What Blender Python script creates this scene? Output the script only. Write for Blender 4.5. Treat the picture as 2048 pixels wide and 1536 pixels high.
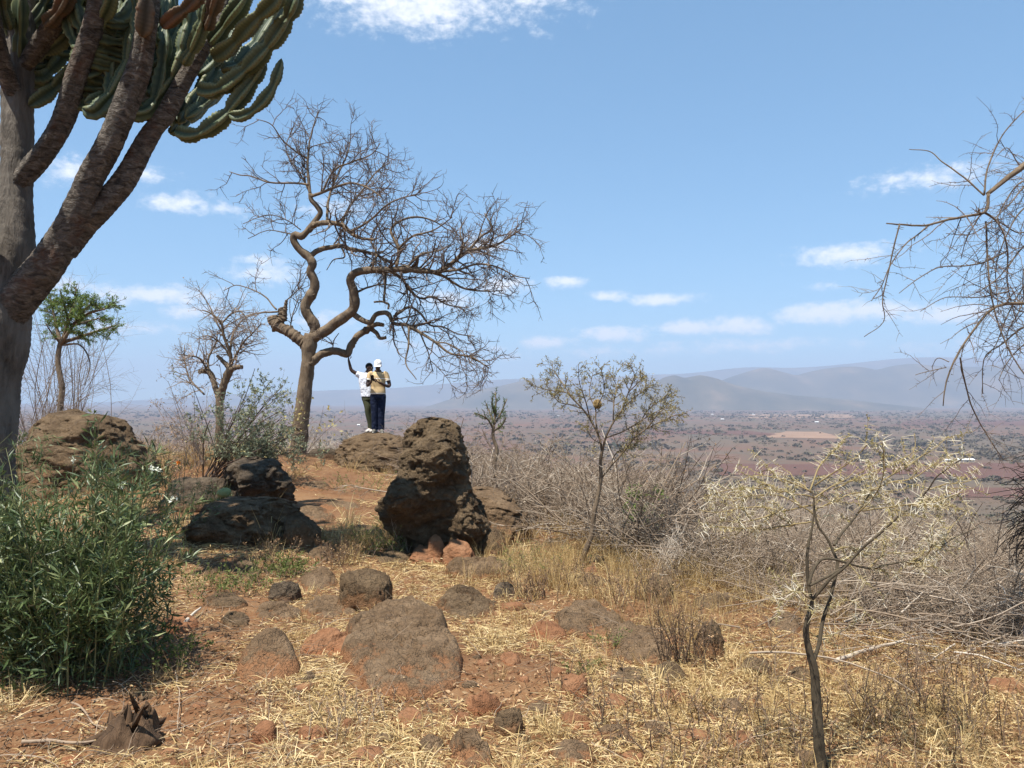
import bpy, bmesh, math, random, time
import numpy as np
from mathutils import Vector, Matrix

for _o in list(bpy.data.objects):
    bpy.data.objects.remove(_o)
SC = bpy.context.scene
COL = SC.collection
T0 = time.time()

# ------------------------------------------------------------------ camera
F_PX, CX, HZ, EYE = 1538.0, 1024.0, 800.0, 1.6     # focal length, centre column and horizon row of the 2048 px wide photograph
cam_d = bpy.data.cameras.new('camera')
cam_d.sensor_width = 36.0
cam_d.lens = 36.0 * F_PX / 2048.0
cam_d.shift_y = (HZ - 768.0) / 2048.0
cam_d.clip_start = 0.05
cam_d.clip_end = 60000.0
cam = bpy.data.objects.new('camera', cam_d)
cam.location = (0, 0, EYE)
cam.rotation_euler = (math.radians(90), 0, 0)
COL.objects.link(cam)
SC.camera = cam

# ------------------------------------------------------------------ sun, sky
SUN = Vector((-0.25, -0.30, 0.92)).normalized()
sun_el = math.asin(SUN.z)
sun_az = math.atan2(SUN.x, SUN.y)
sd = bpy.data.lights.new('sun', 'SUN')
sd.energy = 5.0
sd.angle = math.radians(0.53)
sd.color = (1.0, 0.95, 0.87)
so = bpy.data.objects.new('sun', sd)
so.rotation_euler = (-SUN).to_track_quat('-Z', 'Y').to_euler()
so.location = (0, 0, 50)
COL.objects.link(so)

SC.view_settings.view_transform = 'Standard'
SC.view_settings.look = 'None'
SC.view_settings.exposure = 0.92
SC.view_settings.gamma = 1.0
SC.view_settings.use_curve_mapping = False
SC.render.engine = 'CYCLES'
SC.cycles.use_denoising = True
SC.cycles.max_bounces = 6
SC.cycles.diffuse_bounces = 3
SC.cycles.glossy_bounces = 2
SC.cycles.transmission_bounces = 2
SC.cycles.volume_bounces = 0
SC.cycles.transparent_max_bounces = 8

SKY_STRENGTH = 0.15
world = bpy.data.worlds.new('World')
SC.world = world
world.use_nodes = True
wn, wl = world.node_tree.nodes, world.node_tree.links
wn.clear()
def wmath(op, a, b=None, c=None, clamp=False):
    n = wn.new('ShaderNodeMath'); n.operation = op; n.use_clamp = clamp
    for i, v in enumerate((a, b, c)):
        if v is None: continue
        if isinstance(v, (int, float)): n.inputs[i].default_value = v
        else: wl.new(v, n.inputs[i])
    return n.outputs[0]
def wvec(op, a, b=None):
    n = wn.new('ShaderNodeVectorMath'); n.operation = op
    for i, v in enumerate((a, b)):
        if v is None: continue
        if isinstance(v, (tuple, list)): n.inputs[i].default_value = v
        else: wl.new(v, n.inputs[i])
    return n.outputs[1] if op == 'LENGTH' else n.outputs[0]
sky = wn.new('ShaderNodeTexSky')
sky.sky_type = 'NISHITA'
sky.sun_disc = False
sky.sun_elevation = sun_el
sky.sun_rotation = sun_az
sky.altitude = 900.0
sky.air_density = 0.9
sky.dust_density = 0.0
sky.ozone_density = 2.0
tc = wn.new('ShaderNodeTexCoord')
dirv = wvec('NORMALIZE', tc.outputs['Generated'])
sep = wn.new('ShaderNodeSeparateXYZ'); wl.new(dirv, sep.inputs[0])
az = wmath('ARCTAN2', sep.outputs[0], sep.outputs[1])
el = wmath('ARCSINE', sep.outputs[2])
# the cumulus pattern of the view goes on round the sky, every quarter turn
azw = wmath('WRAP', az, math.radians(45), math.radians(-45))
ae = wn.new('ShaderNodeCombineXYZ'); wl.new(azw, ae.inputs[0]); wl.new(el, ae.inputs[1])
def wnoise(vec, scale, detail, rough):
    n = wn.new('ShaderNodeTexNoise'); n.noise_dimensions = '3D'
    n.inputs['Scale'].default_value = scale
    n.inputs['Detail'].default_value = detail
    n.inputs['Roughness'].default_value = rough
    wl.new(vec, n.inputs['Vector'])
    return n
nz1 = wnoise(wvec('MULTIPLY', dirv, (1, 1, 2.2)), 26.0, 6.0, 0.62)
nz2 = wnoise(dirv, 9.0, 3.0, 0.5)
nz3 = wnoise(wvec('MULTIPLY', dirv, (1, 1, 1.5)), 75.0, 5.0, 0.65)
warp = wvec('MULTIPLY', wvec('SUBTRACT', nz2.outputs['Color'], (0.5, 0.5, 0.5)), (0.035, 0.012, 0))
aew = wvec('ADD', ae.outputs[0], warp)
CLOUDS = [  # column, row, half width, half height in the photograph, thickness
    (840, 12, 220, 46, .9), (740, -20, 150, 50, .85), (1020, -6, 130, 36, .55),
    (370, 408, 60, 19, 1.0), (445, 415, 40, 14, .55), (140, 340, 40, 24, .6), (290, 350, 36, 18, .6),
    (530, 548, 58, 20, .9), (525, 524, 38, 14, .85), (1690, 510, 72, 20, 1.05), (1660, 572, 22, 9, .7),
    (1860, 352, 85, 19, .75), (1790, 357, 36, 14, .8), (1138, 565, 44, 12, 1.2), (1222, 590, 40, 11, 1.2),
    (1330, 597, 62, 13, 1.3), (1640, 630, 80, 20, 1.3), (1745, 622, 80, 20, 1.2), (1905, 628, 70, 17, 1.1), (1370, 656, 55, 16, 1.3), (1470, 650, 65, 18, 1.3),
    (1230, 668, 70, 16, 1.3), (1095, 686, 55, 13, 1.3), (985, 697, 20, 8, .8), (1025, 713, 26, 8, .7),
    (1010, 575, 60, 20, 1.1), (960, 490, 50, 20, .7), (890, 600, 70, 20, .8), (640, 640, 80, 18, .6),
    (310, 588, 105, 18, 1.0), (365, 622, 50, 15, .85), (265, 655, 62, 13, .8), (110, 570, 80, 22, .7),
    (1480, 690, 160, 15, .6), (1980, 690, 120, 14, .55), (1200, 705, 120, 10, .5), (660, 410, 60, 20, .5), (830, 690, 80, 12, .5),
]
best = None
for (cx_, cy_, hw, hh, th) in CLOUDS:
    tx = (cx_ - CX) / F_PX
    a_ = math.atan(tx); e_ = math.atan2((HZ - cy_) / F_PX, math.sqrt(1 + tx * tx))
    v = wvec('SUBTRACT', aew, (a_, e_, 0))
    v = wvec('MULTIPLY', v, (F_PX * math.cos(a_) ** 2 / hw / 1.25, F_PX / hh / 1.25, 0))
    m = wmath('MULTIPLY', wmath('SUBTRACT', 1.0, wvec('LENGTH', v)), th)
    best = m if best is None else wmath('MAXIMUM', best, m)
dens = wmath('ADD', wmath('MULTIPLY', best, 1.15), wmath('ADD', wmath('MULTIPLY', wmath('SUBTRACT', nz1.outputs['Fac'], 0.5), 1.7), wmath('MULTIPLY', wmath('SUBTRACT', nz3.outputs['Fac'], 0.5), 1.7)))
mr = wn.new('ShaderNodeMapRange'); mr.interpolation_type = 'SMOOTHSTEP'
wl.new(dens, mr.inputs['Value'])
mr.inputs['From Min'].default_value = -0.05; mr.inputs['From Max'].default_value = 1.2
mr.inputs['To Min'].default_value = 0.0; mr.inputs['To Max'].default_value = 0.9
gate = wmath('GREATER_THAN', best, -0.6)
cden = wmath('MULTIPLY', mr.outputs[0], gate)
sk = wvec('MULTIPLY', sky.outputs['Color'], (SKY_STRENGTH,) * 3)
# a gentle film curve over the whole sky, as a phone camera compresses it
skp = wn.new('ShaderNodeGamma'); wl.new(sk, skp.inputs['Color']); skp.inputs['Gamma'].default_value = 0.6
sk = wvec('MULTIPLY', skp.outputs[0], (0.318, 0.485, 0.585))
cmix = wn.new('ShaderNodeMix'); cmix.data_type = 'RGBA'
wl.new(cden, cmix.inputs['Factor'])
wl.new(sk, cmix.inputs['A'])
cmix.inputs['B'].default_value = (0.64, 0.655, 0.69, 1)
bg = wn.new('ShaderNodeBackground'); wl.new(cmix.outputs['Result'], bg.inputs['Color'])
bg.inputs['Strength'].default_value = 1.0
wo = wn.new('ShaderNodeOutputWorld'); wl.new(bg.outputs[0], wo.inputs['Surface'])

# ------------------------------------------------------------------ numpy helpers
RNG = np.random.default_rng(7)
random.seed(7)
_perm = np.random.default_rng(3).permutation(256)
_perm = np.concatenate([_perm, _perm, _perm])
_grad = np.random.default_rng(4).normal(size=(256, 3))
_grad /= np.linalg.norm(_grad, axis=1)[:, None]
def pnoise(P):
    """gradient noise of points (..., 3), about -0.7 .. 0.7"""
    P = np.asarray(P, float)
    i = np.floor(P).astype(int); f = P - i
    i &= 255
    u = f * f * f * (f * (f * 6 - 15) + 10)
    out = 0
    for dx in (0, 1):
        for dy in (0, 1):
            for dz in (0, 1):
                h = _perm[_perm[_perm[i[..., 0] + dx] + i[..., 1] + dy] + i[..., 2] + dz]
                g = _grad[h]
                d = g[..., 0] * (f[..., 0] - dx) + g[..., 1] * (f[..., 1] - dy) + g[..., 2] * (f[..., 2] - dz)
                w = (u[..., 0] if dx else 1 - u[..., 0]) * (u[..., 1] if dy else 1 - u[..., 1]) * (u[..., 2] if dz else 1 - u[..., 2])
                out = out + d * w
    return out
def fbm(P, octaves=4, lac=2.1, gain=0.5):
    P = np.asarray(P, float); a = 1.0; s = 0
    for o in range(octaves):
        s = s + a * pnoise(P + 17.3 * o); P = P * lac; a *= gain
    return s
def worley(P, seed=0):
    """nearest and second nearest cell distance, and a random value for the cell: broken, faceted relief"""
    P = np.asarray(P, float); i = np.floor(P).astype(int); f1 = np.full(P.shape[:-1], 9.0); f2 = f1.copy(); val = np.zeros(P.shape[:-1])
    for dx in (-1, 0, 1):
        for dy in (-1, 0, 1):
            for dz in (-1, 0, 1):
                c = (i + [dx, dy, dz]) & 255
                h = _perm[_perm[_perm[c[..., 0]] + c[..., 1]] + c[..., 2]]
                o = (_grad[h] * .5 + .5) + (i + [dx, dy, dz]); d = np.linalg.norm(P - o, axis=-1)
                near = d < f1
                f2 = np.where(near, f1, np.minimum(f2, d)); val = np.where(near, h / 255.0, val); f1 = np.where(near, d, f1)
    return f1, f2, val
def p3(x, y, z=0.0):
    x = np.asarray(x, float)
    return np.stack([x, np.broadcast_to(np.asarray(y, float), x.shape), np.broadcast_to(np.asarray(z, float), x.shape)], -1)
def nrm(v):
    return v / np.maximum(np.linalg.norm(v, axis=-1, keepdims=True), 1e-9)
def smooth(a, b, x):
    t = np.clip((x - a) / (b - a), 0, 1)
    return t * t * (3 - 2 * t)

def px(x, y, d):
    """the point of the place seen at column x, row y of the photograph, d metres in front of the camera"""
    return np.array([(x - CX) / F_PX * d, d, EYE - (y - HZ) / F_PX * d])

# ------------------------------------------------------------------ terrain height
CREST = np.array([(-60, 36), (-30, 31), (-12, 26), (-5, 21.5), (-2, 17.5), (0, 13), (2, 9.8), (3.5, 8), (5, 6.8), (8, 5.2), (14, 3.5), (30, 0), (80, -12)], float)
BUSHLINE = np.array([(-60, 33), (-12, 25), (-5.5, 20.6), (-2.4, 19.0), (-0.9, 13.2), (-0.4, 10.8), (0.3, 9.8), (1.0, 8.6), (1.6, 7.4), (2.4, 6.1), (3.2, 5.35), (4.5, 4.7), (8, 4), (30, 3)], float)
MOUNDS = [  # x, y, radius x, radius y, height
    (-7.5, 16.0, 4.5, 5.0, 0.42), (-4.6, 18.5, 3.0, 3.5, 0.12), (-6.0, 9.5, 2.5, 2.5, 0.12), (-3.0, 8.5, 1.5, 1.5, 0.08)]
PLAIN = -60.0
def ground(x, y):
    x = np.asarray(x, float); y = np.asarray(y, float)
    s = y - np.interp(x, CREST[:, 0], CREST[:, 1])
    w = 3.0
    drop = 0.155 * (np.sqrt(s * s + w * w) + s) / 2
    drop = drop + 0.02 * np.maximum(s - 6, 0) ** 1.0
    lim = -PLAIN
    drop = drop / (1 + (drop / lim) ** 4) ** 0.25
    z = -drop
    for (mx, my, rx, ry, h) in MOUNDS:
        z = z + h * np.exp(-((x - mx) / rx) ** 2 - ((y - my) / ry) ** 2)
    r = np.hypot(x, y)
    near = np.exp(-(r / 60.0) ** 2)
    z = z + near * (0.10 * pnoise(p3(x * .45, y * .45, 1.7)) + 0.035 * pnoise(p3(x * 1.7, y * 1.7, 5.1)) + 0.012 * pnoise(p3(x * 6, y * 6, 2.2)))
    far = smooth(40, 400, r)
    z = z + far * (1.6 * pnoise(p3(x / 90., y / 90., .3)) + 3.0 * pnoise(p3(x / 420., y / 420., 8.3)) * smooth(300, 1500, r))
    return z
def gz(x, y):
    return float(ground(np.array([x]), np.array([y]))[0])
def hit(x, y, dmax=16000.0):
    """ground point seen at column x, row y"""
    d = np.concatenate([np.linspace(1.5, 40, 1500), np.geomspace(40, dmax, 1500)])
    gx = (x - CX) / F_PX * d
    zz = EYE - (y - HZ) / F_PX * d
    below = np.nonzero(zz < ground(gx, d))[0]
    k = below[0] if len(below) else len(d) - 1
    return np.array([gx[k], d[k], gz(gx[k], d[k])])

# ------------------------------------------------------------------ materials
def new_mat(name):
    m = bpy.data.materials.new(name); m.use_nodes = True
    nt = m.node_tree; nt.nodes.clear()
    out = nt.nodes.new('ShaderNodeOutputMaterial')
    b = nt.nodes.new('ShaderNodeBsdfPrincipled')
    nt.links.new(b.outputs[0], out.inputs['Surface'])
    b.inputs['Specular IOR Level'].default_value = 0.25
    return m, nt, b
def N(nt, typ, **kw):
    n = nt.nodes.new(typ)
    for k, v in kw.items():
        if hasattr(n, k): setattr(n, k, v)
        else: n.inputs[k.replace('_', ' ')].default_value = v
    return n
def ramp(nt, fac, stops, interp='LINEAR'):
    r = nt.nodes.new('ShaderNodeValToRGB'); r.color_ramp.interpolation = interp
    e = r.color_ramp.elements
    while len(e) < len(stops): e.new(0.5)
    for k, (p, c) in enumerate(stops):
        e[k].position = p; e[k].color = (*c, 1) if len(c) == 3 else c
    nt.links.new(fac, r.inputs[0])
    return r.outputs[0]
def texnoise(nt, scale, detail=4, rough=.55, vec=None, dist=0.0):
    n = nt.nodes.new('ShaderNodeTexNoise')
    n.inputs['Scale'].default_value = scale; n.inputs['Detail'].default_value = detail
    n.inputs['Roughness'].default_value = rough; n.inputs['Distortion'].default_value = dist
    if vec is not None: nt.links.new(vec, n.inputs['Vector'])
    return n.outputs['Fac']
def mixc(nt, fac, a, b, mode='MIX'):
    n = nt.nodes.new('ShaderNodeMix'); n.data_type = 'RGBA'; n.blend_type = mode
    for s, v in (('Factor', fac), ('A', a), ('B', b)):
        if isinstance(v, (int, float)): n.inputs[s].default_value = v
        elif isinstance(v, (tuple, list)): n.inputs[s].default_value = (*v, 1)
        else: nt.links.new(v, n.inputs[s])
    return n.outputs['Result']
def mth(nt, op, a, b=None, clamp=False):
    n = nt.nodes.new('ShaderNodeMath'); n.operation = op; n.use_clamp = clamp
    for i, v in enumerate((a, b)):
        if v is None: continue
        if isinstance(v, (int, float)): n.inputs[i].default_value = v
        else: nt.links.new(v, n.inputs[i])
    return n.outputs[0]
def bumpn(nt, b, h, strength=.5, dist=.02):
    n = nt.nodes.new('ShaderNodeBump'); n.inputs['Strength'].default_value = strength; n.inputs['Distance'].default_value = dist
    nt.links.new(h, n.inputs['Height']); nt.links.new(n.outputs[0], b.inputs['Normal'])
def objco(nt):
    return nt.nodes.new('ShaderNodeTexCoord').outputs['Object']
def geopos(nt):
    return nt.nodes.new('ShaderNodeNewGeometry').outputs['Position']

def mat_tint(name, stops, rough=.8, noise=None, translucent=0.0, spec=.2):
    """colour picked from a ramp by the mesh's own 'tint' value (one value for each blade, leaf or twig)"""
    m, nt, b = new_mat(name)
    at = N(nt, 'ShaderNodeAttribute', attribute_name='tint')
    c = ramp(nt, at.outputs['Fac'], stops)
    if noise:
        f = texnoise(nt, noise[0], 4, .6, geopos(nt))
        c = mixc(nt, mth(nt, 'MULTIPLY', f, noise[1]), c, noise[2])
    nt.links.new(c, b.inputs['Base Color'])
    b.inputs['Roughness'].default_value = rough
    b.inputs['Specular IOR Level'].default_value = spec
    if translucent > 0:
        tr = nt.nodes.new('ShaderNodeBsdfTranslucent'); nt.links.new(c, tr.inputs['Color'])
        mx = nt.nodes.new('ShaderNodeMixShader'); mx.inputs[0].default_value = translucent
        out = [n for n in nt.nodes if n.type == 'OUTPUT_MATERIAL'][0]
        nt.links.new(b.outputs[0], mx.inputs[1]); nt.links.new(tr.outputs[0], mx.inputs[2]); nt.links.new(mx.outputs[0], out.inputs['Surface'])
    return m
def mat_bark(name, c1, c2, c3, scale=9, stretch=.35, bump=.6, dist=.02, rough=.9):
    m, nt, b = new_mat(name)
    co = geopos(nt)
    mp = N(nt, 'ShaderNodeMapping'); mp.inputs['Scale'].default_value = (1, 1, stretch); nt.links.new(co, mp.inputs[0])
    f = texnoise(nt, scale, 6, .65, mp.outputs[0], .4)
    g = texnoise(nt, scale * .22, 3, .5, co)
    c = ramp(nt, f, [(.30, c1), (.52, c2), (.75, c3)])
    c = mixc(nt, mth(nt, 'MULTIPLY', mth(nt, 'SUBTRACT', g, .35, True), 1.6, True), c, c3)
    nt.links.new(c, b.inputs['Base Color']); b.inputs['Roughness'].default_value = rough
    bumpn(nt, b, f, bump, dist)
    return m
def mat_plain(name, col, rough=.8, var=.0, scale=30, spec=.2, bump=0.0):
    m, nt, b = new_mat(name)
    f = texnoise(nt, scale, 4, .6, objco(nt))
    c = mixc(nt, f, tuple(v * (1 - var) for v in col), tuple(min(1, v * (1 + var)) for v in col))
    nt.links.new(c, b.inputs['Base Color']); b.inputs['Roughness'].default_value = rough
    b.inputs['Specular IOR Level'].default_value = spec
    if bump: bumpn(nt, b, f, bump, .06)
    return m

# ------------------------------------------------------------------ mesh helpers
def mesh_data(name, V, faces, tint=None, mat=None, smooth_=True, mats=None, midx=None):
    V = np.asarray(V, np.float32).reshape(-1, 3)
    faces = [np.asarray(f, np.int32) for f in faces if len(f)]
    me = bpy.data.meshes.new(name)
    me.vertices.add(len(V)); me.vertices.foreach_set('co', V.ravel())
    li = np.concatenate([f.ravel() for f in faces])
    tot = np.concatenate([np.full(len(f), f.shape[1], np.int32) for f in faces])
    st = np.concatenate([[0], np.cumsum(tot)[:-1]]).astype(np.int32)
    me.loops.add(len(li)); me.loops.foreach_set('vertex_index', li)
    me.polygons.add(len(tot)); me.polygons.foreach_set('loop_start', st)
    me.polygons.foreach_set('use_smooth', np.full(len(tot), smooth_, bool))
    if midx is not None: me.polygons.foreach_set('material_index', np.asarray(midx, np.int32))
    me.update(calc_edges=True)
    if tint is not None:
        a = me.attributes.new('tint', 'FLOAT', 'POINT'); a.data.foreach_set('value', np.asarray(tint, np.float32))
    for mm in (mats or ([mat] if mat else [])): me.materials.append(mm)
    return me
def link(name, me, parent=None, loc=(0, 0, 0)):
    o = bpy.data.objects.new(name, me); COL.objects.link(o); o.location = loc
    if parent is not None: o.parent = parent
    return o
def tag(o, label=None, cat=None, group=None, kind=None):
    if label: o['label'] = label
    if cat: o['category'] = cat
    if group: o['group'] = group
    if kind: o['kind'] = kind
    return o
def thing(name, label, cat, loc, group=None):
    o = bpy.data.objects.new(name, None); o.empty_display_size = .2; COL.objects.link(o); o.location = loc
    return tag(o, label, cat, group)
class MB:
    """collects pieces, then links them as one mesh (positions given in the world, stored relative to the thing's base)"""
    def __init__(s): s.V, s.F, s.T, s.n = [], [], [], 0
    def add(s, V, F, t=0.5):
        V = np.asarray(V, float).reshape(-1, 3)
        if not len(V): return s
        s.V.append(V)
        for f in (F if isinstance(F, list) else [F]):
            if len(f): s.F.append(np.asarray(f) + s.n)
        s.T.append(np.broadcast_to(np.asarray(t, float), (len(V),))); s.n += len(V)
        return s
    def mesh(s, name, mat, origin=(0, 0, 0), smooth_=True):
        return mesh_data(name, np.concatenate(s.V) - np.asarray(origin, float), s.F, np.concatenate(s.T), mat, smooth_)
    def build(s, name, mat, parent=None, kind=None, smooth_=True):
        org = tuple(parent.location) if parent is not None and parent.parent is None else ((0, 0, 0) if parent is None else tuple(parent.parent.location))
        o = link(name, s.mesh(name, mat, org, smooth_), parent)
        if kind: o['kind'] = kind
        return o

def quads_grid(P, k, closed=True):
    i = np.arange(P - 1)[:, None]; j = np.arange(k if closed else k - 1)[None, :]; j2 = (j + 1) % k
    return np.stack([i * k + j, i * k + j2, (i + 1) * k + j2, (i + 1) * k + j], -1).reshape(-1, 4)
def tube_batch(paths, radii, k=3):
    """many tubes of the same number of points: paths (N,P,3), radii (N,P)"""
    paths = np.asarray(paths, float); Nn, P, _ = paths.shape
    if Nn == 0: return np.zeros((0, 3)), np.zeros((0, 4), int)
    T = nrm(np.gradient(paths, axis=1))
    ch = nrm(paths[:, -1] - paths[:, 0])
    ref = np.where(np.abs(ch[:, 2:3]) < .8, np.array([[0, 0, 1.0]]), np.array([[1.0, 0, 0]]))
    U = nrm(np.cross(T, ref[:, None, :])); W = np.cross(T, U)
    a = np.arange(k) * 2 * math.pi / k
    ring = paths[:, :, None, :] + radii[:, :, None, None] * (np.cos(a)[None, None, :, None] * U[:, :, None, :] + np.sin(a)[None, None, :, None] * W[:, :, None, :])
    q = quads_grid(P, k)[None] + (np.arange(Nn) * P * k)[:, None, None]
    return ring.reshape(-1, 3), q.reshape(-1, 4)
def frames(path):
    path = np.asarray(path, float); T = nrm(np.gradient(path, axis=0)); n = len(path)
    U = np.zeros_like(T); r = np.array([0, -1.0, 0]) if abs(T[0][1]) < .85 else np.array([1.0, 0, 0])
    U[0] = nrm(np.cross(np.cross(T[0], r), T[0]))
    for i in range(1, n):
        u = U[i - 1] - T[i] * np.dot(U[i - 1], T[i]); U[i] = u / max(np.linalg.norm(u), 1e-9)
    return T, U, np.cross(T, U)
def sweep(path, prof):
    """prof: (P,k) radius for each ring and angle"""
    T, U, W = frames(path); P, k = prof.shape
    a = np.arange(k) * 2 * math.pi / k
    V = np.asarray(path)[:, None, :] + prof[:, :, None] * (np.cos(a)[None, :, None] * U[:, None, :] + np.sin(a)[None, :, None] * W[:, None, :])
    V = V.reshape(-1, 3); q = quads_grid(P, k)
    V = np.concatenate([V, [path[0], path[-1]]]); n = P * k; j = np.arange(k); j2 = (j + 1) % k
    t1 = np.stack([np.full(k, n), j2, j], -1); t2 = np.stack([np.full(k, n + 1), (P - 1) * k + j, (P - 1) * k + j2], -1)
    return V, [q, t1, t2]
def crom(P, n):
    """Catmull-Rom through the rows of P (any number of columns), n samples evenly by length"""
    P = np.asarray(P, float)
    Q = np.concatenate([[2 * P[0] - P[1]], P, [2 * P[-1] - P[-2]]])
    out = []
    for i in range(len(P) - 1):
        t = np.linspace(0, 1, 12, endpoint=False)[:, None]
        a, b, c, d = Q[i], Q[i + 1], Q[i + 2], Q[i + 3]
        out.append(.5 * (2 * b + (c - a) * t + (2 * a - 5 * b + 4 * c - d) * t ** 2 + (3 * b - a - 3 * c + d) * t ** 3))
    out = np.concatenate(out + [P[-1:]])
    L = np.concatenate([[0], np.cumsum(np.linalg.norm(np.diff(out[:, :3], axis=0), axis=1))])
    s = np.linspace(0, L[-1], n)
    return np.stack([np.interp(s, L, out[:, k]) for k in range(out.shape[1])], -1)
def unit_rand(n, rng=RNG):
    return nrm(rng.normal(size=(n, 3)))
def grow(base, dirs, length, r0, P=6, wig=.25, bias=(0, 0, 0), rtip=.35, zig=0.0, rng=RNG):
    """many shoots at once, each a random walk that bends towards bias"""
    n = len(base); d = nrm(dirs); pts = [base]; seg = (length / (P - 1))[:, None]
    side = nrm(np.cross(d, unit_rand(n, rng)))
    for i in range(P - 1):
        dd = nrm(d + (zig * (1 if i % 2 else -1)) * side)
        pts.append(pts[-1] + dd * seg)
        d = nrm(d + wig * rng.normal(size=(n, 3)) * .6 + np.asarray(bias) / (P - 1))
    paths = np.stack(pts, 1)
    rad = r0[:, None] * np.linspace(1, rtip, P)[None, :]
    return paths, rad
def spawn(paths, radii, count, t0=.15, t1=1.0, ang=(35, 80), length=(.2, .5), rfac=.6, rmin=.002, rmax=.02, P=6, wig=.25, bias=(0, 0, 0), zig=0.0, dirb=(0, 0, 0), taper_len=.5, rng=RNG, rtip=.35):
    """shoots leaving the given paths (N,P,3)"""
    Nn, PP, _ = paths.shape
    L = np.linalg.norm(np.diff(paths, axis=1), axis=2).sum(1)
    k = rng.choice(Nn, count, p=L / L.sum()); t = rng.uniform(t0, t1, count) * (PP - 1)
    i = np.minimum(t.astype(int), PP - 2); f = (t - i)[:, None]
    base = paths[k, i] * (1 - f) + paths[k, i + 1] * f
    tan = nrm(paths[k, i + 1] - paths[k, i])
    rr = radii[k, i] * (1 - f[:, 0]) + radii[k, i + 1] * f[:, 0]
    perp = nrm(np.cross(tan, unit_rand(count, rng)))
    a = np.radians(rng.uniform(ang[0], ang[1], count))[:, None]
    d = nrm(np.cos(a) * tan + np.sin(a) * perp + np.asarray(dirb))
    ln = rng.uniform(length[0], length[1], count) * (1 - taper_len * t / (PP - 1))
    r0 = np.clip(rr * rfac, rmin, rmax)
    return grow(base, d, ln, r0, P, wig, bias, rtip, zig, rng)
def leaves(base, dirs, L, Wd, curl=.15, rng=RNG):
    """pointed leaves with a fold along the midrib: 4 triangles each"""
    n = len(base); d = nrm(dirs); s = nrm(np.cross(d, unit_rand(n, rng))); up = np.cross(s, d)
    L = np.broadcast_to(L, (n,))[:, None]; Wd = np.broadcast_to(Wd, (n,))[:, None]
    mid = base + d * L * .5 - up * L * curl * .35
    tip = base + d * L - up * L * curl
    a = mid + s * Wd * .5 + up * Wd * .18; b = mid - s * Wd * .5 + up * Wd * .18
    V = np.stack([base, a, mid, b, tip], 1).reshape(-1, 3)
    o = (np.arange(n) * 5)[:, None]
    F = np.concatenate([o + np.array([[0, 2, 1]]), o + np.array([[0, 3, 2]]), o + np.array([[1, 2, 4]]), o + np.array([[2, 3, 4]])])
    return V, F
def along(paths, count, t0=0., t1=1., rng=RNG):
    Nn, PP, _ = paths.shape
    L = np.linalg.norm(np.diff(paths, axis=1), axis=2).sum(1)
    k = rng.choice(Nn, count, p=L / L.sum()); t = rng.uniform(t0, t1, count) * (PP - 1)
    i = np.minimum(t.astype(int), PP - 2); f = (t - i)[:, None]
    return paths[k, i] * (1 - f) + paths[k, i + 1] * f, nrm(paths[k, i + 1] - paths[k, i]), k
def blades(base, dirs, L, Wd, droop, rng=RNG):
    """grass blades: a quad and a triangle each, bending over by droop"""
    n = len(base); d = nrm(dirs)
    s = nrm(np.cross(d, unit_rand(n, rng))) * (Wd[:, None] * .5)
    down = np.array([0, 0, -1.0])
    m = base + d * (L * .55)[:, None]
    tip = m + nrm(d + down * droop[:, None]) * (L * .45)[:, None]
    V = np.stack([base - s, base + s, m + s * .8, m - s * .8, tip], 1).reshape(-1, 3)
    o = (np.arange(n) * 5)[:, None]
    return V, [o + np.array([[0, 1, 2, 3]]), o + np.array([[3, 2, 4]])]

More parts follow.
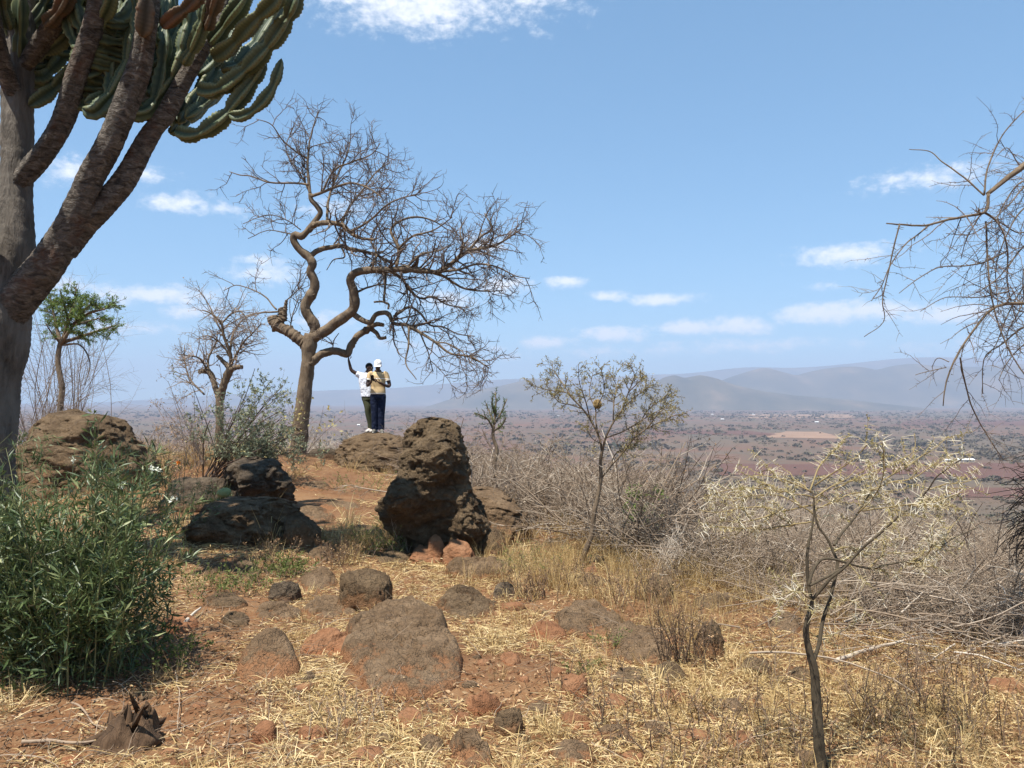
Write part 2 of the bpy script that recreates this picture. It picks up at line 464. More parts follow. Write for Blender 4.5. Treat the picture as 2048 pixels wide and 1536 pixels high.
# ================================================================== setting: terrain, fields, hills, haze
def soil_material():
    m, nt, b = new_mat('red_soil')
    pos = geopos(nt)
    # near: red earth with litter and pebbles; far: grey bush country with paler and redder patches
    f1 = texnoise(nt, 1.1, 5, .6, pos); f2 = texnoise(nt, 14, 5, .65, pos); f3 = texnoise(nt, 70, 3, .6, pos)
    near = ramp(nt, f1, [(.30, (.10, .042, .017)), (.5, (.155, .069, .028)), (.68, (.21, .112, .050))])
    near = mixc(nt, mth(nt, 'MULTIPLY', mth(nt, 'SUBTRACT', f2, .42, True), 2.2, True), near, (.23, .145, .075))
    near = mixc(nt, mth(nt, 'MULTIPLY', mth(nt, 'SUBTRACT', f3, .58, True), 4.0, True), near, (.33, .245, .135))
    mp = N(nt, 'ShaderNodeMapping'); mp.inputs['Scale'].default_value = (.0016, .0011, .002); nt.links.new(pos, mp.inputs[0])
    g1 = texnoise(nt, 1.0, 6, .6, mp.outputs[0], .6)
    mp2 = N(nt, 'ShaderNodeMapping'); mp2.inputs['Scale'].default_value = (.012, .006, .01); nt.links.new(pos, mp2.inputs[0])
    g2 = texnoise(nt, 1.0, 6, .7, mp2.outputs[0])
    far = ramp(nt, g1, [(.30, (.095, .068, .042)), (.42, (.12, .080, .049)), (.52, (.14, .066, .038)), (.62, (.105, .074, .045)), (.72, (.165, .10, .058))])
    far = mixc(nt, mth(nt, 'MULTIPLY', mth(nt, 'SUBTRACT', g2, .40, True), 3.2, True), far, (.088, .074, .052))
    sp = nt.nodes.new('ShaderNodeVectorMath'); sp.operation = 'LENGTH'; nt.links.new(pos, sp.inputs[0])
    mr_ = N(nt, 'ShaderNodeMapRange'); nt.links.new(sp.outputs['Value'], mr_.inputs['Value'])
    mr_.inputs['From Min'].default_value = 25; mr_.inputs['From Max'].default_value = 120
    # grey twig litter covers the soil under the thicket, past the edge of the grass
    sx = nt.nodes.new('ShaderNodeSeparateXYZ'); nt.links.new(pos, sx.inputs[0])
    at = N(nt, 'ShaderNodeAttribute', attribute_name='tint')
    lit = ramp(nt, mth(nt, 'ADD', at.outputs['Fac'], mth(nt, 'MULTIPLY', mth(nt, 'SUBTRACT', f2, .5), .8)), [(.35, (0, 0, 0)), (.65, (1, 1, 1))])
    near = mixc(nt, lit, near, mixc(nt, f3, (.06, .045, .034), (.17, .135, .105)))
    c = mixc(nt, mr_.outputs[0], near, far)
    nt.links.new(c, b.inputs['Base Color']); b.inputs['Roughness'].default_value = .95
    h = mth(nt, 'ADD', f2, mth(nt, 'MULTIPLY', f3, .5))
    bumpn(nt, b, h, .7, .03)
    return m
M_SOIL = soil_material()
def make_ground():
    ang = np.unique(np.concatenate([np.arange(-48, 48.01, .45), np.arange(48, 312, 4.0)]))
    rad = np.concatenate([[.25], np.geomspace(.8, 60, 250), np.geomspace(64, 14000, 100)])
    A = np.radians(ang); X = rad[:, None] * np.sin(A)[None]; Y = rad[:, None] * np.cos(A)[None]
    Z = ground(X, Y); k = len(ang)
    V = np.stack([X, Y, Z], -1).reshape(-1, 3)
    F = quads_grid(len(rad), k)[:, ::-1]
    V = np.concatenate([V, [[0, 0, gz(0, 0)]]]); j = np.arange(k)
    cap = np.stack([np.full(k, len(V) - 1), (j + 1) % k, j], -1)
    s = V[:, 1] - np.interp(V[:, 0], BUSHLINE[:, 0], BUSHLINE[:, 1])
    o = link('ground', mesh_data('ground', V, [F, cap], smooth(-.3, 1.2, s), M_SOIL))
    tag(o, 'red brown earth of the hilltop running down into the wide dry valley', kind='structure')
make_ground()

M_FIELD = mat_plain('ploughed_soil', (.105, .052, .036), .95, .35, .05)
M_TAN = mat_plain('bare_tan_soil', (.24, .15, .095), .95, .3, .03)
def field(name, label, corners, mat, lift=.35):
    P = [hit(x, y) for x, y in corners]
    u = np.linspace(0, 1, 26)[:, None, None]; v = np.linspace(0, 1, 26)[None, :, None]
    G = (1 - u) * (1 - v) * P[0] + u * (1 - v) * P[1] + u * v * P[2] + (1 - u) * v * P[3]
    G = G.reshape(-1, 3); w = 8 * np.stack([pnoise(G / 40.), pnoise(G / 37. + 9)], -1)
    G[:, :2] += w; G[:, 2] = ground(G[:, 0], G[:, 1]) + lift
    o = link(name, mesh_data(name, G, [quads_grid(26, 26, False)], None, mat))
    tag(o, label, kind='structure')
field('ploughed_field', 'long strip of dark red ploughed earth in the near valley', [(1445, 952), (1860, 948), (1850, 928), (1440, 927)], M_FIELD)
field('ploughed_field', 'dark red ploughed field in front of the long pale roofed shed', [(1850, 958), (2300, 964), (2300, 926), (1840, 926)], M_FIELD)
field('ploughed_field', 'dark red field strip beyond the right hand grey brush', [(1905, 994), (2260, 1000), (2260, 974), (1890, 976)], M_FIELD)
field('ploughed_field', 'faint red field band far out in the middle of the valley', [(1280, 868), (1560, 871), (1500, 862), (1290, 861)], M_FIELD, .5)
field('bare_field', 'tan bare field in the valley behind the thorny sapling', [(1530, 876), (1690, 878), (1640, 864), (1570, 863)], M_TAN, .5)
field('ploughed_field', 'wide red field band far out on the right of the valley', [(1780, 851), (2300, 853), (2250, 840), (1830, 840)], M_FIELD, .6)
field('bare_field', 'thin tan field strip far behind the small acacia', [(1480, 837), (1720, 836), (1700, 829), (1500, 829)], M_TAN, .7)

M_HILL = None
def hill_mat():
    m, nt, b = new_mat('hill_bush')
    pos = geopos(nt)
    f = texnoise(nt, .0035, 6, .65, pos)
    c = ramp(nt, f, [(.35, (.05, .048, .036)), (.55, (.09, .075, .052)), (.7, (.17, .12, .08))])
    nt.links.new(c, b.inputs['Base Color']); b.inputs['Roughness'].default_value = .95
    return m
M_HILL = hill_mat()
def hill(name, label, prof, dist, depth, seed):
    """a ridge whose crest follows the given skyline (column, row), dist metres away"""
    prof = np.array(prof, float); n = 240; m = 26
    c = np.linspace(prof[0, 0], prof[-1, 0], n); r = np.interp(c, prof[:, 0], prof[:, 1])
    kk = np.ones(5) / 5; r = np.convolve(np.pad(r, 2, 'edge'), kk, 'valid')
    top = EYE - (r - HZ) / F_PX * dist - PLAIN
    X, Y, Z = [], [], []
    for j in range(m):
        t = -1 + 2 * j / (m - 1)
        d = dist + depth * t
        x = (c - CX) / F_PX * dist
        y = np.full(n, d)
        env = (1 - t * t) ** 1.3
        nz = 1 + .55 * (1 - env) * fbm(p3(x / 900. + seed, y / 900., seed), 4)
        z = PLAIN - 6 + (top + 6) * np.clip(env * nz, 0, 1)
        X.append(x); Y.append(y); Z.append(z)
    V = np.stack([np.array(X), np.array(Y), np.array(Z)], -1).reshape(-1, 3)
    o = link(name, mesh_data(name, V, [quads_grid(m, n, False)], None, M_HILL))
    tag(o, label, kind='structure')
hill('hill', 'pale far mountain ridge on the skyline', [(-900, 812), (200, 806), (280, 801), (450, 790), (650, 781), (800, 776), (880, 768), (960, 763), (1000, 758), (1180, 756), (1287, 750), (1384, 747), (1445, 738), (1510, 733), (1570, 737), (1640, 733), (1680, 729), (1745, 722), (1800, 716), (1870, 714), (1920, 716), (2000, 716), (2048, 722), (2300, 730), (2700, 770), (3000, 812)], 11000, 1300, 3.1)
hill('hill', 'blue hazy hills with a rounded peak in front of the far ridge', [(1380, 812), (1420, 775), (1455, 756), (1490, 745), (1527, 734), (1552, 742), (1590, 752), (1625, 742), (1670, 734), (1716, 733), (1752, 741), (1783, 732), (1819, 727), (1870, 732), (1946, 734), (2048, 727), (2200, 740), (2500, 790), (2700, 812)], 6900, 800, 7.7)
hill('hill', 'low blue hill with two small summits behind the small acacia', [(1180, 812), (1297, 775), (1327, 755), (1348, 750), (1368, 756), (1400, 750), (1425, 755), (1460, 768), (1520, 782), (1580, 790), (1700, 800), (1800, 812)], 5000, 500, 5.5)
hill('hill', 'low blue hill left of the small acacia', [(860, 812), (960, 778), (1000, 772), (1030, 765), (1061, 756), (1090, 766), (1130, 776), (1200, 790), (1300, 812)], 6000, 600, 9.9)

# haze: one closed box of thin pale air round everything
def make_haze():
    x, y0, y1, z0, z1 = 14600., -14600., 14600., PLAIN - 9, 660.
    V = [(-x, y0, z0), (x, y0, z0), (x, y1, z0), (-x, y1, z0), (-x, y0, z1), (x, y0, z1), (x, y1, z1), (-x, y1, z1)]
    F = [(0, 3, 2, 1), (4, 5, 6, 7), (0, 1, 5, 4), (1, 2, 6, 5), (2, 3, 7, 6), (3, 0, 4, 7)]
    m = bpy.data.materials.new('haze'); m.use_nodes = True; nt = m.node_tree; nt.nodes.clear()
    out = nt.nodes.new('ShaderNodeOutputMaterial'); v = nt.nodes.new('ShaderNodeVolumePrincipled')
    v.inputs['Color'].default_value = (.60, .71, .93, 1); v.inputs['Density'].default_value = HAZE_DENSITY; v.inputs['Anisotropy'].default_value = 0.0
    nt.links.new(v.outputs[0], out.inputs['Volume'])
    o = link('haze', mesh_data('haze', V, [np.array(F)], None, m, False))
    tag(o, 'thin pale blue haze lying over the valley', kind='stuff')
HAZE_DENSITY = 1.45e-4
make_haze()

# ------------------------------------------------------------------ sheds and houses down on the plain
M_TIN = mat_plain('pale_tin_roof', (.72, .72, .70), .5, .1, 2)
M_WALL = mat_plain('dusty_wall', (.42, .36, .30), .9, .15, 1)
M_DARK = mat_plain('dark_opening', (.03, .028, .025), .7, .2, 2)
def box(x0, x1, y0, y1, z0, z1):
    V = np.array([(x, y, z) for z in (z0, z1) for y in (y0, y1) for x in (x0, x1)], float)
    F = np.array([(0, 2, 3, 1), (4, 5, 7, 6), (0, 1, 5, 4), (2, 6, 7, 3), (0, 4, 6, 2), (1, 3, 7, 5)])
    return V, F
def house(name, label, col, row, w, dep, h, rise, nwin, cat):
    p = hit(col, row); p[2] -= .4
    t = thing(name, label, cat, p)
    def P(n, VF, mat, par):
        mb = MB(); mb.add(VF[0] + p, VF[1]); return mb.build(n, mat, par, smooth_=False)
    P('wall', box(-w / 2, w / 2, 0, dep, 0, h), M_WALL, t)
    e = .5
    V = np.array([(-w / 2 - e, -e, h - .05), (w / 2 + e, -e, h - .05), (w / 2 + e, dep / 2, h + rise), (-w / 2 - e, dep / 2, h + rise), (-w / 2 - e, dep + e, h - .05), (w / 2 + e, dep + e, h - .05)])
    V = np.concatenate([V, V + [0, 0, .14]])
    F = np.array([(0, 1, 2, 3), (3, 2, 5, 4), (6, 9, 8, 7), (9, 10, 11, 8), (0, 6, 7, 1), (4, 5, 11, 10), (1, 7, 8, 2), (2, 8, 11, 5), (0, 3, 9, 6), (3, 4, 10, 9)])
    P('roof', (V, F), M_TIN, t)
    P('door', box(-.6, .6, -.06, .02, 0.3, min(2.3, h - .2)), M_DARK, t)
    for i in range(nwin):
        x = -w / 2 + w * (i + .5) / nwin
        if abs(x) < 1.2: continue
        P('window', box(x - .5, x + .5, -.05, .02, 1.2, min(2.2, h - .25)), M_DARK, t)
house('shed', 'long low shed with a pale metal roof beside the red ploughed field', 1934, 925, 15, 7, 2.7, 1.2, 6, 'shed')
house('shed', 'short pale roofed shed just left of the long shed', 1896, 924, 4.5, 4, 2.3, .8, 1, 'shed')
for (c_, r_, l_) in [(1118, 833, 'tiny pale roofed house far out beyond the small acacia'), (1425, 830, 'tiny white house far out at the foot of the twin summit hill'),
                     (1445, 840, 'small white house in the valley right of the small acacia'), (1507, 830, 'distant white house near the thin tan field strip'),
                     (1634, 846, 'small white house in the middle of the open plain'), (717, 852, 'tiny white house in the valley left of the two people')]:
    house('house', l_, c_, r_, 6 if c_ == 717 else 10, 6, 2.8, 1.5, 3, 'house')

# ------------------------------------------------------------------ bushes and trees dotted over the plain
M_PBUSH = mat_tint('plain_bush', [(0, (.085, .073, .050)), (.5, (.118, .097, .066)), (.8, (.135, .10, .070)), (1, (.095, .10, .055))], .95)
def bush_blob(rng, n, big=1.0):
    """a low rounded bush: leafy clumps as many small faces through the volume; unit size"""
    c = unit_rand(n, rng) * rng.uniform(.45, 1, (n, 1)) ** .6
    c[:, 2] = np.abs(c[:, 2]) * .75 + .12
    c *= 1 + .25 * pnoise(c * 1.7 + rng.uniform(0, 50))[:, None]
    a = unit_rand(n, rng) * rng.uniform(.12, .26, (n, 1)) * big; b_ = nrm(np.cross(a, unit_rand(n, rng))) * rng.uniform(.1, .2, (n, 1)) * big
    V = np.stack([c - a, c + b_, c + a, c - b_], 1).reshape(-1, 3)
    F = np.arange(n * 4).reshape(-1, 4)
    return V, F
def plain_bushes():
    rng = np.random.default_rng(21)
    variants = []
    for k in range(6):
        V, F = bush_blob(rng, 110); mb = MB(); mb.add(V, F, rng.uniform(0, 1) * .35 + .3 * rng.uniform(0, 1, len(V) // 4).repeat(4)); 
        tr = tube_batch(np.array([[[0, 0, -.05], [.02, 0, .15], [.05, .02, .4]]]), np.array([[.05, .04, .03]]), 4); mb.add(tr[0], tr[1], .45)
        variants.append((mb.mesh('bush', M_PBUSH)))
    # candidates over the plain, clumped
    n = 32000
    d = np.exp(rng.uniform(math.log(150), math.log(4200), n)); a = rng.uniform(-.50, .50, n) * 1.5
    x = d * a; y = d
    dens = pnoise(p3(x / 160., y / 260., 4.4)) + .35 * pnoise(p3(x / 45., y / 60., 1.4))
    keep = dens > rng.uniform(-.38, .32, n)
    row = HZ + F_PX * 61 / d
    colp = CX + a * F_PX
    infield = ((row > 922) & (row < 960) & (colp > 1440)) | ((row > 972) & (row < 1000) & (colp > 1890)) | ((row > 860) & (row < 880) & (colp > 1540) & (colp < 1680))
    keep &= ~(infield & (rng.uniform(0, 1, n) > .05))
    keep &= ~((a < .05) & (rng.uniform(0, 1, n) > .4))
    x, y, d = x[keep], y[keep], d[keep]
    z = ground(x, y)
    s = rng.uniform(.8, 3.0, len(x)) ** 1.05 * (1 + .9 * (rng.uniform(0, 1, len(x)) > .93)) * np.clip(d / 700, .55, 1.35)
    infr = np.abs(x / d) < .68
    vis = (HZ + F_PX * (EYE - z - s) / d)
    show = infr & (x / d > .16) & (vis > 845) & (vis < 1010)
    idx = np.nonzero(show)[0]; idx = idx[np.argsort(-(s / d)[idx])][:220]
    for i in idx:
        o = bpy.data.objects.new('savanna_bush', variants[int(rng.integers(6))]); COL.objects.link(o)
        o.location = (x[i], y[i], z[i]); o.rotation_euler = (0, 0, rng.uniform(0, 6.28)); o.scale = (s[i] * 1.15, s[i] * 1.15, s[i] * rng.uniform(.75, 1.1))
        tag(o, 'grey green bush dotting the flat valley floor below the hill', 'bush', 'bushes dotting the valley floor')
    rest = np.setdiff1d(np.arange(len(x)), idx)
    mb = MB(); small = [bush_blob(rng, 10, 2.6) for _ in range(8)]
    for v in range(8):
        r_ = rest[v::8]
        if not len(r_): continue
        V, F = small[v]
        VV = V[None] * np.stack([s[r_] * 1.15, s[r_] * 1.15, s[r_] * .9], -1)[:, None, :] + np.stack([x[r_], y[r_], z[r_]], -1)[:, None, :]
        FF = F[None] + (np.arange(len(r_)) * len(V))[:, None, None]
        mb.add(VV.reshape(-1, 3), FF.reshape(-1, 4), np.repeat(rng.uniform(0, 1, len(r_)), len(V)))
    o = mb.build('distant_bushland', M_PBUSH); tag(o, 'mass of grey green bush spreading over the distant plain', kind='stuff')
    # a darker belt of trees far out along the river
    mb = MB()
    for k in range(900):
        dd = rng.uniform(2600, 4200); aa = rng.uniform(-.55, .72)
        xx, yy = aa * dd, dd
        V, F = small[int(rng.integers(8))]; ss = rng.uniform(3, 7)
        mb.add(V * [ss * 1.4, ss * 1.4, ss] + [xx, yy, gz(xx, yy)] , F, rng.uniform(0, .25))
    o = mb.build('distant_tree_belt', M_PBUSH); tag(o, 'dark belt of trees far out across the valley', kind='stuff')
plain_bushes()
print('setting', round(time.time() - T0, 1))

# ================================================================== rocks
def mat_rock(name, c1, c2, c3, dust, dustamt=.5, pit=.5, bump=.8, light=None):
    m, nt, b = new_mat(name)
    pos = geopos(nt)
    f = texnoise(nt, 4.5, 6, .62, pos); f2 = texnoise(nt, 26, 5, .65, pos); f3 = texnoise(nt, 110, 3, .6, pos)
    c = ramp(nt, f, [(.32, c1), (.5, c2), (.70, c3)])
    c = mixc(nt, mth(nt, 'MULTIPLY', mth(nt, 'SUBTRACT', f2, .5, True), 2.4, True), c, tuple(v * .55 for v in c1))
    if light is not None:      # pale lichen flecks
        c = mixc(nt, mth(nt, 'MULTIPLY', mth(nt, 'SUBTRACT', f3, .62, True), 5.0, True), c, light)
    at = N(nt, 'ShaderNodeAttribute', attribute_name='tint')   # height above the soil: red dust rubs off on the foot of a rock
    dn = mth(nt, 'ADD', at.outputs['Fac'], mth(nt, 'ADD', mth(nt, 'MULTIPLY', mth(nt, 'SUBTRACT', f, .5), 1.5), mth(nt, 'MULTIPLY', mth(nt, 'SUBTRACT', f2, .5), .9)))
    du = ramp(nt, dn, [(.18, (1, 1, 1)), (.42, (0, 0, 0))])
    c = mixc(nt, mth(nt, 'MULTIPLY', du, dustamt), c, dust)
    nt.links.new(c, b.inputs['Base Color']); b.inputs['Roughness'].default_value = .93; b.inputs['Specular IOR Level'].default_value = .15
    vo = N(nt, 'ShaderNodeTexVoronoi', feature='DISTANCE_TO_EDGE'); vo.inputs['Scale'].default_value = 5.0
    wv = nt.nodes.new('ShaderNodeVectorMath'); wv.operation = 'ADD'; nt.links.new(pos, wv.inputs[0])
    wn_ = N(nt, 'ShaderNodeTexNoise'); wn_.inputs['Scale'].default_value = 7; nt.links.new(pos, wn_.inputs['Vector']); nt.links.new(wn_.outputs['Color'], wv.inputs[1])
    nt.links.new(wv.outputs[0], vo.inputs['Vector'])
    crack = mth(nt, 'MULTIPLY', mth(nt, 'SUBTRACT', .03, vo.outputs['Distance'], True), -pit * 14)
    h = mth(nt, 'ADD', mth(nt, 'ADD', f2, mth(nt, 'MULTIPLY', f3, .35)), crack)
    bumpn(nt, b, h, bump, .055)
    return m
RED = (.25, .105, .048)
M_ROCK = mat_rock('brown_lava', (.088, .056, .032), (.165, .110, .062), (.23, .158, .092), (.25, .13, .062), .8, .6, 1.0)
M_ROCKG = mat_rock('grey_brown_stone', (.125, .080, .045), (.205, .134, .077), (.275, .188, .113), (.30, .145, .068), .9, .35, 1.0)
M_ROCKD = mat_rock('dark_vesicular_lava', (0.054, 0.03881, 0.027), (0.1046, 0.07762, 0.05231), (0.1688, 0.1266, 0.08438), (0.2531, 0.1401, 0.07594), .5, .7, 1.0, (0.3712, 0.2953, 0.2025))
M_ROCKB = mat_rock('pitted_boulder_lava', (0.069, 0.046, 0.02645), (0.1437, 0.0989, 0.05635), (0.2127, 0.1495, 0.0874), (0.1955, 0.115, 0.0598), .35, .9, 1.0, (0.391, 0.2875, 0.1725))
M_ROCKR = mat_rock('red_stone', (0.1815, 0.0825, 0.0396), (0.2475, 0.1188, 0.0594), (0.308, 0.165, 0.088), RED, .85, .2, .7)

_ico = {}
def ico(sub):
    if sub not in _ico:
        bm = bmesh.new(); bmesh.ops.create_icosphere(bm, subdivisions=sub, radius=1.0)
        _ico[sub] = (np.array([v.co[:] for v in bm.verts]), np.array([[v.index for v in f.verts] for f in bm.faces])); bm.free()
    return _ico[sub]
ROCKS = []   # x, y, radius x, radius y of what stands on the ground, so that grass keeps out
def rock(name, label, x0, x1, y0, y1, mat, seed, hf=None, deep=.85, sub=None, sq=.74, cut=4, rough=.16, fine=.055, tilt=0.0, d=None, group=None, cat='rock', sink=.35, slope=.22):
    """a rock that fills columns x0..x1, rows y0..y1 of the photograph, its foot resting where row y1 meets the ground"""
    rng = np.random.default_rng(seed)
    xc = (x0 + x1) / 2
    if d is None:
        g = hit(xc, y1); d = g[1]
    w = (x1 - x0) / F_PX * d; D = w * deep; dc = d + D * .47; w = (x1 - x0) / F_PX * dc * 1.03
    X = (xc - CX) / F_PX * dc; Zg = gz(X, dc)
    top = EYE - (y0 - HZ) / F_PX * (dc + D * .16)
    h = max(top - Zg, .10 * w) if hf is None else hf
    V, F = ico(sub or (5 if x1 - x0 > 62 else 4)); V = V.copy()
    V = np.sign(V) * np.abs(V) ** sq
    V *= 1 + rough * 1.3 * fbm(V * 1.1 + seed * 3.7, 3)[:, None]
    for _ in range(cut):
        n_ = unit_rand(1, rng)[0]; n_[2] = abs(n_[2]) * .9; n_ = n_ / np.linalg.norm(n_); c_ = rng.uniform(.72, .97)
        e = V @ n_ - c_; V = V - np.where(e > 0, e * .8, 0)[:, None] * n_
    V = V / np.abs(V).max(0)
    Wp = V * 1.25 + .25 * np.stack([pnoise(V * 2.2 + seed), pnoise(V * 2.2 + 9 + seed), pnoise(V * 2.2 + 21 + seed)], -1) + seed * 1.3
    f1, f2, cv = worley(Wp); f1b, f2b, cvb = worley(Wp * 2.3 + 5)
    nz = fine * (1.5 * (.22 - np.abs(fbm(V * 2.6 + seed, 3))) + .8 * fbm(V * 8.5 + seed * 2, 3) + 2.2 * (cv - .5) - 1.2 * (1 - smooth(0, .10, f2 - f1)) + .9 * (cvb - .5) - .5 * (1 - smooth(0, .08, f2b - f1b)))
    V *= 1 + nz[:, None]
    V[:, 2] += tilt * V[:, 0] * .5 + slope * V[:, 1]
    zz = V[:, 2]
    V[:, 2] = (zz - zz.min()) / (zz.max() - zz.min())      # 0 .. 1
    skirt = 1 + .10 * (1 - smooth(0, sink + .35, V[:, 2]))
    V[:, :2] *= skirt[:, None]; V[:, :2] /= np.abs(V[:, :2]).max(0)
    hh = h / (1 - sink)
    P = np.stack([V[:, 0] * w / 2, V[:, 1] * D / 2, V[:, 2] * hh - hh * sink], -1)
    t = np.clip(P[:, 2] / max(h, .01), 0, 1)
    o = link(name, mesh_data(name, P, [F], t, mat), None, (X, dc, Zg))
    tag(o, label, cat, group)
    ROCKS.append((X, dc, w / 2, D / 2))
    return o
def slab(name, label, outline, y0, mat, seed, f=.6, h0=.05, p=7.0, rough=.03, fine=.02, tiltx=0.0, cat='rock'):
    """a flat rock bedded in the soil: outline = (column, row) round its edge, y0 = the row of its highest edge; f squeezes the depth of the footprint"""
    O = np.array(outline, float); yb = O[:, 1].max(); base = np.array([hit(x, yb - (yb - y) * f) for x, y in O])[:, :2]
    c = base.mean(0); A = np.arctan2(base[:, 1] - c[1], base[:, 0] - c[0]); R = np.hypot(base[:, 0] - c[0], base[:, 1] - c[1])
    k = np.argsort(A); A, R = A[k], R[k]; na, nr = (120, 44) if O[:, 0].max() - O[:, 0].min() > 85 else (64, 22)
    a = np.linspace(-math.pi, math.pi, na, endpoint=False); r = np.interp(a, np.concatenate([[A[-1] - 2 * math.pi], A, [A[0] + 2 * math.pi]]), np.concatenate([[R[-1]], R, [R[0]]]))
    r = np.convolve(np.pad(r, 2, 'wrap'), np.ones(5) / 5, 'valid') * (1 + .07 * pnoise(p3(np.cos(a) * 2.5, np.sin(a) * 2.5, seed)) + .03 * pnoise(p3(np.cos(a) * 8, np.sin(a) * 8, seed)))
    q = np.linspace(0, 1, nr) ** .8
    X = c[0] + q[:, None] * r[None] * np.cos(a)[None]; Y = c[1] + q[:, None] * r[None] * np.sin(a)[None]; G = ground(X, Y)
    yb_, yf = Y.max(), Y.min(); H = EYE - (y0 - HZ) / F_PX * (yf + .82 * (yb_ - yf)) - gz(c[0], yb_)
    tt = (Y - yf) / (yb_ - yf); plane = h0 + (H - h0) * smooth(0, 1, tt) + tiltx * (X - c[0])
    P3 = np.stack([X, Y, G], -1)
    prof = (1 - q[:, None] ** p) ** .6
    Wp = P3 * [5, 5, 5] + .4 * np.stack([pnoise(P3 * 7 + seed), pnoise(P3 * 7 + 9), pnoise(P3 * 7 + 21)], -1) + seed
    f1, f2, cv = worley(Wp); WN = 1.6 * (cv - .5) - 1.3 * (1 - smooth(0, .12, f2 - f1))
    Z = G - .05 + (plane + .05) * prof + prof * (rough * 2 * fbm(P3 * 2.6 + seed, 3) + fine * (1.8 * (.2 - np.abs(fbm(P3 * 6 + seed, 3))) + fbm(P3 * 22 + seed, 2) + WN))
    V = np.stack([X, Y, Z], -1).reshape(-1, 3); org = np.array([c[0], c[1], gz(*c)])
    t = np.clip((Z - G) / max(H, .05), 0, 1).ravel()
    o = link(name, mesh_data(name, V - org, [quads_grid(nr, na)], t, mat), None, org); tag(o, label, cat)
    ROCKS.append((c[0], c[1], (X.max() - X.min()) / 2 * .96, (yb_ - yf) / 2 * .96))
    return o
def boulder(name, label, levels, d, front, back, mat, seed, bumps=(), rough=.05, fine=.02, sup=2.6, cat='boulder', yshift=None, nl=90, na=110):
    """a boulder lofted through its own outline: levels = (row, left column, right column), front/back = depth of each level"""
    L = np.array(levels, float); n = len(L)
    rows = np.linspace(L[0, 0], L[-1, 0], nl)
    xl = np.interp(rows, L[:, 0], L[:, 1]); xr = np.interp(rows, L[:, 0], L[:, 2])
    fr = np.interp(rows, L[:, 0], front); bk = np.interp(rows, L[:, 0], back)
    kk = np.array([1, 2, 3, 2, 1]) / 9
    xl, xr, fr, bk = [np.convolve(np.pad(q, 2, 'edge'), kk, 'valid') for q in (xl, xr, fr, bk)]
    a = np.linspace(0, 2 * math.pi, na, endpoint=False)
    ca, sa = np.cos(a), np.sin(a)
    cx_ = np.sign(ca) * np.abs(ca) ** (2 / sup); sy_ = np.sign(sa) * np.abs(sa) ** (2 / sup)
    xm = ((xl + xr) / 2 - CX) / F_PX * d; hw = (xr - xl) / 2 / F_PX * d; z = EYE - (rows - HZ) / F_PX * d
    shrink = np.sin(np.clip(np.linspace(0, 1, nl) * 9, 0, 1) * math.pi / 2) ** .6
    X = xm[:, None] + hw[:, None] * cx_[None]
    Y = d + np.where(sy_[None] < 0, fr[:, None], bk[:, None]) * sy_[None] * shrink[:, None]
    Z = np.repeat(z[:, None], na, 1)
    P = np.stack([X, Y, Z], -1).reshape(-1, 3)
    nn = np.stack([np.broadcast_to(ca, X.shape), np.broadcast_to(sa, X.shape), np.zeros_like(X)], -1).reshape(-1, 3)
    for (bx, by, br, amp) in bumps:
        c_ = (bx - CX) / F_PX * d; cz = EYE - (by - HZ) / F_PX * d; rr = br / F_PX * d
        g_ = np.exp(-(((P[:, 0] - c_) / rr) ** 2 + ((P[:, 2] - cz) / rr) ** 2) ** 1.5) * (nn[:, 1] < .1)
        P[:, 1] -= amp * g_
    nz = fbm(P * 1.6 + seed, 3) * rough * 2 + (np.abs(fbm(P * 4.0 + seed * 2, 4)) - .25) * -fine * 3 + fbm(P * 14 + seed, 3) * fine * 1.1
    Wp = P * 2.1 + .3 * np.stack([pnoise(P * 3 + seed), pnoise(P * 3 + 9 + seed), pnoise(P * 3 + 21 + seed)], -1) + seed
    f1, f2, cv = worley(Wp); f1b, f2b, cvb = worley(Wp * 2.4 + 3)
    nz = nz + fine * (1.1 * (cv - .5) - .55 * (1 - smooth(0, .06, f2 - f1)) + .7 * (cvb - .5) - .45 * (1 - smooth(0, .06, f2b - f1b)))
    P = P + nn * nz[:, None]
    P[:, 2] += (fbm(P * 2.2 + 31 + seed, 3) * rough * .8)
    capc = P[:na].mean(0); capc[2] = P[:na, 2].max() + .01
    V = np.concatenate([P, [capc]])
    j = np.arange(na); cap = np.stack([np.full(na, len(V) - 1), j, (j + 1) % na], -1)
    org = np.array([xm.mean(), d, gz(xm.mean(), d)])
    t = np.clip((V[:, 2] - z.min()) / (z.max() - z.min()), 0, 1)
    o = link(name, mesh_data(name, V - org, [quads_grid(nl, na)[:, ::-1], cap[:, ::-1]], t, mat), None, org)
    tag(o, label, cat)
    ROCKS.append((xm[-20:].mean(), d, hw[-20:].mean() + .02, (fr[-1] + bk[-1]) / 2))
    return o

def bedded(label, x0, x1, y0, y1, mat, seed, f=.8, h0=.035, p=5.0, name='rock'):
    """an angular stone bedded in the soil, filling the given columns and rows"""
    rng = np.random.default_rng(seed); n = int(rng.integers(7, 10)); a = np.linspace(0, 2 * math.pi, n, endpoint=False) + rng.uniform(-.25, .25, n); r = rng.uniform(.8, 1.08, n)
    cx_, cy_ = (x0 + x1) / 2, (y0 + y1) / 2
    return slab(name, label, [(cx_ + (x1 - x0) / 2 * q * math.cos(t), cy_ + (y1 - y0) / 2 * q * math.sin(t)) for t, q in zip(a, r)], y0, mat, seed, f, h0, p, .02, .014)
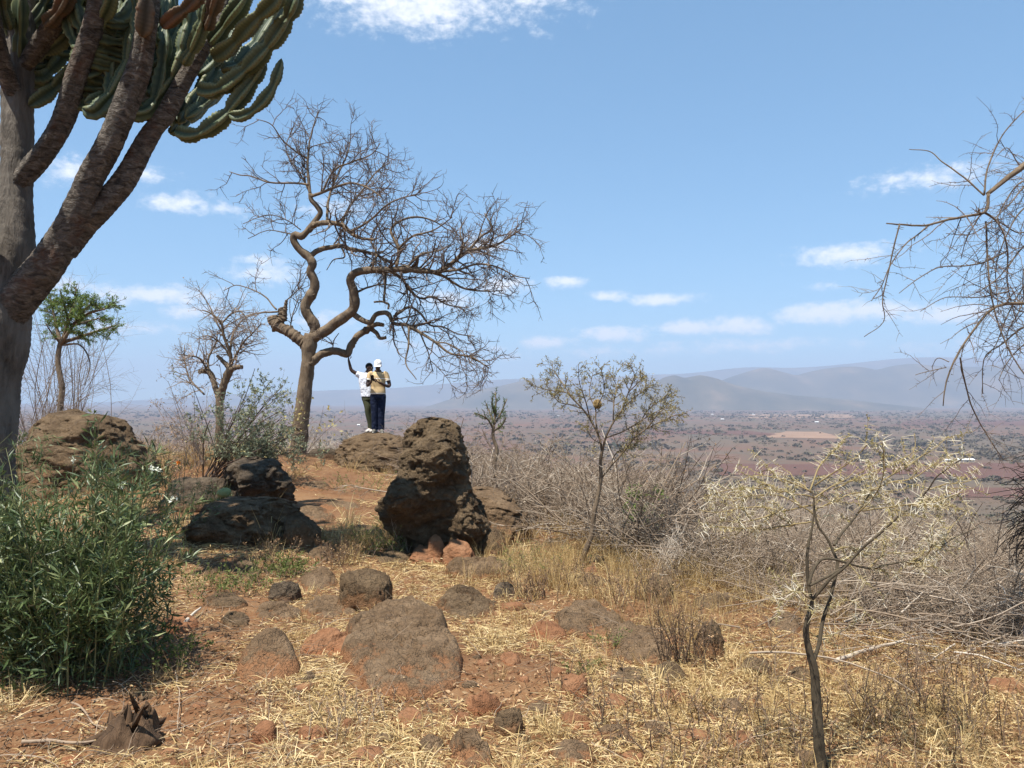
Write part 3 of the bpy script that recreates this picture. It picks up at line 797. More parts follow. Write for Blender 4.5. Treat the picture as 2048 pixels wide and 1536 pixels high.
# the tall boulder with the overhanging brow
boulder('boulder', 'tall pitted brown boulder with an overhanging brow, right of the two people',
        [(835, 846, 884), (838, 834, 896), (846, 824, 906), (862, 814, 915), (885, 805, 924), (910, 799, 929), (940, 796, 932), (965, 786, 933), (985, 772, 934), (1000, 762, 937), (1018, 760, 948), (1035, 766, 962), (1060, 780, 971), (1085, 796, 972), (1105, 806, 966), (1130, 806, 962)],
        8.35, [.04, .08, .14, .22, .30, .37, .44, .47, .50, .49, .42, .34, .28, .24, .24, .26], [.2, .3, .4, .45, .5, .55, .55, .6, .6, .6, .6, .6, .6, .6, .6, .6],
        M_ROCKB, 4.2, [(885, 900, 36, .15), (885, 985, 30, -.12), (812, 985, 40, .20), (838, 868, 11, -.12), (945, 1045, 26, .16), (862, 1040, 40, -.06), (925, 930, 11, -.10)], .05, .038, nl=170, na=200)
# the boulder the two people stand on
boulder('boulder', 'broad rounded brown boulder with the two people standing on it',
        [(866, 735, 775), (868, 722, 790), (874, 706, 806), (885, 692, 826), (900, 680, 842), (925, 672, 858), (950, 664, 868), (975, 658, 872), (1000, 652, 876)],
        18.0, [.45, .6, .75, .95, 1.15, 1.35, 1.5, 1.6, 1.7], [.35, .5, .6, .7, .8, .9, 1.0, 1.0, 1.0], M_ROCK, 8.8, [(740, 930, 40, .2)], .09, .06, 2.3)
# back left mound
boulder('boulder', 'brown layered boulder behind the big green bush on the left',
        [(822, 140, 168), (828, 122, 186), (840, 108, 232), (858, 96, 252), (880, 82, 270), (905, 62, 284), (935, 40, 296), (970, 20, 306), (1010, 0, 316)],
        12.5, [.25, .4, .6, .8, 1.0, 1.25, 1.5, 1.7, 1.9], [.3, .4, .5, .6, .7, .8, .9, 1, 1], M_ROCK, 2.9, [(215, 850, 20, .25), (150, 880, 30, .2)], .10, .045, 2.2)
# dark pair left of the path
boulder('boulder', 'dark jagged lava boulder beside the red path below the bare tree',
        [(915, 496, 530), (920, 484, 545), (932, 470, 560), (950, 455, 572), (975, 445, 584), (995, 440, 586), (1015, 438, 576), (1040, 440, 562), (1060, 440, 560)],
        10.6, [.15, .25, .35, .42, .46, .40, .30, .25, .3], [.25, .35, .4, .45, .5, .5, .5, .5, .5], M_ROCKD, 6.1, [(520, 955, 22, .12), (562, 990, 18, -.12), (487, 968, 14, -.08)], .08, .045)
boulder('boulder', 'long dark brown rock dappled with shade right of the green bush',
        [(996, 470, 525), (1000, 440, 545), (1010, 415, 560), (1028, 395, 574), (1050, 380, 583), (1075, 372, 587), (1100, 372, 584), (1125, 375, 578)],
        8.5, [.25, .4, .5, .6, .68, .66, .5, .4], [.3, .4, .5, .5, .5, .5, .5, .5], M_ROCK, 7.4, [(450, 1040, 30, .12), (560, 1085, 20, -.16)], .09, .05, 2.3, nl=110, na=140)
rock('rock', 'dark flat rock half hidden behind the green bush', 325, 470, 952, 1012, M_ROCKD, 11, d=10.2, deep=.8)
rock('rock', 'dark rounded rock at the foot of the bare tree trunk', 612, 674, 896, 934, M_ROCKD, 12, d=17.6, deep=.7)
rock('rock', 'layered grey rock between the dark dappled rock and the path', 562, 645, 1026, 1100, M_ROCK, 13, deep=.9, sq=.7)
bedded('flat rock at the near end of the red path', 590, 660, 1010, 1050, M_ROCKG, 14)
bedded('low brown rock left of the rounded boulder in the grass', 598, 672, 1134, 1192, M_ROCKG, 15)
rock('rock', 'rounded brown boulder with a dark undercut, behind the big flat slab', 668, 787, 1136, 1226, M_ROCK, 16, deep=.8, sq=.7, cut=6, tilt=-.25, sub=5, cat='boulder')
slab('slab', 'big flat grey brown slab of rock in the middle foreground', [(706, 1240), (735, 1224), (772, 1213), (795, 1207), (830, 1214), (884, 1234), (895, 1262), (906, 1290), (921, 1330), (918, 1365), (890, 1395), (840, 1412), (795, 1411), (755, 1400), (732, 1370), (708, 1330), (698, 1280)], 1207, M_ROCKG, 17, .86, .10, 9, .04, .02)
slab('rock', 'low red brown rock ridge joining the flat slab on its left', [(598, 1296), (604, 1270), (640, 1262), (690, 1268), (728, 1280), (728, 1306), (680, 1316), (630, 1316)], 1259, M_ROCKR, 18, .5, .03, 4, .03, .02)
slab('rock', 'smooth upright reddish brown stone with a shadow across it, left of the slab', [(474, 1345), (468, 1315), (486, 1278), (508, 1252), (538, 1239), (572, 1244), (592, 1262), (597, 1292), (592, 1335), (572, 1362), (530, 1376), (492, 1368)], 1238, M_ROCKG, 19, .42, .06, 3.2, .02, .006)
rock('rock', 'dark flat topped rock beside the low green plants', 536, 604, 1160, 1208, M_ROCKD, 20, deep=.7)
slab('slab', 'flat tan slab with a dark edge in front of the tall boulder', [(888, 1136), (900, 1118), (940, 1112), (990, 1114), (1022, 1130), (1030, 1150), (990, 1160), (940, 1158), (905, 1150)], 1111, M_ROCKG, 21, .5, .10, 9)
slab('rock', 'flat brown rock lying in the straw right of the rounded boulder', [(884, 1220), (880, 1192), (905, 1174), (940, 1176), (970, 1196), (992, 1222), (970, 1238), (920, 1242)], 1172, M_ROCK, 22, .8, .05)
rock('rock', 'small dark rough rock beside the dry tufts below the flat tan slab', 986, 1034, 1163, 1200, M_ROCKD, 23)
rock('rock', 'round brown rock at the right foot of the tall boulder', 956, 1016, 1055, 1112, M_ROCK, 24)
rock('rock', 'small brown rock in front of the round rock by the tall boulder', 970, 1006, 1082, 1114, M_ROCK, 25, deep=.7)
rock('rock', 'reddish brown rock under the tall boulder', 884, 962, 1078, 1118, M_ROCKR, 26, d=7.5)
rock('rock', 'dark red rock tucked under the overhang of the tall boulder', 850, 896, 1068, 1116, M_ROCKR, 27, d=7.75)
rock('slab', 'red brown slab sloping out from the tall boulder foot', 812, 890, 1090, 1132, M_ROCKR, 28, deep=1.1, cat='rock')
bedded('low rounded tan rock just in front of the red rocks', 905, 955, 1108, 1134, M_ROCKG, 61)
boulder('boulder', 'large grey rock sloping down behind the tall boulder on its right',
        [(978, 945, 985), (984, 940, 1010), (1000, 938, 1035), (1025, 940, 1055), (1050, 945, 1062), (1085, 950, 1062), (1110, 952, 1058)],
        9.4, [.2, .35, .5, .65, .75, .8, .8], [.3, .4, .5, .5, .5, .5, .5], M_ROCKG, 3.3, [], .07, .03, 2.2)
bedded('half buried rock in the grass left of the small acacia stem', 1080, 1142, 1074, 1112, M_ROCK, 29)
rock('rock', 'small rock at the root of the small acacia', 1172, 1212, 1108, 1132, M_ROCKD, 30)
slab('slab', 'flat grey slab in the straw below the small acacia', [(1114, 1250), (1124, 1222), (1150, 1206), (1180, 1202), (1215, 1216), (1240, 1238), (1252, 1262), (1225, 1276), (1170, 1282), (1130, 1272)], 1202, M_ROCKG, 31, .85, .06, 9)
slab('slab', 'long grey slab running down to the right of the flat grey slab', [(1222, 1290), (1228, 1262), (1262, 1248), (1300, 1262), (1328, 1288), (1344, 1312), (1330, 1334), (1280, 1338), (1240, 1324)], 1247, M_ROCKG, 32, .85, .06, 9)
slab('rock', 'half buried reddish flat rock left of the grey slabs', [(1062, 1270), (1070, 1248), (1098, 1240), (1122, 1254), (1126, 1276), (1105, 1290), (1075, 1288)], 1240, M_ROCKR, 33, .7, .02)
rock('rock', 'brown rock under dry stems on the grassy bank', 1288, 1352, 1148, 1210, M_ROCK, 34)
rock('rock', 'brown rock with a dark hollow in its right side', 1384, 1450, 1240, 1320, M_ROCK, 35, sq=.65, cut=6, tilt=.2, cat='rock', sub=5)
rock('rock', 'small dark block of stone left of the thorny sapling stem', 1474, 1546, 1314, 1352, M_ROCK, 36, deep=.7)
bedded('grey rock at the edge of the brush pile', 1534, 1610, 1226, 1276, M_ROCKG, 37)
bedded('low brown rock right beside the thorny sapling stem', 1574, 1626, 1336, 1372, M_ROCK, 38)
bedded('brown rock below the long grey slab', 1304, 1372, 1326, 1382, M_ROCK, 39)
bedded('cracked reddish rock below the brown rock near the slabs', 1300, 1386, 1374, 1420, M_ROCKR, 40)
bedded('flat ledge of brown rock with a dark edge left of the cracked reddish rock', 1212, 1304, 1336, 1378, M_ROCK, 41)
rock('rock', 'reddish brown squarish rock in the straw right of the bare soil', 1122, 1176, 1346, 1398, M_ROCKR, 42)
bedded('brown rock at the right edge under the brush', 1962, 2060, 1352, 1398, M_ROCKR, 43)
slab('rock', 'broad low reddish rock at the near end of the bare soil', [(924, 1416), (936, 1394), (968, 1386), (1000, 1398), (1006, 1420), (976, 1434), (944, 1432)], 1385, M_ROCKR, 44, .6, .03, 5)
rock('rock', 'lumpy brown rock with a dark hollow under it', 986, 1050, 1414, 1480, M_ROCK, 45, cut=6)
bedded('round orange stone below the big flat slab', 896, 944, 1420, 1456, M_ROCKR, 46)
bedded('red stone just below the left corner of the slab', 788, 852, 1414, 1460, M_ROCKR, 47)
bedded('rounded tan stone near the bottom edge', 830, 892, 1472, 1522, M_ROCKG, 48)
slab('rock', 'long grey brown rock pointing away at the bottom edge', [(900, 1460), (925, 1446), (950, 1452), (966, 1480), (984, 1515), (990, 1545), (950, 1560), (915, 1545), (902, 1500)], 1445, M_ROCKG, 49, .7, .06, 4)
bedded('bright orange rounded stone with straw round it', 1120, 1190, 1424, 1468, M_ROCKR, 50)
bedded('small orange stone above the bright orange stone', 1176, 1214, 1410, 1436, M_ROCKR, 51)
bedded('wide brown stone right of the bright orange stone', 1178, 1264, 1448, 1498, M_ROCKG, 52)
slab('rock', 'large half buried brown stone at the bottom edge', [(1084, 1500), (1092, 1474), (1120, 1462), (1160, 1466), (1190, 1490), (1192, 1520), (1160, 1540), (1110, 1538)], 1461, M_ROCKG, 53, .6, .05, 4)
bedded('flat red stone left of the slab foot', 680, 724, 1438, 1470, M_ROCKR, 54)
bedded('small dark red stone in the straw left of the flat red stone', 650, 684, 1414, 1446, M_ROCKR, 55)
rock('rock', 'orange angular stone on bare soil right of the rotten stump', 502, 557, 1440, 1486, M_ROCKR, 56, cut=7)
bedded('orange stone in the bottom left corner', 120, 174, 1500, 1542, M_ROCKR, 57)
bedded('flat orange stone at the bottom edge below the stump', 332, 388, 1518, 1548, M_ROCKR, 58)
bedded('red stone lying in the straw below the left grey slab', 1040, 1084, 1280, 1308, M_ROCKR, 59)
bedded('small red stone left of the other red stone in the straw', 1005, 1036, 1302, 1340, M_ROCKR, 60)
bedded('brown flat stone in the shade right of the green bush', 440, 500, 1222, 1262, M_ROCK, 62)
bedded('shaded red brown rock close beside the green bush', 330, 384, 1226, 1276, M_ROCKR, 63)
bedded('small stone in front of the thorny sapling on the right', 1488, 1530, 1396, 1426, M_ROCKR, 64)

_st = hit(262, 1490); ROCKS.append((_st[0], _st[1], .17, .15))
bedded('shaded brown rock just below the long dappled rock', 392, 520, 1118, 1168, M_ROCK, 201)
bedded('brown rock ledge between the layered grey rock and the fresh green tuft', 612, 690, 1088, 1130, M_ROCK, 202)
bedded('half buried brown rock left of the dark flat topped rock', 404, 492, 1180, 1226, M_ROCK, 203)
bedded('red brown rock above the smooth upright stone', 500, 610, 1206, 1250, M_ROCKG, 204)
bedded('brown rock bedded between the rounded boulder and the big flat slab', 612, 708, 1190, 1246, M_ROCKG, 205)
bedded('flat brown rock in the grass left of the red slab by the tall boulder', 742, 822, 1100, 1134, M_ROCK, 206)
bedded('red brown rock under the tall boulder left foot', 700, 770, 1050, 1084, M_ROCKG, 207)
bedded('brown rock bedded in the bank right of the round brown rock', 1012, 1078, 1040, 1078, M_ROCK, 208)
bedded('flat brown rock in dry weeds below the small acacia root', 1140, 1214, 1146, 1182, M_ROCKG, 209)
bedded('brown rock half hidden in the golden grass of the bank', 1398, 1476, 1186, 1226, M_ROCK, 210)
bedded('reddish rock in the straw left of the cracked reddish rock', 1198, 1268, 1388, 1426, M_ROCKR, 211)
bedded('brown stone bedded right of the lumpy brown rock', 1052, 1104, 1396, 1436, M_ROCKG, 212)
bedded('reddish stone in the straw at the lower right of the slabs', 1392, 1450, 1420, 1454, M_ROCKR, 213)
bedded('flat reddish rock at the bottom edge left of the thorny sapling', 1440, 1520, 1470, 1510, M_ROCKR, 214)
bedded('brown rock near the bottom edge right of centre', 1268, 1350, 1440, 1486, M_ROCKG, 215)
bedded('reddish stone at the bottom edge below the slabs', 1236, 1300, 1500, 1536, M_ROCKR, 216)
bedded('red brown rock in the soil below the smooth upright stone', 590, 664, 1452, 1490, M_ROCKR, 217)
bedded('flat rock on the path edge right of the dark jagged boulder', 596, 664, 960, 984, M_ROCKG, 218)
bedded('low reddish rock on the path below the boulder with the people', 640, 720, 1000, 1026, M_ROCKG, 219)
def pebbles():
    rng = np.random.default_rng(5)
    variants = []
    for k in range(7):
        V, F = ico(2); V = V.copy(); V = np.sign(V) * np.abs(V) ** .75
        for _ in range(4):
            n_ = unit_rand(1, rng)[0]; e = V @ n_ - rng.uniform(.55, .9); V = V - np.where(e > 0, e, 0)[:, None] * n_
        V *= 1 + .32 * fbm(V * 1.6 + k * 5, 3)[:, None]
        variants.append(mesh_data('stone', V * [1, .85, .62], [F], np.clip(V[:, 2] * .5 + .5, 0, 1), [M_ROCKR, M_ROCKR, M_ROCKG, M_ROCKR, M_ROCK, M_ROCKR, M_ROCKG][k]))
    n = 0
    while n < 110:
        y = rng.uniform(3.3, 8.5) if n < 85 else rng.uniform(3.2, 4.6); x = rng.uniform(-.55, .5) * y
        if x > 1.6 and y > 6: continue
        if any(((x - a) / (c + .05)) ** 2 + ((y - b) / (d + .05)) ** 2 < 1 for a, b, c, d in ROCKS): continue
        s = rng.uniform(.018, .05) * (1 + 1.2 * (rng.uniform() > .78))
        o = bpy.data.objects.new('stone', variants[int(rng.integers(7))]); COL.objects.link(o)
        o.location = (x, y, gz(x, y) - s * .12); o.scale = (s * 1.15, s * 1.15, s); o.rotation_euler = (rng.normal() * .2, rng.normal() * .2, rng.uniform(0, 6.28))
        tag(o, 'small loose stone lying in the straw on the red soil', 'stone', 'loose small stones in the straw')
        n += 1
    mb = MB(); V, F = ico(1)
    N_ = 1600; y = 3.0 + 14 * rng.uniform(0, 1, N_) ** 1.6; x = rng.uniform(-.75, .6, N_) * y; s = rng.uniform(.004, .014, N_); z = ground(x, y)
    VV = V[None] * s[:, None, None] * [1, .8, .6] + np.stack([x, y, z + s * .2], -1)[:, None, :]
    mb.add(VV.reshape(-1, 3), (F[None] + (np.arange(N_) * len(V))[:, None, None]).reshape(-1, 3), np.repeat(rng.uniform(0, 1, N_), len(V)))
    o = mb.build('gravel', M_ROCKR); tag(o, 'fine red gravel strewn over the bare soil', kind='stuff')
pebbles()
print('rocks', round(time.time() - T0, 1))

# ================================================================== dry grass, litter and low plants
M_STRAW = mat_tint('dry_straw', [(0, (.17, .095, .040)), (.3, (.35, .225, .095)), (.65, (.56, .415, .19)), (1, (.78, .63, .36))], .75, translucent=.25)
M_LITTER = mat_tint('dead_leaves', [(0, (.13, .07, .035)), (.5, (.30, .18, .09)), (1, (.46, .33, .19))], .85)
M_GREENG = mat_tint('green_weeds', [(0, (.07, .10, .025)), (.5, (.13, .17, .045)), (1, (.27, .27, .09))], .7, translucent=.3)
BARE = []     # bare soil patches: x, y, rx, ry, strength
for (c_, r_, rx, ry, st) in [(640, 985, 75, 45, .62), (620, 1040, 70, 40, .5), (430, 1440, 170, 60, .45), (990, 1350, 110, 50, .9), (1060, 1330, 90, 40, .6), (430, 1240, 110, 60, .5), (150, 1430, 160, 60, .35), (560, 1500, 200, 50, .6), (1210, 1290, 60, 30, .5), (1130, 1260, 60, 30, .3)]:
    g = hit(c_, r_); BARE.append((g[0], g[1], rx / F_PX * g[1], ry / F_PX * g[1] ** 2 / 1.6, st))
STRAWY = []   # thick straw patches
for (c_, r_, rx, ry, st) in [(640, 1410, 90, 70, 1.6), (1040, 1290, 120, 60, 1.3), (960, 1200, 120, 60, 1.1), (1500, 1380, 130, 70, 1.3), (1150, 1140, 120, 50, 1.0), (1700, 1420, 300, 80, 1.2), (700, 1500, 160, 50, .8), (1450, 1160, 100, 60, 1.0), (800, 1130, 160, 40, .6), (700, 1080, 70, 40, .7)]:
    g = hit(c_, r_); STRAWY.append((g[0], g[1], rx / F_PX * g[1], ry / F_PX * g[1] ** 2 / 1.6, st))
def cover(x, y):
    c = .35 + 1.1 * pnoise(p3(x * .9, y * .9, 7.7)) + .6 * pnoise(p3(x * 3.1, y * 3.1, 1.2))
    for (a, b, rx, ry, s) in STRAWY: c = c + s * .5 * np.exp(-((x - a) / rx) ** 2 - ((y - b) / ry) ** 2)
    for (a, b, rx, ry, s) in BARE: c = c - s * 1.1 * np.exp(-(((x - a) / rx) ** 2 + ((y - b) / ry) ** 2) ** 2)
    return np.clip(c, 0, 1.3)
def off_rocks(x, y, m=.02):
    ok = np.ones(len(x), bool)
    for (a, b, rx, ry) in ROCKS: ok &= ((x - a) / (rx * .93 + m)) ** 2 + ((y - b) / (ry * .93 + m)) ** 2 > 1
    return ok
def scatter(n, rng, y0, y1, p, xl=-.80, xr=.74):
    y = y0 + (y1 - y0) * rng.uniform(0, 1, n) ** p; x = rng.uniform(xl, xr, n) * y
    return x, y
def dry_grass():
    rng = np.random.default_rng(12)
    mb = MB()
    # lying straw and litter of broken stems
    for (n, y0, y1, p, L0, L1, w) in [(90000, 2.9, 8.0, 1.25, .03, .14, .0034), (80000, 2.9, 7.5, 1.2, .012, .05, .0042), (70000, 7.5, 22, 1.3, .07, .22, .007)]:
        x, y = scatter(n, rng, y0, y1, p)
        k = (rng.uniform(0, 1, n) < cover(x, y)) & off_rocks(x, y, -.02); x, y = x[k], y[k]; m = len(x)
        a = rng.uniform(0, 6.283, m); lift = rng.uniform(-.02, .38, m)
        d = np.stack([np.cos(a), np.sin(a), lift], -1)
        L = rng.uniform(L0, L1, m); z = ground(x, y) + rng.uniform(0, .03, m)
        V, F = blades(np.stack([x, y, z], -1), d, L, w * rng.uniform(.7, 1.5, m), rng.uniform(0, .5, m), rng)
        mb.add(V, F, np.repeat(np.clip(rng.normal(.62, .25, m) + .25 * pnoise(p3(x * 1.1, y * 1.1, 3.3)), 0, 1), 5))
    o = mb.build('dry_straw', M_STRAW); tag(o, 'pale dry straw and broken stems lying over the red ground', kind='stuff')
    # standing tufts
    mb = MB()
    for (nt_, y0, y1, p, h0, h1, w, nb) in [(1150, 3.0, 8.5, 1.1, .07, .24, .0036, 22), (1500, 8, 26, 1.1, .22, .60, .006, 18)]:
        x, y = scatter(nt_, rng, y0, y1, p)
        k = (rng.uniform(0, 1.1, nt_) < cover(x, y) * .9) & off_rocks(x, y, .0); x, y = x[k], y[k]
        hgt = rng.uniform(h0, h1, len(x)) * (.7 + .6 * (pnoise(p3(x * .8, y * .8, 9.9)) + .5)); tn = np.clip(rng.normal(.5, .2, len(x)) + .5 * pnoise(p3(x * .6, y * .6, 4.)), .05, .95)
        X = np.repeat(x, nb); Y = np.repeat(y, nb); m = len(X); H = np.repeat(hgt, nb) * rng.uniform(.5, 1.15, m)
        a = rng.uniform(0, 6.283, m); r_ = np.abs(rng.normal(0, .035, m)) * (1 + np.repeat(hgt, nb))
        X = X + np.cos(a) * r_; Y = Y + np.sin(a) * r_
        d = np.stack([np.cos(a) * .45 + rng.normal(0, .2, m), np.sin(a) * .45 + rng.normal(0, .2, m), np.ones(m)], -1)
        V, F = blades(np.stack([X, Y, ground(X, Y) - .01], -1), d, H, w * rng.uniform(.7, 1.4, m), rng.uniform(.1, 1.3, m), rng)
        mb.add(V, F, np.repeat(np.clip(np.repeat(tn, nb) + rng.normal(0, .12, m), 0, 1), 5))
    o = mb.build('dry_grass', M_STRAW); tag(o, 'standing tufts of pale dry grass between the rocks', kind='stuff')
    # taller golden grass on the bank and behind the rocks
    mb = MB()
    for (c_, r_, n, sp, h) in [(1120, 1080, 60, .55, .34), (1180, 1130, 70, .6, .3), (1290, 1130, 70, .5, .34), (1440, 1120, 90, .6, .38), (1490, 1190, 60, .5, .32), (1080, 1150, 40, .4, .28), (700, 1090, 60, .35, .3), (640, 905, 80, 1.2, .5), (560, 905, 60, .9, .5), (350, 905, 90, 1.2, .6), (300, 930, 60, .8, .5), (700, 895, 60, 1.2, .6), (960, 960, 50, .5, .5), (1340, 1280, 40, .25, .3), (1240, 1180, 50, .4, .3), (1700, 1480, 24, .5, .16), (1480, 1440, 24, .5, .16), (1850, 1430, 30, .5, .2), (1000, 1030, 40, .3, .4)]:
        g = hit(c_, r_); nb = 26
        tx = g[0] + rng.normal(0, sp, n); ty = g[1] + rng.normal(0, sp * 1.2, n)
        k = off_rocks(tx, ty, .03); tx, ty = tx[k], ty[k]
        X = np.repeat(tx, nb); Y = np.repeat(ty, nb); m = len(X); a = rng.uniform(0, 6.283, m)
        X = X + np.cos(a) * .04; Y = Y + np.sin(a) * .04
        d = np.stack([np.cos(a) * .35 + rng.normal(0, .15, m), np.sin(a) * .35 + rng.normal(0, .15, m), np.ones(m)], -1)
        V, F = blades(np.stack([X, Y, ground(X, Y) - .01], -1), d, h * rng.uniform(.5, 1.25, m), np.full(m, .0022 * max(g[1] / 6., 1.)), rng.uniform(.1, 1.1, m), rng)
        mb.add(V, F, np.repeat(np.clip(np.repeat(rng.normal(.42, .16, len(tx)), nb) + rng.normal(0, .12, m), 0, 1), 5))
    o = mb.build('golden_grass', M_STRAW); tag(o, 'taller golden dry grass on the bank and round the boulders', kind='stuff')
    # dead leaves
    n = 24000; x, y = scatter(n, rng, 2.9, 9, 1.3); k = off_rocks(x, y, 0); x, y = x[k], y[k]; m = len(x); a = rng.uniform(0, 6.283, m)
    V, F = leaves(np.stack([x, y, ground(x, y) + rng.uniform(.003, .02, m)], -1), np.stack([np.cos(a), np.sin(a), rng.normal(0, .3, m)], -1), rng.uniform(.012, .04, m), rng.uniform(.006, .018, m), .3, rng)
    mb = MB(); mb.add(V, F, np.repeat(rng.uniform(0, 1, m), 5)); o = mb.build('leaf_litter', M_LITTER); tag(o, 'brown dead leaves scattered over the soil', kind='stuff')
dry_grass()
M_STALK = mat_tint('dead_stalks', [(0, (.10, .065, .042)), (.5, (.20, .135, .088)), (1, (.36, .28, .20))], .85)
def weed(label, c_, r_, n, spread, hgt, leaf, seed, lw=.010, gname='weed'):
    """a low green plant: thin stems with small leaves"""
    rng = np.random.default_rng(seed); g = hit(c_, r_)
    t = thing(gname, label, 'plant', g)
    b = g + np.stack([rng.normal(0, spread, n), rng.normal(0, spread, n), np.zeros(n)], -1); b[:, 2] = ground(b[:, 0], b[:, 1]) - .01
    P, R = grow(b, np.stack([rng.normal(0, .45, n), rng.normal(0, .45, n), np.ones(n)], -1), rng.uniform(.5, 1.1, n) * hgt, np.full(n, .0025), 6, .3, (0, 0, -.2), .4, 0, rng)
    mb = MB(); mb.add(*tube_batch(P, R, 3), .6); mb.build('stem', M_STALK, t, 'stuff')
    bp, tn, _ = along(P, n * leaf, .25, 1., rng)
    V, F = leaves(bp, nrm(tn * .5 + unit_rand(len(bp), rng)), rng.uniform(.015, .035, len(bp)) * (1 + (g[1] > 7) * .4), lw * rng.uniform(.7, 1.4, len(bp)), .2, rng)
    mb = MB(); mb.add(V, F, np.repeat(np.clip(rng.normal(.55, .25, len(bp)), 0, 1), 5)); mb.build('foliage', M_GREENG, t, 'stuff')
weed('low yellow green leafy plant in the sun below the dark dappled rock', 470, 1180, 90, .22, .26, 16, 31)
weed('bright yellow green leafy tuft beside the dark flat topped rock', 576, 1150, 40, .10, .22, 18, 32)
weed('fresh green feathery tuft left of the tall boulder foot', 752, 1105, 90, .16, .34, 16, 33, .006)
weed('small green plant at the left foot of the tall boulder', 792, 1060, 40, .10, .34, 18, 34)
weed('green tuft left of the boulder the people stand on', 715, 985, 40, .25, .4, 14, 35)
weed('thin green grassy plant in the straw right of the flat tan slab', 1060, 1140, 60, .22, .26, 12, 36, .005)
weed('sprawling shaded green plant close to the green bush', 340, 1330, 40, .12, .22, 9, 37, .016)
weed('tiny green weed on the bank below the slabs', 1165, 1345, 18, .06, .12, 12, 38, .006)
weed('yellow green weed at the edge of the long grey slab', 1222, 1300, 24, .06, .17, 10, 39, .007)
def stalks(label, c_, r_, n, spread, hgt, seed, tint=.3, lean=.25, name='dead_stalks'):
    rng = np.random.default_rng(seed); g = hit(c_, r_); t = thing(name, label, 'dry plant', g)
    b = g + np.stack([rng.normal(0, spread, n), rng.normal(0, spread, n), np.zeros(n)], -1); b[:, 2] = ground(b[:, 0], b[:, 1]) - .01
    P, R = grow(b, np.stack([rng.normal(0, lean, n), rng.normal(0, lean, n), np.ones(n)], -1), rng.uniform(.5, 1.1, n) * hgt, np.full(n, .0035), 7, .18, (0, 0, 0), .4, 0, rng)
    P2, R2 = spawn(P, R, n * 7, .3, 1, (25, 60), (hgt * .12, hgt * .4), .6, .0014, .003, 5, .25, rng=rng)
    mb = MB(); mb.add(*tube_batch(P, R, 4), tint); mb.build('stem', M_STALK, t, 'stuff')
    mb = MB(); mb.add(*tube_batch(P2, R2, 3), np.repeat(np.clip(rng.normal(tint + .1, .15, len(P2)), 0, 1), 15)); mb.build('twigs', M_STALK, t, 'stuff')
    bp, tn, _ = along(P2, n * 12, .4, 1, rng)
    V, F = leaves(bp, unit_rand(len(bp), rng), rng.uniform(.008, .022, len(bp)), rng.uniform(.005, .012, len(bp)), .3, rng)
    mb = MB(); mb.add(V, F, np.repeat(np.clip(rng.normal(.45, .2, len(bp)), 0, 1), 5)); mb.build('dead_leaves', M_LITTER, t, 'stuff')
stalks('dark brown dead stalks standing beside the rock with the hollow', 1370, 1330, 40, .10, .42, 41, .12)
stalks('dry brown tuft right of the small dark rough rock', 1062, 1198, 40, .10, .24, 42, .2)
stalks('tangle of dry stems in front of the grassy bank', 1290, 1200, 60, .22, .34, 43, .35)
stalks('dark dry tuft below the fresh green tuft by the tall boulder', 670, 1125, 46, .13, .26, 44, .15)
stalks('dry seeding stalks in front of the long dark dappled rock', 545, 1130, 30, .22, .26, 45, .2)
stalks('dry brown weeds at the bottom right below the thorny sapling', 1560, 1500, 40, .30, .22, 46, .4)
stalks('brown dry weeds along the bottom right corner', 1900, 1480, 70, .40, .28, 47, .4)
stalks('thin dry stems at the bottom edge in the middle', 1330, 1500, 40, .25, .22, 48, .45)
stalks('reddish brown dry brush below the brush pile on the right', 1790, 1390, 80, .35, .30, 49, .4)
stalks('pale dry weeds in front of the flat slab', 730, 1450, 26, .20, .2, 50, .75)
stalks('sparse dry weeds in the lower middle right', 1250, 1420, 40, .25, .2, 51, .4)
stalks('grey dead stalks leaning in front of the tall boulder', 815, 1105, 9, .04, .62, 52, .95, .35)
stalks('dry brown tuft on the bank left of the small acacia root', 1130, 1165, 40, .15, .26, 53, .4)
print('ground cover', round(time.time() - T0, 1))

# ================================================================== trees
def limb_path(pts, d0, d1, n=40):
    """pts: (column, row, radius in photograph pixels); depth runs from d0 to d1 along the limb"""
    pts = np.array(pts, float); k = len(pts)
    L = np.concatenate([[0], np.cumsum(np.hypot(*np.diff(pts[:, :2], axis=0).T))]); f = L / L[-1]
    d = d0 + (d1 - d0) * f
    P = np.stack([px(p[0], p[1], dd) for p, dd in zip(pts, d)])
    R = pts[:, 2] / F_PX * d
    Q = crom(np.concatenate([P, R[:, None]], 1), n)
    return Q[:, :3], np.maximum(Q[:, 3], .002)
def limb_mesh(P, R, k=14, gnarl=.10, seed=0):
    a = np.arange(k) * 2 * math.pi / k
    prof = R[:, None] * (1 + gnarl * 1.6 * pnoise(np.stack([np.broadcast_to(np.cos(a) * 1.3, (len(R), k)), np.broadcast_to(np.sin(a) * 1.3, (len(R), k)), np.broadcast_to((np.arange(len(R)) * .25)[:, None] + seed * 7.3, (len(R), k))], -1))
                         + gnarl * .8 * pnoise(np.stack([np.broadcast_to(np.cos(a) * 2.6, (len(R), k)), np.broadcast_to(np.sin(a) * 2.6, (len(R), k)), np.broadcast_to((np.arange(len(R)) * .8)[:, None] + seed * 3.1, (len(R), k))], -1)))
    return sweep(P, prof)
def rpts(pts, r0, r1):
    return [(x, y, r0 + (r1 - r0) * i / (len(pts) - 1)) for i, (x, y) in enumerate(pts)]

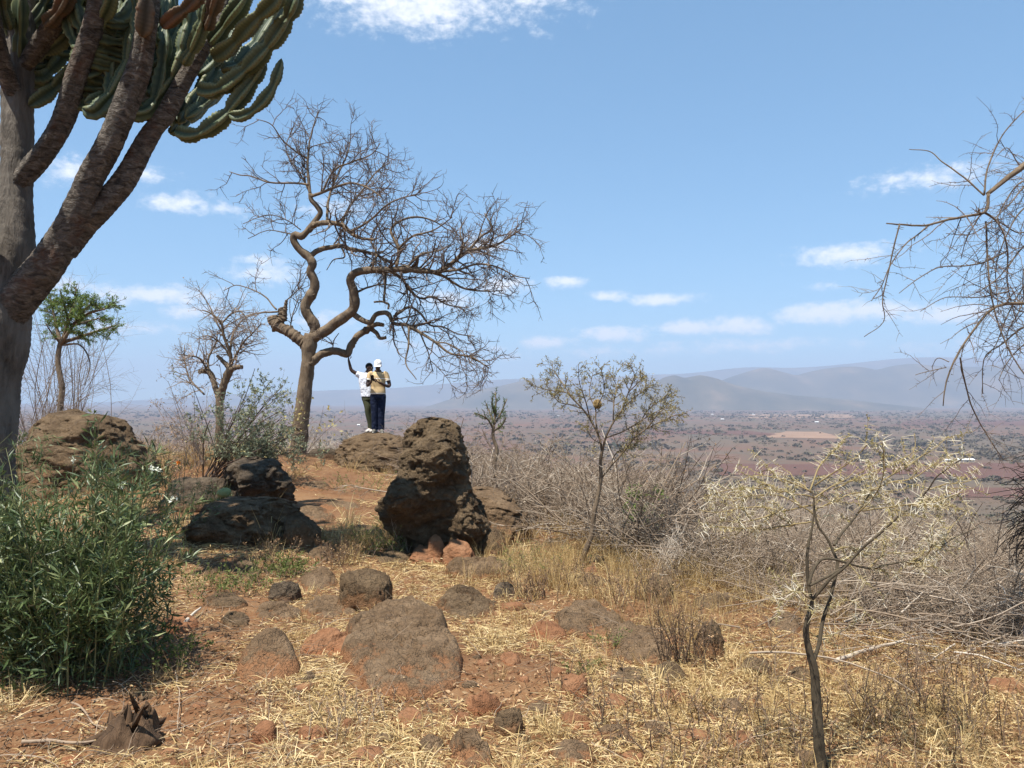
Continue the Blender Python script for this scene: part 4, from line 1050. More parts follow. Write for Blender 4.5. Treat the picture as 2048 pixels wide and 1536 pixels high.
# ------------------------------------------------------------------ candelabra euphorbia
def mat_euphorbia_bark():
    m, nt, b = new_mat('euphorbia_bark')
    pos = geopos(nt)
    mp = N(nt, 'ShaderNodeMapping'); mp.inputs['Scale'].default_value = (1, 1, 2.6); nt.links.new(pos, mp.inputs[0])
    f = texnoise(nt, 9, 6, .68, mp.outputs[0], 1.2); g = texnoise(nt, 3.2, 4, .6, pos); h2 = texnoise(nt, 30, 4, .6, pos)
    c = ramp(nt, f, [(.34, (.035, .029, .023)), (.52, (.12, .102, .082)), (.70, (.27, .235, .19))])
    c = mixc(nt, mth(nt, 'MULTIPLY', mth(nt, 'SUBTRACT', g, .56, True), 4.5, True), c, (.11, .045, .022))
    nt.links.new(c, b.inputs['Base Color']); b.inputs['Roughness'].default_value = .9
    bumpn(nt, b, mth(nt, 'ADD', mth(nt, 'MULTIPLY', f, .7), mth(nt, 'MULTIPLY', h2, .7)), 1.0, .05)
    return m
M_EBARK = mat_euphorbia_bark()
M_ETRUNK = mat_bark('euphorbia_old_bark', (.022, .018, .014), (.10, .085, .068), (.19, .165, .135), 12, .22, 1.0, .05)
def mat_euphorbia_green():
    m, nt, b = new_mat('euphorbia_green')
    at = N(nt, 'ShaderNodeAttribute', attribute_name='tint')
    g = texnoise(nt, 6, 4, .6, geopos(nt))
    c = ramp(nt, at.outputs['Fac'], [(0, (.040, .062, .036)), (.5, (.080, .105, .052)), (.85, (.145, .16, .075)), (1, (.11, .078, .042))])
    c = mixc(nt, mth(nt, 'MULTIPLY', mth(nt, 'SUBTRACT', g, .5, True), 1.6, True), c, (.085, .095, .055))
    nt.links.new(c, b.inputs['Base Color']); b.inputs['Roughness'].default_value = .55; b.inputs['Specular IOR Level'].default_value = .35
    return m
M_EGREEN = mat_euphorbia_green()
def mat_euphorbia_brown():
    m, nt, b = new_mat('euphorbia_corky')
    at = N(nt, 'ShaderNodeAttribute', attribute_name='tint'); g = texnoise(nt, 5, 4, .6, geopos(nt))
    c = ramp(nt, at.outputs['Fac'], [(0, (.055, .046, .030)), (.7, (.105, .08, .052)), (1, (.16, .118, .08))])
    c = mixc(nt, mth(nt, 'MULTIPLY', mth(nt, 'SUBTRACT', g, .48, True), 4, True), c, (.15, .065, .03))
    nt.links.new(c, b.inputs['Base Color']); b.inputs['Roughness'].default_value = .85
    return m
M_EBROWN = mat_euphorbia_brown()
def ribbed(P, R, ribs=4, seg=.34, rot=0.0, tooth=.034, depth=.62, seglen_amp=.40, step=.015):
    """a succulent stem: winged ribs, pinched into joints, toothed along the rib edges"""
    L = np.concatenate([[0], np.cumsum(np.linalg.norm(np.diff(P, axis=0), axis=1))]); n = max(int(L[-1] / step), 10)
    s = np.linspace(0, L[-1], n); Q = np.stack([np.interp(s, L, P[:, k]) for k in range(3)], -1); r = np.interp(s, L, R)
    k = ribs * (6 if step < .02 else 4); a = np.arange(k) * 2 * math.pi / k + rot
    w = np.abs(np.cos(a * ribs / 2)) ** 1.35
    ph = np.abs(np.sin(math.pi * s / seg + 1.3 * rot)) ** .7
    joint = 1 - seglen_amp + seglen_amp * 1.15 * ph
    teeth = 1 + .15 * (np.mod(s / tooth, 1.0) - .5)
    tip = np.clip((L[-1] - s) / .16, .0, 1) ** .5; base = np.clip(s / .08 + .45, 0, 1)
    prof = (r * joint * tip * base)[:, None] * ((1 - depth) + depth * w[None, :] * (teeth[:, None] ** (1 + 1.5 * w[None, :])))
    V, F = sweep(Q, np.maximum(prof, .003))
    fur = (.16 * np.sin(2 * math.pi * s / tooth))[:, None] * (w[None, :] > .1)
    t = np.clip(np.broadcast_to(w[None, :] ** 2, prof.shape) * .95 + fur, 0, 1)
    return V, F, np.concatenate([t.ravel(), [.5, .5]])
def euphorbia():
    rng = np.random.default_rng(77)
    D = 7.0
    base = px(-4, 1060, D); base[2] = gz(base[0], D)
    t = thing('euphorbia_tree', 'huge candelabra euphorbia tree with ribbed green arms at the left edge', 'tree', base)
    def woody(name, pts, d0, d1, seed, ridge=.06, k=28):
        P, R = limb_path(pts, d0, d1, 120)
        a = np.arange(k) * 2 * math.pi / k
        L = np.concatenate([[0], np.cumsum(np.linalg.norm(np.diff(P, axis=0), axis=1))])
        rid = np.broadcast_to((np.mod(L / .055 + .3 * np.sin(L * 9), 1))[:, None], (len(P), k))
        nz = pnoise(np.stack([np.broadcast_to(np.cos(a) * 1.6, rid.shape), np.broadcast_to(np.sin(a) * 1.6, rid.shape), np.broadcast_to((L * 2.2)[:, None] + seed * 5, rid.shape)], -1))
        lob = np.abs(np.cos(a * 2.5 + seed))[None, :]
        prof = R[:, None] * (.90 + .12 * lob + .22 * nz + ridge * (rid - .5))
        mb = MB(); V, F = sweep(P, prof); mb.add(V, F, .5); mb.build(name, M_ETRUNK if seed in (1, 2) else M_EBARK, t)
        return P, R
    woody('trunk', [(-58, 1130, 84), (-54, 1040, 74), (-45, 900, 66), (-32, 760, 63), (-14, 680, 62), (-2, 625, 58), (10, 585, 46)], D, D, 1, .03, 36)
    limbs = []
    limbs.append(woody('branch', [(-2, 650, 44), (18, 560, 38), (30, 480, 34), (34, 400, 31), (34, 320, 30), (35, 240, 30), (37, 160, 28), (42, 70, 26), (46, -60, 23), (50, -240, 18)], D, D + .25, 2))
    limbs.append(woody('branch', [(34, 372, 16), (60, 338, 20), (90, 302, 20), (118, 258, 20), (138, 205, 21), (155, 151, 21), (173, 95, 20), (189, 42, 20), (200, -30, 18), (212, -140, 14)], D + .03, D - .55, 3))
    limbs.append(woody('branch', [(2, 650, 34), (48, 584, 35), (92, 530, 34), (120, 488, 32), (142, 448, 29), (160, 405, 27), (185, 350, 26), (212, 300, 25), (235, 252, 24), (258, 190, 23), (281, 126, 22), (292, 60, 20), (300, 0, 19), (315, -140, 15)], D, D - .7, 4))
    limbs.append(woody('branch', [(124, 500, 28), (160, 452, 27), (206, 412, 24), (248, 362, 22), (286, 294, 20), (310, 255, 18), (332, 227, 18), (356, 183, 16), (378, 143, 15), (408, 95, 14), (437, 50, 14), (455, 0, 13), (480, -90, 11)], D - .12, D - .2, 5))
    limbs.append(woody('branch', [(34, 200, 17), (14, 150, 18), (-6, 90, 18), (-20, 20, 17), (-34, -80, 14)], D + .1, D - .6, 6))
    limbs.append(woody('branch', [(50, 130, 14), (74, 96, 17), (104, 52, 17), (128, 8, 16), (150, -70, 13)], D + .1, D - .4, 7))
    limbs.append(woody('branch', [(-20, 600, 24), (-70, 470, 26), (-120, 320, 26), (-165, 150, 24), (-195, -20, 22), (-220, -220, 16)], D, D + .9, 8))
    limbs.append(woody('branch', [(-20, 600, 26), (-50, 470, 28), (-75, 310, 26), (-85, 120, 24), (-90, -60, 22), (-95, -260, 16)], D, D - 1.7, 9))
    limbs.append(woody('branch', [(24, 250, 14), (60, 170, 17), (90, 90, 17), (112, 10, 16), (130, -90, 14), (145, -220, 11)], D + .05, D + 1.9, 10))
    G = [  # green arms: points, radius, depth offsets at both ends, brown?
        ([(352, 262), (376, 270), (402, 266), (425, 252), (450, 233), (466, 213), (482, 193), (497, 174), (513, 152), (531, 122)], 16, -.25, -.4, 0),
        ([(459, 228), (476, 233), (495, 227), (513, 215), (530, 197), (544, 176), (554, 150), (561, 127), (563, 117)], 12, -.35, -.45, 0),
        ([(396, 176), (421, 182), (452, 172), (486, 145), (515, 117), (544, 84), (568, 49), (584, 20), (594, -10), (598, -34)], 17, -.3, -.7, 0),
        ([(425, 112), (448, 102), (472, 82), (495, 55), (521, 29), (546, 6), (562, -15), (572, -40)], 18, -.3, -.9, 0),
        ([(443, 141), (466, 135), (486, 121), (505, 98), (521, 74), (540, 43), (554, 14), (566, -30)], 14, -.1, .3, 0),
        ([(421, 88), (441, 64), (462, 35), (482, 10), (496, -14), (508, -44)], 17, -.3, -.6, 0),
        ([(372, 236), (398, 215), (425, 186), (448, 156), (468, 120), (480, 90)], 14, -.1, .5, 0),
        ([(357, 246), (378, 211), (402, 176), (425, 145), (442, 100), (450, 40)], 14, .0, .8, 0),
        ([(340, 266), (362, 250), (392, 226), (420, 200), (446, 176), (470, 150)], 13, .1, .9, 0),
        ([(166, 216), (188, 224), (211, 203), (234, 176), (252, 140), (264, 90), (270, 30)], 16, -.3, -.1, 0),
        ([(170, 207), (195, 201), (221, 184), (241, 154), (262, 108), (272, 50)], 15, -.2, .4, 0),
        ([(58, 212), (94, 188), (125, 162), (148, 133), (170, 88), (184, 30)], 17, .1, .4, 0),
        ([(60, 112), (94, 96), (127, 74), (152, 39), (176, 10), (194, -60)], 17, .1, -.1, 0),
        ([(56, 150), (82, 154), (109, 127), (133, 98), (160, 58), (182, 5)], 15, .2, .8, 0),
        ([(196, 126), (225, 117), (252, 105), (272, 84), (287, 38), (294, -30)], 14, -.1, .4, 0),
        ([(258, 236), (289, 224), (320, 197), (346, 158), (364, 108), (378, 48), (388, -30)], 16, -.2, .0, 0),
        ([(284, 74), (290, 40), (294, -10), (300, -90)], 20, -.66, -.8, 1),
        ([(325, 54), (352, 30), (386, 4), (410, -40)], 15, -.6, -.9, 1),
        ([(300, 150), (330, 120), (362, 78), (388, 30), (400, -40)], 16, .2, .5, 0),
        ([(222, 200), (252, 176), (284, 140), (310, 96), (326, 40), (334, -30)], 15, .3, .7, 0),
        ([(330, 170), (352, 140), (384, 96), (410, 44), (426, -30)], 17, .1, .6, 0),
        ([(395, 150), (420, 128), (446, 92), (470, 52), (490, 0), (500, -60)], 15, .3, .8, 0),
        ([(412, 60), (424, 24), (436, -20), (452, -110)], 15, -.5, -.9, 1),
        ([(90, 50), (112, 30), (134, -4), (150, -70)], 15, -.2, -.5, 1),
        ([(20, 60), (8, 20), (2, -30), (-4, -100)], 15, -.1, -.5, 0),
        ([(60, 60), (72, 26), (82, -20), (92, -110)], 15, .2, .6, 0),
        ([(190, 60), (206, 36), (222, 0), (232, -70)], 15, -.3, -.6, 0),
        ([(240, 110), (236, 80), (238, 40), (244, -30)], 13, .3, .6, 0),
        ([(366, 130), (388, 92), (404, 50), (416, -10)], 14, -.4, -.6, 0),
    ]
    for i, (pts, r, a, b, br) in enumerate(G):
        n = len(pts); rr = [r * (.8 if j == 0 else 1.0) for j in range(n)]
        P, R = limb_path([(x, y, q) for (x, y), q in zip(pts, rr)], D + a, D + b, 60)
        V, F, tt = ribbed(P, R * 1.10, 4, .26 + .1 * rng.uniform(), rng.uniform(0, 1.5))
        mb = MB(); mb.add(V, F, tt); mb.build('stem', M_EBROWN if br else M_EGREEN, t)
    # more arms leaving the limbs and sweeping up behind them, the body of the crown in view
    def shades(Q):       # would its shade fall on the tall boulder or the two dark rocks' lit sides?
        for h in (0.0, .7, 1.4):
            lx = Q[:, 0] - SUN.x / SUN.z * (Q[:, 2] - h); ly = Q[:, 1] - SUN.y / SUN.z * (Q[:, 2] - h)
            if np.any((lx > -1.7) & (lx < 0) & (ly > 7.3) & (ly < 9.6)): return True
        return False
    ex = [-50, 0, 60, 100, 170, 260, 340, 400, 470, 520, 560, 600, 700]; ey = [170, 160, 180, 218, 232, 248, 262, 258, 205, 140, 50, -20, -120]
    made = 0; tries = 0
    while made < 62 and tries < 15000:
        tries += 1
        P, R = limbs[int(rng.choice([0, 1, 2, 2, 3, 3, 3]))]; j = int(len(P) * rng.uniform(.35, .97)); b0 = P[j]
        w = rng.uniform(.10, .62) * (1 if rng.uniform() < .8 else -.6); h = rng.uniform(.6, 1.5); q = np.linspace(0, 1, 26)
        Q = b0 + np.stack([w * (1 - np.exp(-2.6 * q)), rng.uniform(.12, .95) * (1 - np.exp(-3 * q)), -.07 * np.sin(q * 3.1) + h * q ** 1.5], -1)
        c_ = CX + Q[:, 0] / Q[:, 1] * F_PX; r_ = HZ - (Q[:, 2] - EYE) / Q[:, 1] * F_PX
        if np.any(r_ + 14 > np.interp(c_, ex, ey)) or r_.max() < 10 or shades(Q): continue
        V, F, tt = ribbed(Q, np.full(26, rng.uniform(.056, .072)), 4, rng.uniform(.25, .36), rng.uniform(0, 1.5), step=.026, tooth=.08)
        mb = MB(); mb.add(V, F, tt); mb.build('stem', M_EGREEN, t); made += 1
    print('crown arms', made)
    # arms that fill the crown behind and above, out of the frame too: they shade the ground
    xs = [-400, 0, 60, 100, 200, 300, 400, 480, 560, 600, 900]; ys = [215, 205, 180, 190, 215, 225, 205, 125, 30, -40, -200]
    made = 0; tries = 0
    while made < 50 and tries < 20000:
        tries += 1
        P, R = limbs[int(rng.integers(len(limbs)))]; j = int(len(P) * rng.uniform(.5, .98)); b0 = P[j]
        a = rng.uniform(0, 6.283); L = rng.uniform(1.3, 2.5); s = np.linspace(0, 1, 24)[:, None]
        out = np.array([math.cos(a), math.sin(a), 0.0]); reach = rng.uniform(.3, .85)
        Q = b0 + out * reach * (1 - np.exp(-3.2 * s)) + np.array([0, 0, 1.0]) * (L * s ** 1.45 - .08 * np.sin(s * 3.1))
        c_ = CX + Q[:, 0] / Q[:, 1] * F_PX; r_ = HZ - (Q[:, 2] - EYE) / Q[:, 1] * F_PX
        if np.any((r_ > np.interp(c_, xs, ys)) & (c_ > -30)): continue
        if np.any((c_ > -20) & (r_ > -20) & (Q[:, 1] < 6.75)): continue      # the limbs stand in front
        lx = Q[:, 0] - SUN.x / SUN.z * Q[:, 2]; ly = Q[:, 1] - SUN.y / SUN.z * Q[:, 2]      # where its shade falls: the tall boulder stands in full sun
        if np.any((lx > -1.75) & (ly > 5.9)) or shades(Q): continue
        V, F, tt = ribbed(Q, np.full(24, rng.uniform(.058, .078)), 4, .33, rng.uniform(0, 1.5), step=.045, tooth=.13)
        mb = MB(); mb.add(V, F, tt); mb.build('stem', M_EGREEN, t); made += 1
euphorbia()

# ------------------------------------------------------------------ the bare spreading tree beside the people
M_BARK = mat_bark('brown_bark', (0.0675, 0.0459, 0.0297), (0.1418, 0.1013, 0.0648), (0.2295, 0.1728, 0.1134), 11, .35, 1.0, .04)
M_TWIG = mat_tint('bare_twigs', [(0, (.065, .045, .034)), (.5, (.135, .098, .076)), (1, (.26, .21, .17))], .9)
def z3(*pts): return [(440 + x * .3776, 200 + y * .3776) for x, y in pts]
def bare_tree():
    rng = np.random.default_rng(5); D = 18.35
    base = px(598, 925, D); base[2] = gz(base[0], D)
    t = thing('bare_tree', 'tall leafless spreading tree with twisted limbs beside the two people', 'tree', base)
    pts = [(596, 955, 23), (597, 925, 19), (598, 895, 16.5), (601, 850, 16), (607, 800, 15), (613, 755, 13.5), (617, 715, 13.5), (618, 690, 15), (622, 668, 12)]
    P, R = limb_path(pts, D, D, 60); mb = MB(); V, F = limb_mesh(P, R, 22, .12, 1); mb.add(V, F, .5); tr = mb.build('trunk', M_BARK, t)
    # axe notches up the lower trunk
    for (r_, w) in [(868, 18), (880, 17), (893, 19), (905, 16), (857, 13)]:
        c_ = px(600, r_, D); a = np.linspace(-.5, .5, 9); rad = .19
        path = np.stack([c_[0] + rad * np.sin(a * w / 11), D - rad * np.cos(a * w / 11), c_[2] + .03 * np.cos(a * 3)], -1)
        V, F = sweep(path, np.linspace(.03, .03, 9)[:, None] * np.array([[1, .8, .5, .8, 1, .8, .5, .8]]) * np.sin(np.linspace(.3, 2.84, 9))[:, None]); mb = MB(); mb.add(V, F, .5); mb.build('bark_scar', M_BARK, tr)
    thick = [
        (rpts(z3((475, 1300), (425, 1272), (370, 1228), (320, 1205), (288, 1178), (278, 1148)), 10.76, 11.20), 0, .15),
        (rpts(z3((300, 1190), (325, 1160), (330, 1125), (322, 1105)), 9.36, 6.27), .1, .2),
        (rpts(z3((340, 1170), (345, 1110), (352, 1060)), 5.62, 2.69), .1, .0),
        (rpts(z3((505, 1250), (500, 1190), (468, 1140), (452, 1095), (470, 1050), (500, 1000), (497, 950), (478, 905), (490, 870), (470, 832), (425, 795), (392, 750), (395, 712), (430, 722), (462, 695), (500, 645), (532, 600), (515, 565), (485, 530), (478, 495)), 10.76, 4.12), 0, -.5),
        (rpts(z3((490, 1260), (560, 1222), (625, 1172), (690, 1128), (712, 1085), (706, 1010), (688, 955), (715, 917), (780, 902), (880, 900), (980, 896), (1090, 905), (1160, 910), (1230, 862), (1320, 792)), 11.70, 3.23), 0, -1.2),
        (rpts(z3((475, 1400), (520, 1358), (560, 1338), (610, 1330), (655, 1342), (676, 1346), (692, 1305), (730, 1248), (785, 1212), (800, 1180)), 8.42, 5.82), -.05, .2),
        (rpts(z3((690, 1120), (740, 1158), (795, 1178), (828, 1135), (890, 1130), (920, 1182), (990, 1192), (1060, 1232), (1140, 1282), (1220, 1342), (1330, 1362), (1425, 1420)), 6.08, 1.25), -.2, -1.2),
        (rpts(z3((470, 830), (530, 792), (590, 780), (640, 772), (690, 790), (760, 802), (830, 822), (920, 872)), 5.62, 2.24), -.25, .6),
        (rpts(z3((470, 690), (500, 662), (560, 650), (640, 660), (690, 702), (740, 730), (820, 740)), 6.55, 2.24), -.35, -1.3),
    ]
    thin = [
        (rpts(z3((478, 500), (470, 420), (465, 330), (470, 250), (480, 190), (520, 60)), 3.51, 0.96), -.5, -.3),
        (rpts(z3((480, 510), (540, 490), (610, 462), (700, 440), (790, 470), (860, 520)), 3.51, 1.20), -.5, -1.6),
        (rpts(z3((570, 640), (575, 540), (600, 450), (640, 360), (680, 270), (690, 200)), 3.12, 0.96), -.5, .5),
        (rpts(z3((470, 450), (380, 440), (270, 436), (160, 402), (100, 396), (50, 380)), 2.34, 0.80), -.5, .3),
        (rpts(z3((462, 310), (400, 272), (330, 212), (270, 130), (190, 100)), 2.03, 0.72), -.4, -1.0),
        (rpts(z3((640, 660), (690, 560), (760, 470), (830, 380), (900, 330)), 2.81, 0.96), -.8, .8),
        (rpts(z3((690, 700), (790, 640), (880, 560), (960, 520), (1060, 500)), 2.65, 0.96), -1.0, -1.8),
        (rpts(z3((935, 885), (945, 785), (905, 692), (950, 642), (1040, 620), (1130, 640), (1210, 690)), 3.51, 1.12), -.7, .2),
        (rpts(z3((945, 785), (1020, 722), (1080, 706), (1150, 680), (1230, 620)), 2.65, 0.96), -.6, -1.6),
        (rpts(z3((1320, 792), (1380, 725), (1440, 680), (1400, 600)), 3.12, 0.96), -1.2, -.6),
        (rpts(z3((1320, 796), (1450, 772), (1540, 722), (1600, 680)), 3.12, 0.96), -1.2, -1.8),
        (rpts(z3((1090, 905), (1180, 932), (1240, 970), (1300, 1000), (1400, 1012), (1500, 1010)), 3.51, 0.96), -1.0, -.4),
        (rpts(z3((1160, 910), (1250, 900), (1360, 870), (1460, 880), (1560, 930), (1640, 945)), 2.81, 0.80), -1.1, -1.6),
        (rpts(z3((880, 902), (960, 942), (1000, 1002), (1060, 1050), (1130, 1042), (1200, 1082), (1280, 1100)), 3.51, 1.04), -.6, .6),
        (rpts(z3((880, 905), (875, 985), (868, 1062), (892, 1080), (890, 1105)), 2.81, 2.08), -.6, -.8),
        (rpts(z3((815, 1070), (860, 1068), (892, 1080)), 1.95, 2.00), -.8, -.8),
        (rpts(z3((920, 1150), (1000, 1100), (1060, 1130), (1110, 1190), (1180, 1202), (1260, 1240), (1350, 1250)), 3.12, 0.96), -.7, -.2),
        (rpts(z3((1000, 1200), (998, 1300), (985, 1400), (1040, 1480)), 2.50, 0.80), -.8, -1.2),
        (rpts(z3((1060, 1235), (1100, 1330), (1130, 1440)), 1.72, 0.70), -.8, -.5),
        (rpts(z3((1140, 1285), (1200, 1290), (1280, 1330), (1340, 1400)), 1.72, 0.70), -1, -1.5),
        (rpts(z3((720, 1020), (790, 990), (870, 975), (950, 990)), 2.34, 0.96), -.2, -.8),
        (rpts(z3((790, 1212), (825, 1188), (865, 1192)), 5.46, 4.00), .2, .0),
        (rpts(z3((805, 1215), (830, 1235), (848, 1262), (882, 1262)), 4.68, 3.20), .2, .1),
        (rpts(z3((595, 1330), (605, 1270), (630, 1235)), 1.40, 0.70), 0, -.2),
        (rpts(z3((300, 1110), (280, 1090), (240, 1042), (165, 1002), (90, 982), (20, 1010)), 1.87, 0.72), .2, .8),
        (rpts(z3((310, 1120), (240, 1125), (150, 1140), (60, 1180), (0, 1230)), 2.03, 0.72), .2, -.4),
        (rpts(z3((350, 1065), (400, 1020), (440, 980)), 1.40, 0.70), .0, .2),
        (rpts(z3((372, 1200), (390, 1120), (420, 1040)), 1.40, 0.70), .1, .3),
        (rpts(z3((980, 895), (1060, 820), (1150, 800), (1240, 760)), 2.81, 0.96), -.8, .4),
        (rpts(z3((780, 902), (830, 820), (800, 740), (840, 650), (900, 560)), 2.50, 0.96), -.5, .9),
        (rpts(z3((1230, 862), (1290, 780), (1270, 690), (1310, 620)), 2.34, 0.80), -1.1, -.3),
        (rpts(z3((640, 772), (660, 830), (600, 850), (565, 900)), 2.03, 0.70), 0, -.3),
        (rpts(z3((395, 712), (330, 700), (250, 690), (150, 735)), 1.25, 0.70), -.3, .2),
        (rpts(z3((430, 690), (360, 640), (260, 610), (120, 655)), 1.17, 0.70), -.3, -.8),
        (rpts(z3((540, 490), (600, 380), (690, 330), (800, 290), (850, 230)), 2.34, 0.80), -.6, -.9),
        (rpts(z3((478, 495), (430, 400), (380, 330), (350, 250), (400, 120)), 2.03, 0.70), -.5, .6),
    ]
    thinP, thinR = [], []
    for i, (pts, a, b) in enumerate(thick):
        P, R = limb_path(pts, D + a, D + b, 90)
        u = np.linspace(0, 1, 90)
        for kn in rng.uniform(.08, .95, 5):
            R = R * (1 + rng.uniform(.12, .32) * np.exp(-((u - kn) / .018) ** 2))
            if i in (3, 4, 5, 6, 8) and rng.uniform() < .75:      # a broken stub at the knot
                jn = int(kn * 89); tn = nrm(P[min(jn + 1, 89)] - P[max(jn - 1, 0)]); dr = nrm(nrm(np.cross(tn, unit_rand(1, rng)[0])) + .4 * tn + [0, 0, .2]); Ls = rng.uniform(.10, .30)
                Ps = np.stack([P[jn] + dr * Ls * q + [0, 0, .03 * q] for q in (0, .4, .75, 1)]); mbs = MB(); mbs.add(*sweep(Ps, np.array([.7, .5, .42, .25])[:, None] * min(R[jn] * .75, .06) * np.array([[1, .85, 1.1, .9, 1, .8]]))); mbs.build('broken_stub', M_BARK, t)
        mb = MB(); V, F = limb_mesh(P, R, 14, .16, i); mb.add(V, F, .5); mb.build('limb', M_BARK, t)
        if i in (4, 6, 7, 8):
            Q, S = crom(np.concatenate([P[::4], R[::4, None]], 1), 24)[:, :3], np.interp(np.linspace(0, 1, 24), np.linspace(0, 1, 90), R)
            thinP.append(Q[10:] if i == 4 else Q[4:]); thinR.append(S[10:] if i == 4 else S[4:])
    for i, (pts, a, b) in enumerate(thin):
        P, R = limb_path(pts, D + a, D + b, 36)
        P = P + (.03 * fbm(P * 2.5 + i, 2))[:, None] * unit_rand(1, rng)
        mb = MB(); V, F = limb_mesh(P, R, 8, .1, i + 20); mb.add(V, F, .5); mb.build('branch', M_BARK, t)
        if i in (14, 15, 21, 22): continue
        thinP.append(P); thinR.append(R)
    A = np.stack([crom(np.concatenate([p, r[:, None]], 1), 24) for p, r in zip(thinP, thinR)])
    P0, R0 = A[..., :3], A[..., 3]
    keepn = lambda P, R: (P, R)
    def infield(P, p=.0):     # the crown keeps clear of the gap under the left limb and of the people, and is thin on its left
        c_ = CX + P[:, -1, 0] / P[:, -1, 1] * F_PX; r_ = HZ - (P[:, -1, 2] - EYE) / P[:, -1, 1] * F_PX
        return ~((r_ > 690) & (c_ < 800)) & ~((c_ > 640) & (c_ < 690) & (r_ > 560)) & ~((c_ < 575) & (rng.uniform(0, 1, len(c_)) < p))
    P1, R1 = spawn(P0, R0, 450, .12, 1, (30, 75), (.5, 1.35), .55, .011, .024, 9, .30, (0, 0, .15), rng=rng, taper_len=.3)
    ok = infield(P1, .55); P1, R1 = P1[ok], R1[ok]
    P2, R2 = spawn(P1, R1, 1700, .15, 1, (30, 80), (.25, .7), .6, .008, .013, 7, .28, (0, 0, .1), .15, rng=rng, taper_len=.35)
    ok = infield(P2); P2, R2 = P2[ok], R2[ok]
    P3, R3 = spawn(P2, R2, 3700, .1, 1, (35, 85), (.08, .34), .7, .0055, .0085, 4, .25, rng=rng)
    P4, R4 = spawn(np.concatenate([P1, P0[:, :18:2]]), np.concatenate([R1, R0[:, :18:2]]), 1700, .1, 1, (45, 90), (.06, .25), .6, .0055, .0085, 4, .2, rng=rng)
    mb = MB()
    for P, R, k in ((P1, R1, 5), (P2, R2, 3), (P3, R3, 3), (P4, R4, 3)):
        V, F = tube_batch(P, R, k); mb.add(V, F, np.repeat(np.clip(rng.normal(.45, .22, len(P)), 0, 1), P.shape[1] * k))
    mb.build('twigs', M_TWIG, t, 'stuff')
bare_tree()
print('two big trees', round(time.time() - T0, 1))

# ------------------------------------------------------------------ pollarded tree, grey green shrub, leafy tree at the back left
def z4(*pts): return [(320 + x * .2604, 560 + y * .2604) for x, y in pts]
def pollard():
    rng = np.random.default_rng(15); D = 16.6
    base = px(438, 905, D); base[2] = gz(base[0], D)
    t = thing('pollarded_tree', 'lopped bare tree with knobbly stubs left of the tall bare tree', 'tree', base)
    P, R = limb_path(rpts(z4((450, 1420), (455, 1150), (458, 950), (452, 880)), 8, 7.5), D, D, 40); mb = MB(); V, F = limb_mesh(P, R, 14, .15, 3); mb.add(V, F); mb.build('trunk', M_BARK, t)
    thick = [(rpts(z4((458, 930), (488, 810), (518, 725), (545, 680)), 7.5, 7), 0, -.1), (rpts(z4((452, 900), (418, 800), (398, 740), (372, 700), (345, 690)), 6, 5.5), 0, .1),
             (rpts(z4((545, 690), (500, 640), (440, 580)), 6, 3), -.1, 0), (rpts(z4((540, 690), (590, 670), (632, 668)), 6, 4), -.1, -.2), (rpts(z4((372, 705), (330, 700), (302, 708)), 5, 4), .1, .2)]
    for i, (p, a, b) in enumerate(thick):
        P, R = limb_path(p, D + a, D + b, 40); mb = MB(); V, F = limb_mesh(P, R, 12, .25, i + 40); mb.add(V, F); mb.build('limb', M_BARK, t)
    thin = [(rpts(z4((545, 680), (540, 570), (490, 430), (472, 335), (400, 262), (330, 232)), 4, 1.2), -.1, -.4), (rpts(z4((535, 560), (560, 420), (620, 320), (720, 260)), 2.5, 1), -.1, .5),
            (rpts(z4((370, 700), (372, 600), (430, 480), (440, 400)), 3, 1), .1, .3), (rpts(z4((365, 690), (300, 600), (210, 580), (140, 570)), 2.2, .9), .1, -.4),
            (rpts(z4((340, 880), (230, 760), (190, 620), (190, 500)), 2, .8), 0, .5), (rpts(z4((545, 650), (640, 480), (700, 420), (780, 330)), 2.2, .9), -.1, -.6),
            (rpts(z4((490, 420), (430, 320), (380, 200), (300, 80)), 2, .8), -.2, .2), (rpts(z4((472, 335), (560, 250), (640, 260), (700, 420)), 2, .8), -.2, -.6), (rpts(z4((540, 600), (480, 500), (380, 430), (300, 440)), 2, .8), -.1, -.3),
            (rpts(z4((460, 900), (560, 700), (590, 580), (560, 480)), 2, .8), -.1, .3)]
    Ps, Rs = [], []
    for i, (p, a, b) in enumerate(thin):
        P, R = limb_path(p, D + a, D + b, 24); mb = MB(); V, F = limb_mesh(P, R, 7, .1, i); mb.add(V, F); mb.build('branch', M_BARK, t); Ps.append(P); Rs.append(R)
    P0, R0 = np.stack(Ps), np.stack(Rs)
    P1, R1 = spawn(P0, R0, 200, .1, 1, (30, 80), (.3, .9), .6, .006, .012, 8, .3, (0, 0, .15), rng=rng)
    P2, R2 = spawn(P1, R1, 900, .1, 1, (30, 80), (.12, .45), .6, .004, .007, 6, .25, rng=rng)
    mb = MB()
    for P, R, k in ((P1, R1, 4), (P2, R2, 3)):
        V, F = tube_batch(P, R, k); mb.add(V, F, np.repeat(np.clip(rng.normal(.9, .15, len(P)), 0, 1), P.shape[1] * k))
    mb.build('twigs', M_TWIG, t, 'stuff')
    bp, tn, _ = along(P2, 500, .3, 1, rng); V, F = leaves(bp, unit_rand(500, rng), rng.uniform(.02, .05, 500), rng.uniform(.012, .03, 500), .3, rng)
    mb = MB(); mb.add(V, F, np.repeat(rng.uniform(.2, .8, 500), 5)); mb.build('dead_leaves', M_LITTER, t, 'stuff')
pollard()
M_GREYLEAF = mat_tint('grey_green_leaves', [(0, (.09, .115, .065)), (.6, (.19, .22, .14)), (.85, (.30, .31, .20)), (1, (.45, .36, .14))], .7, translucent=.25)
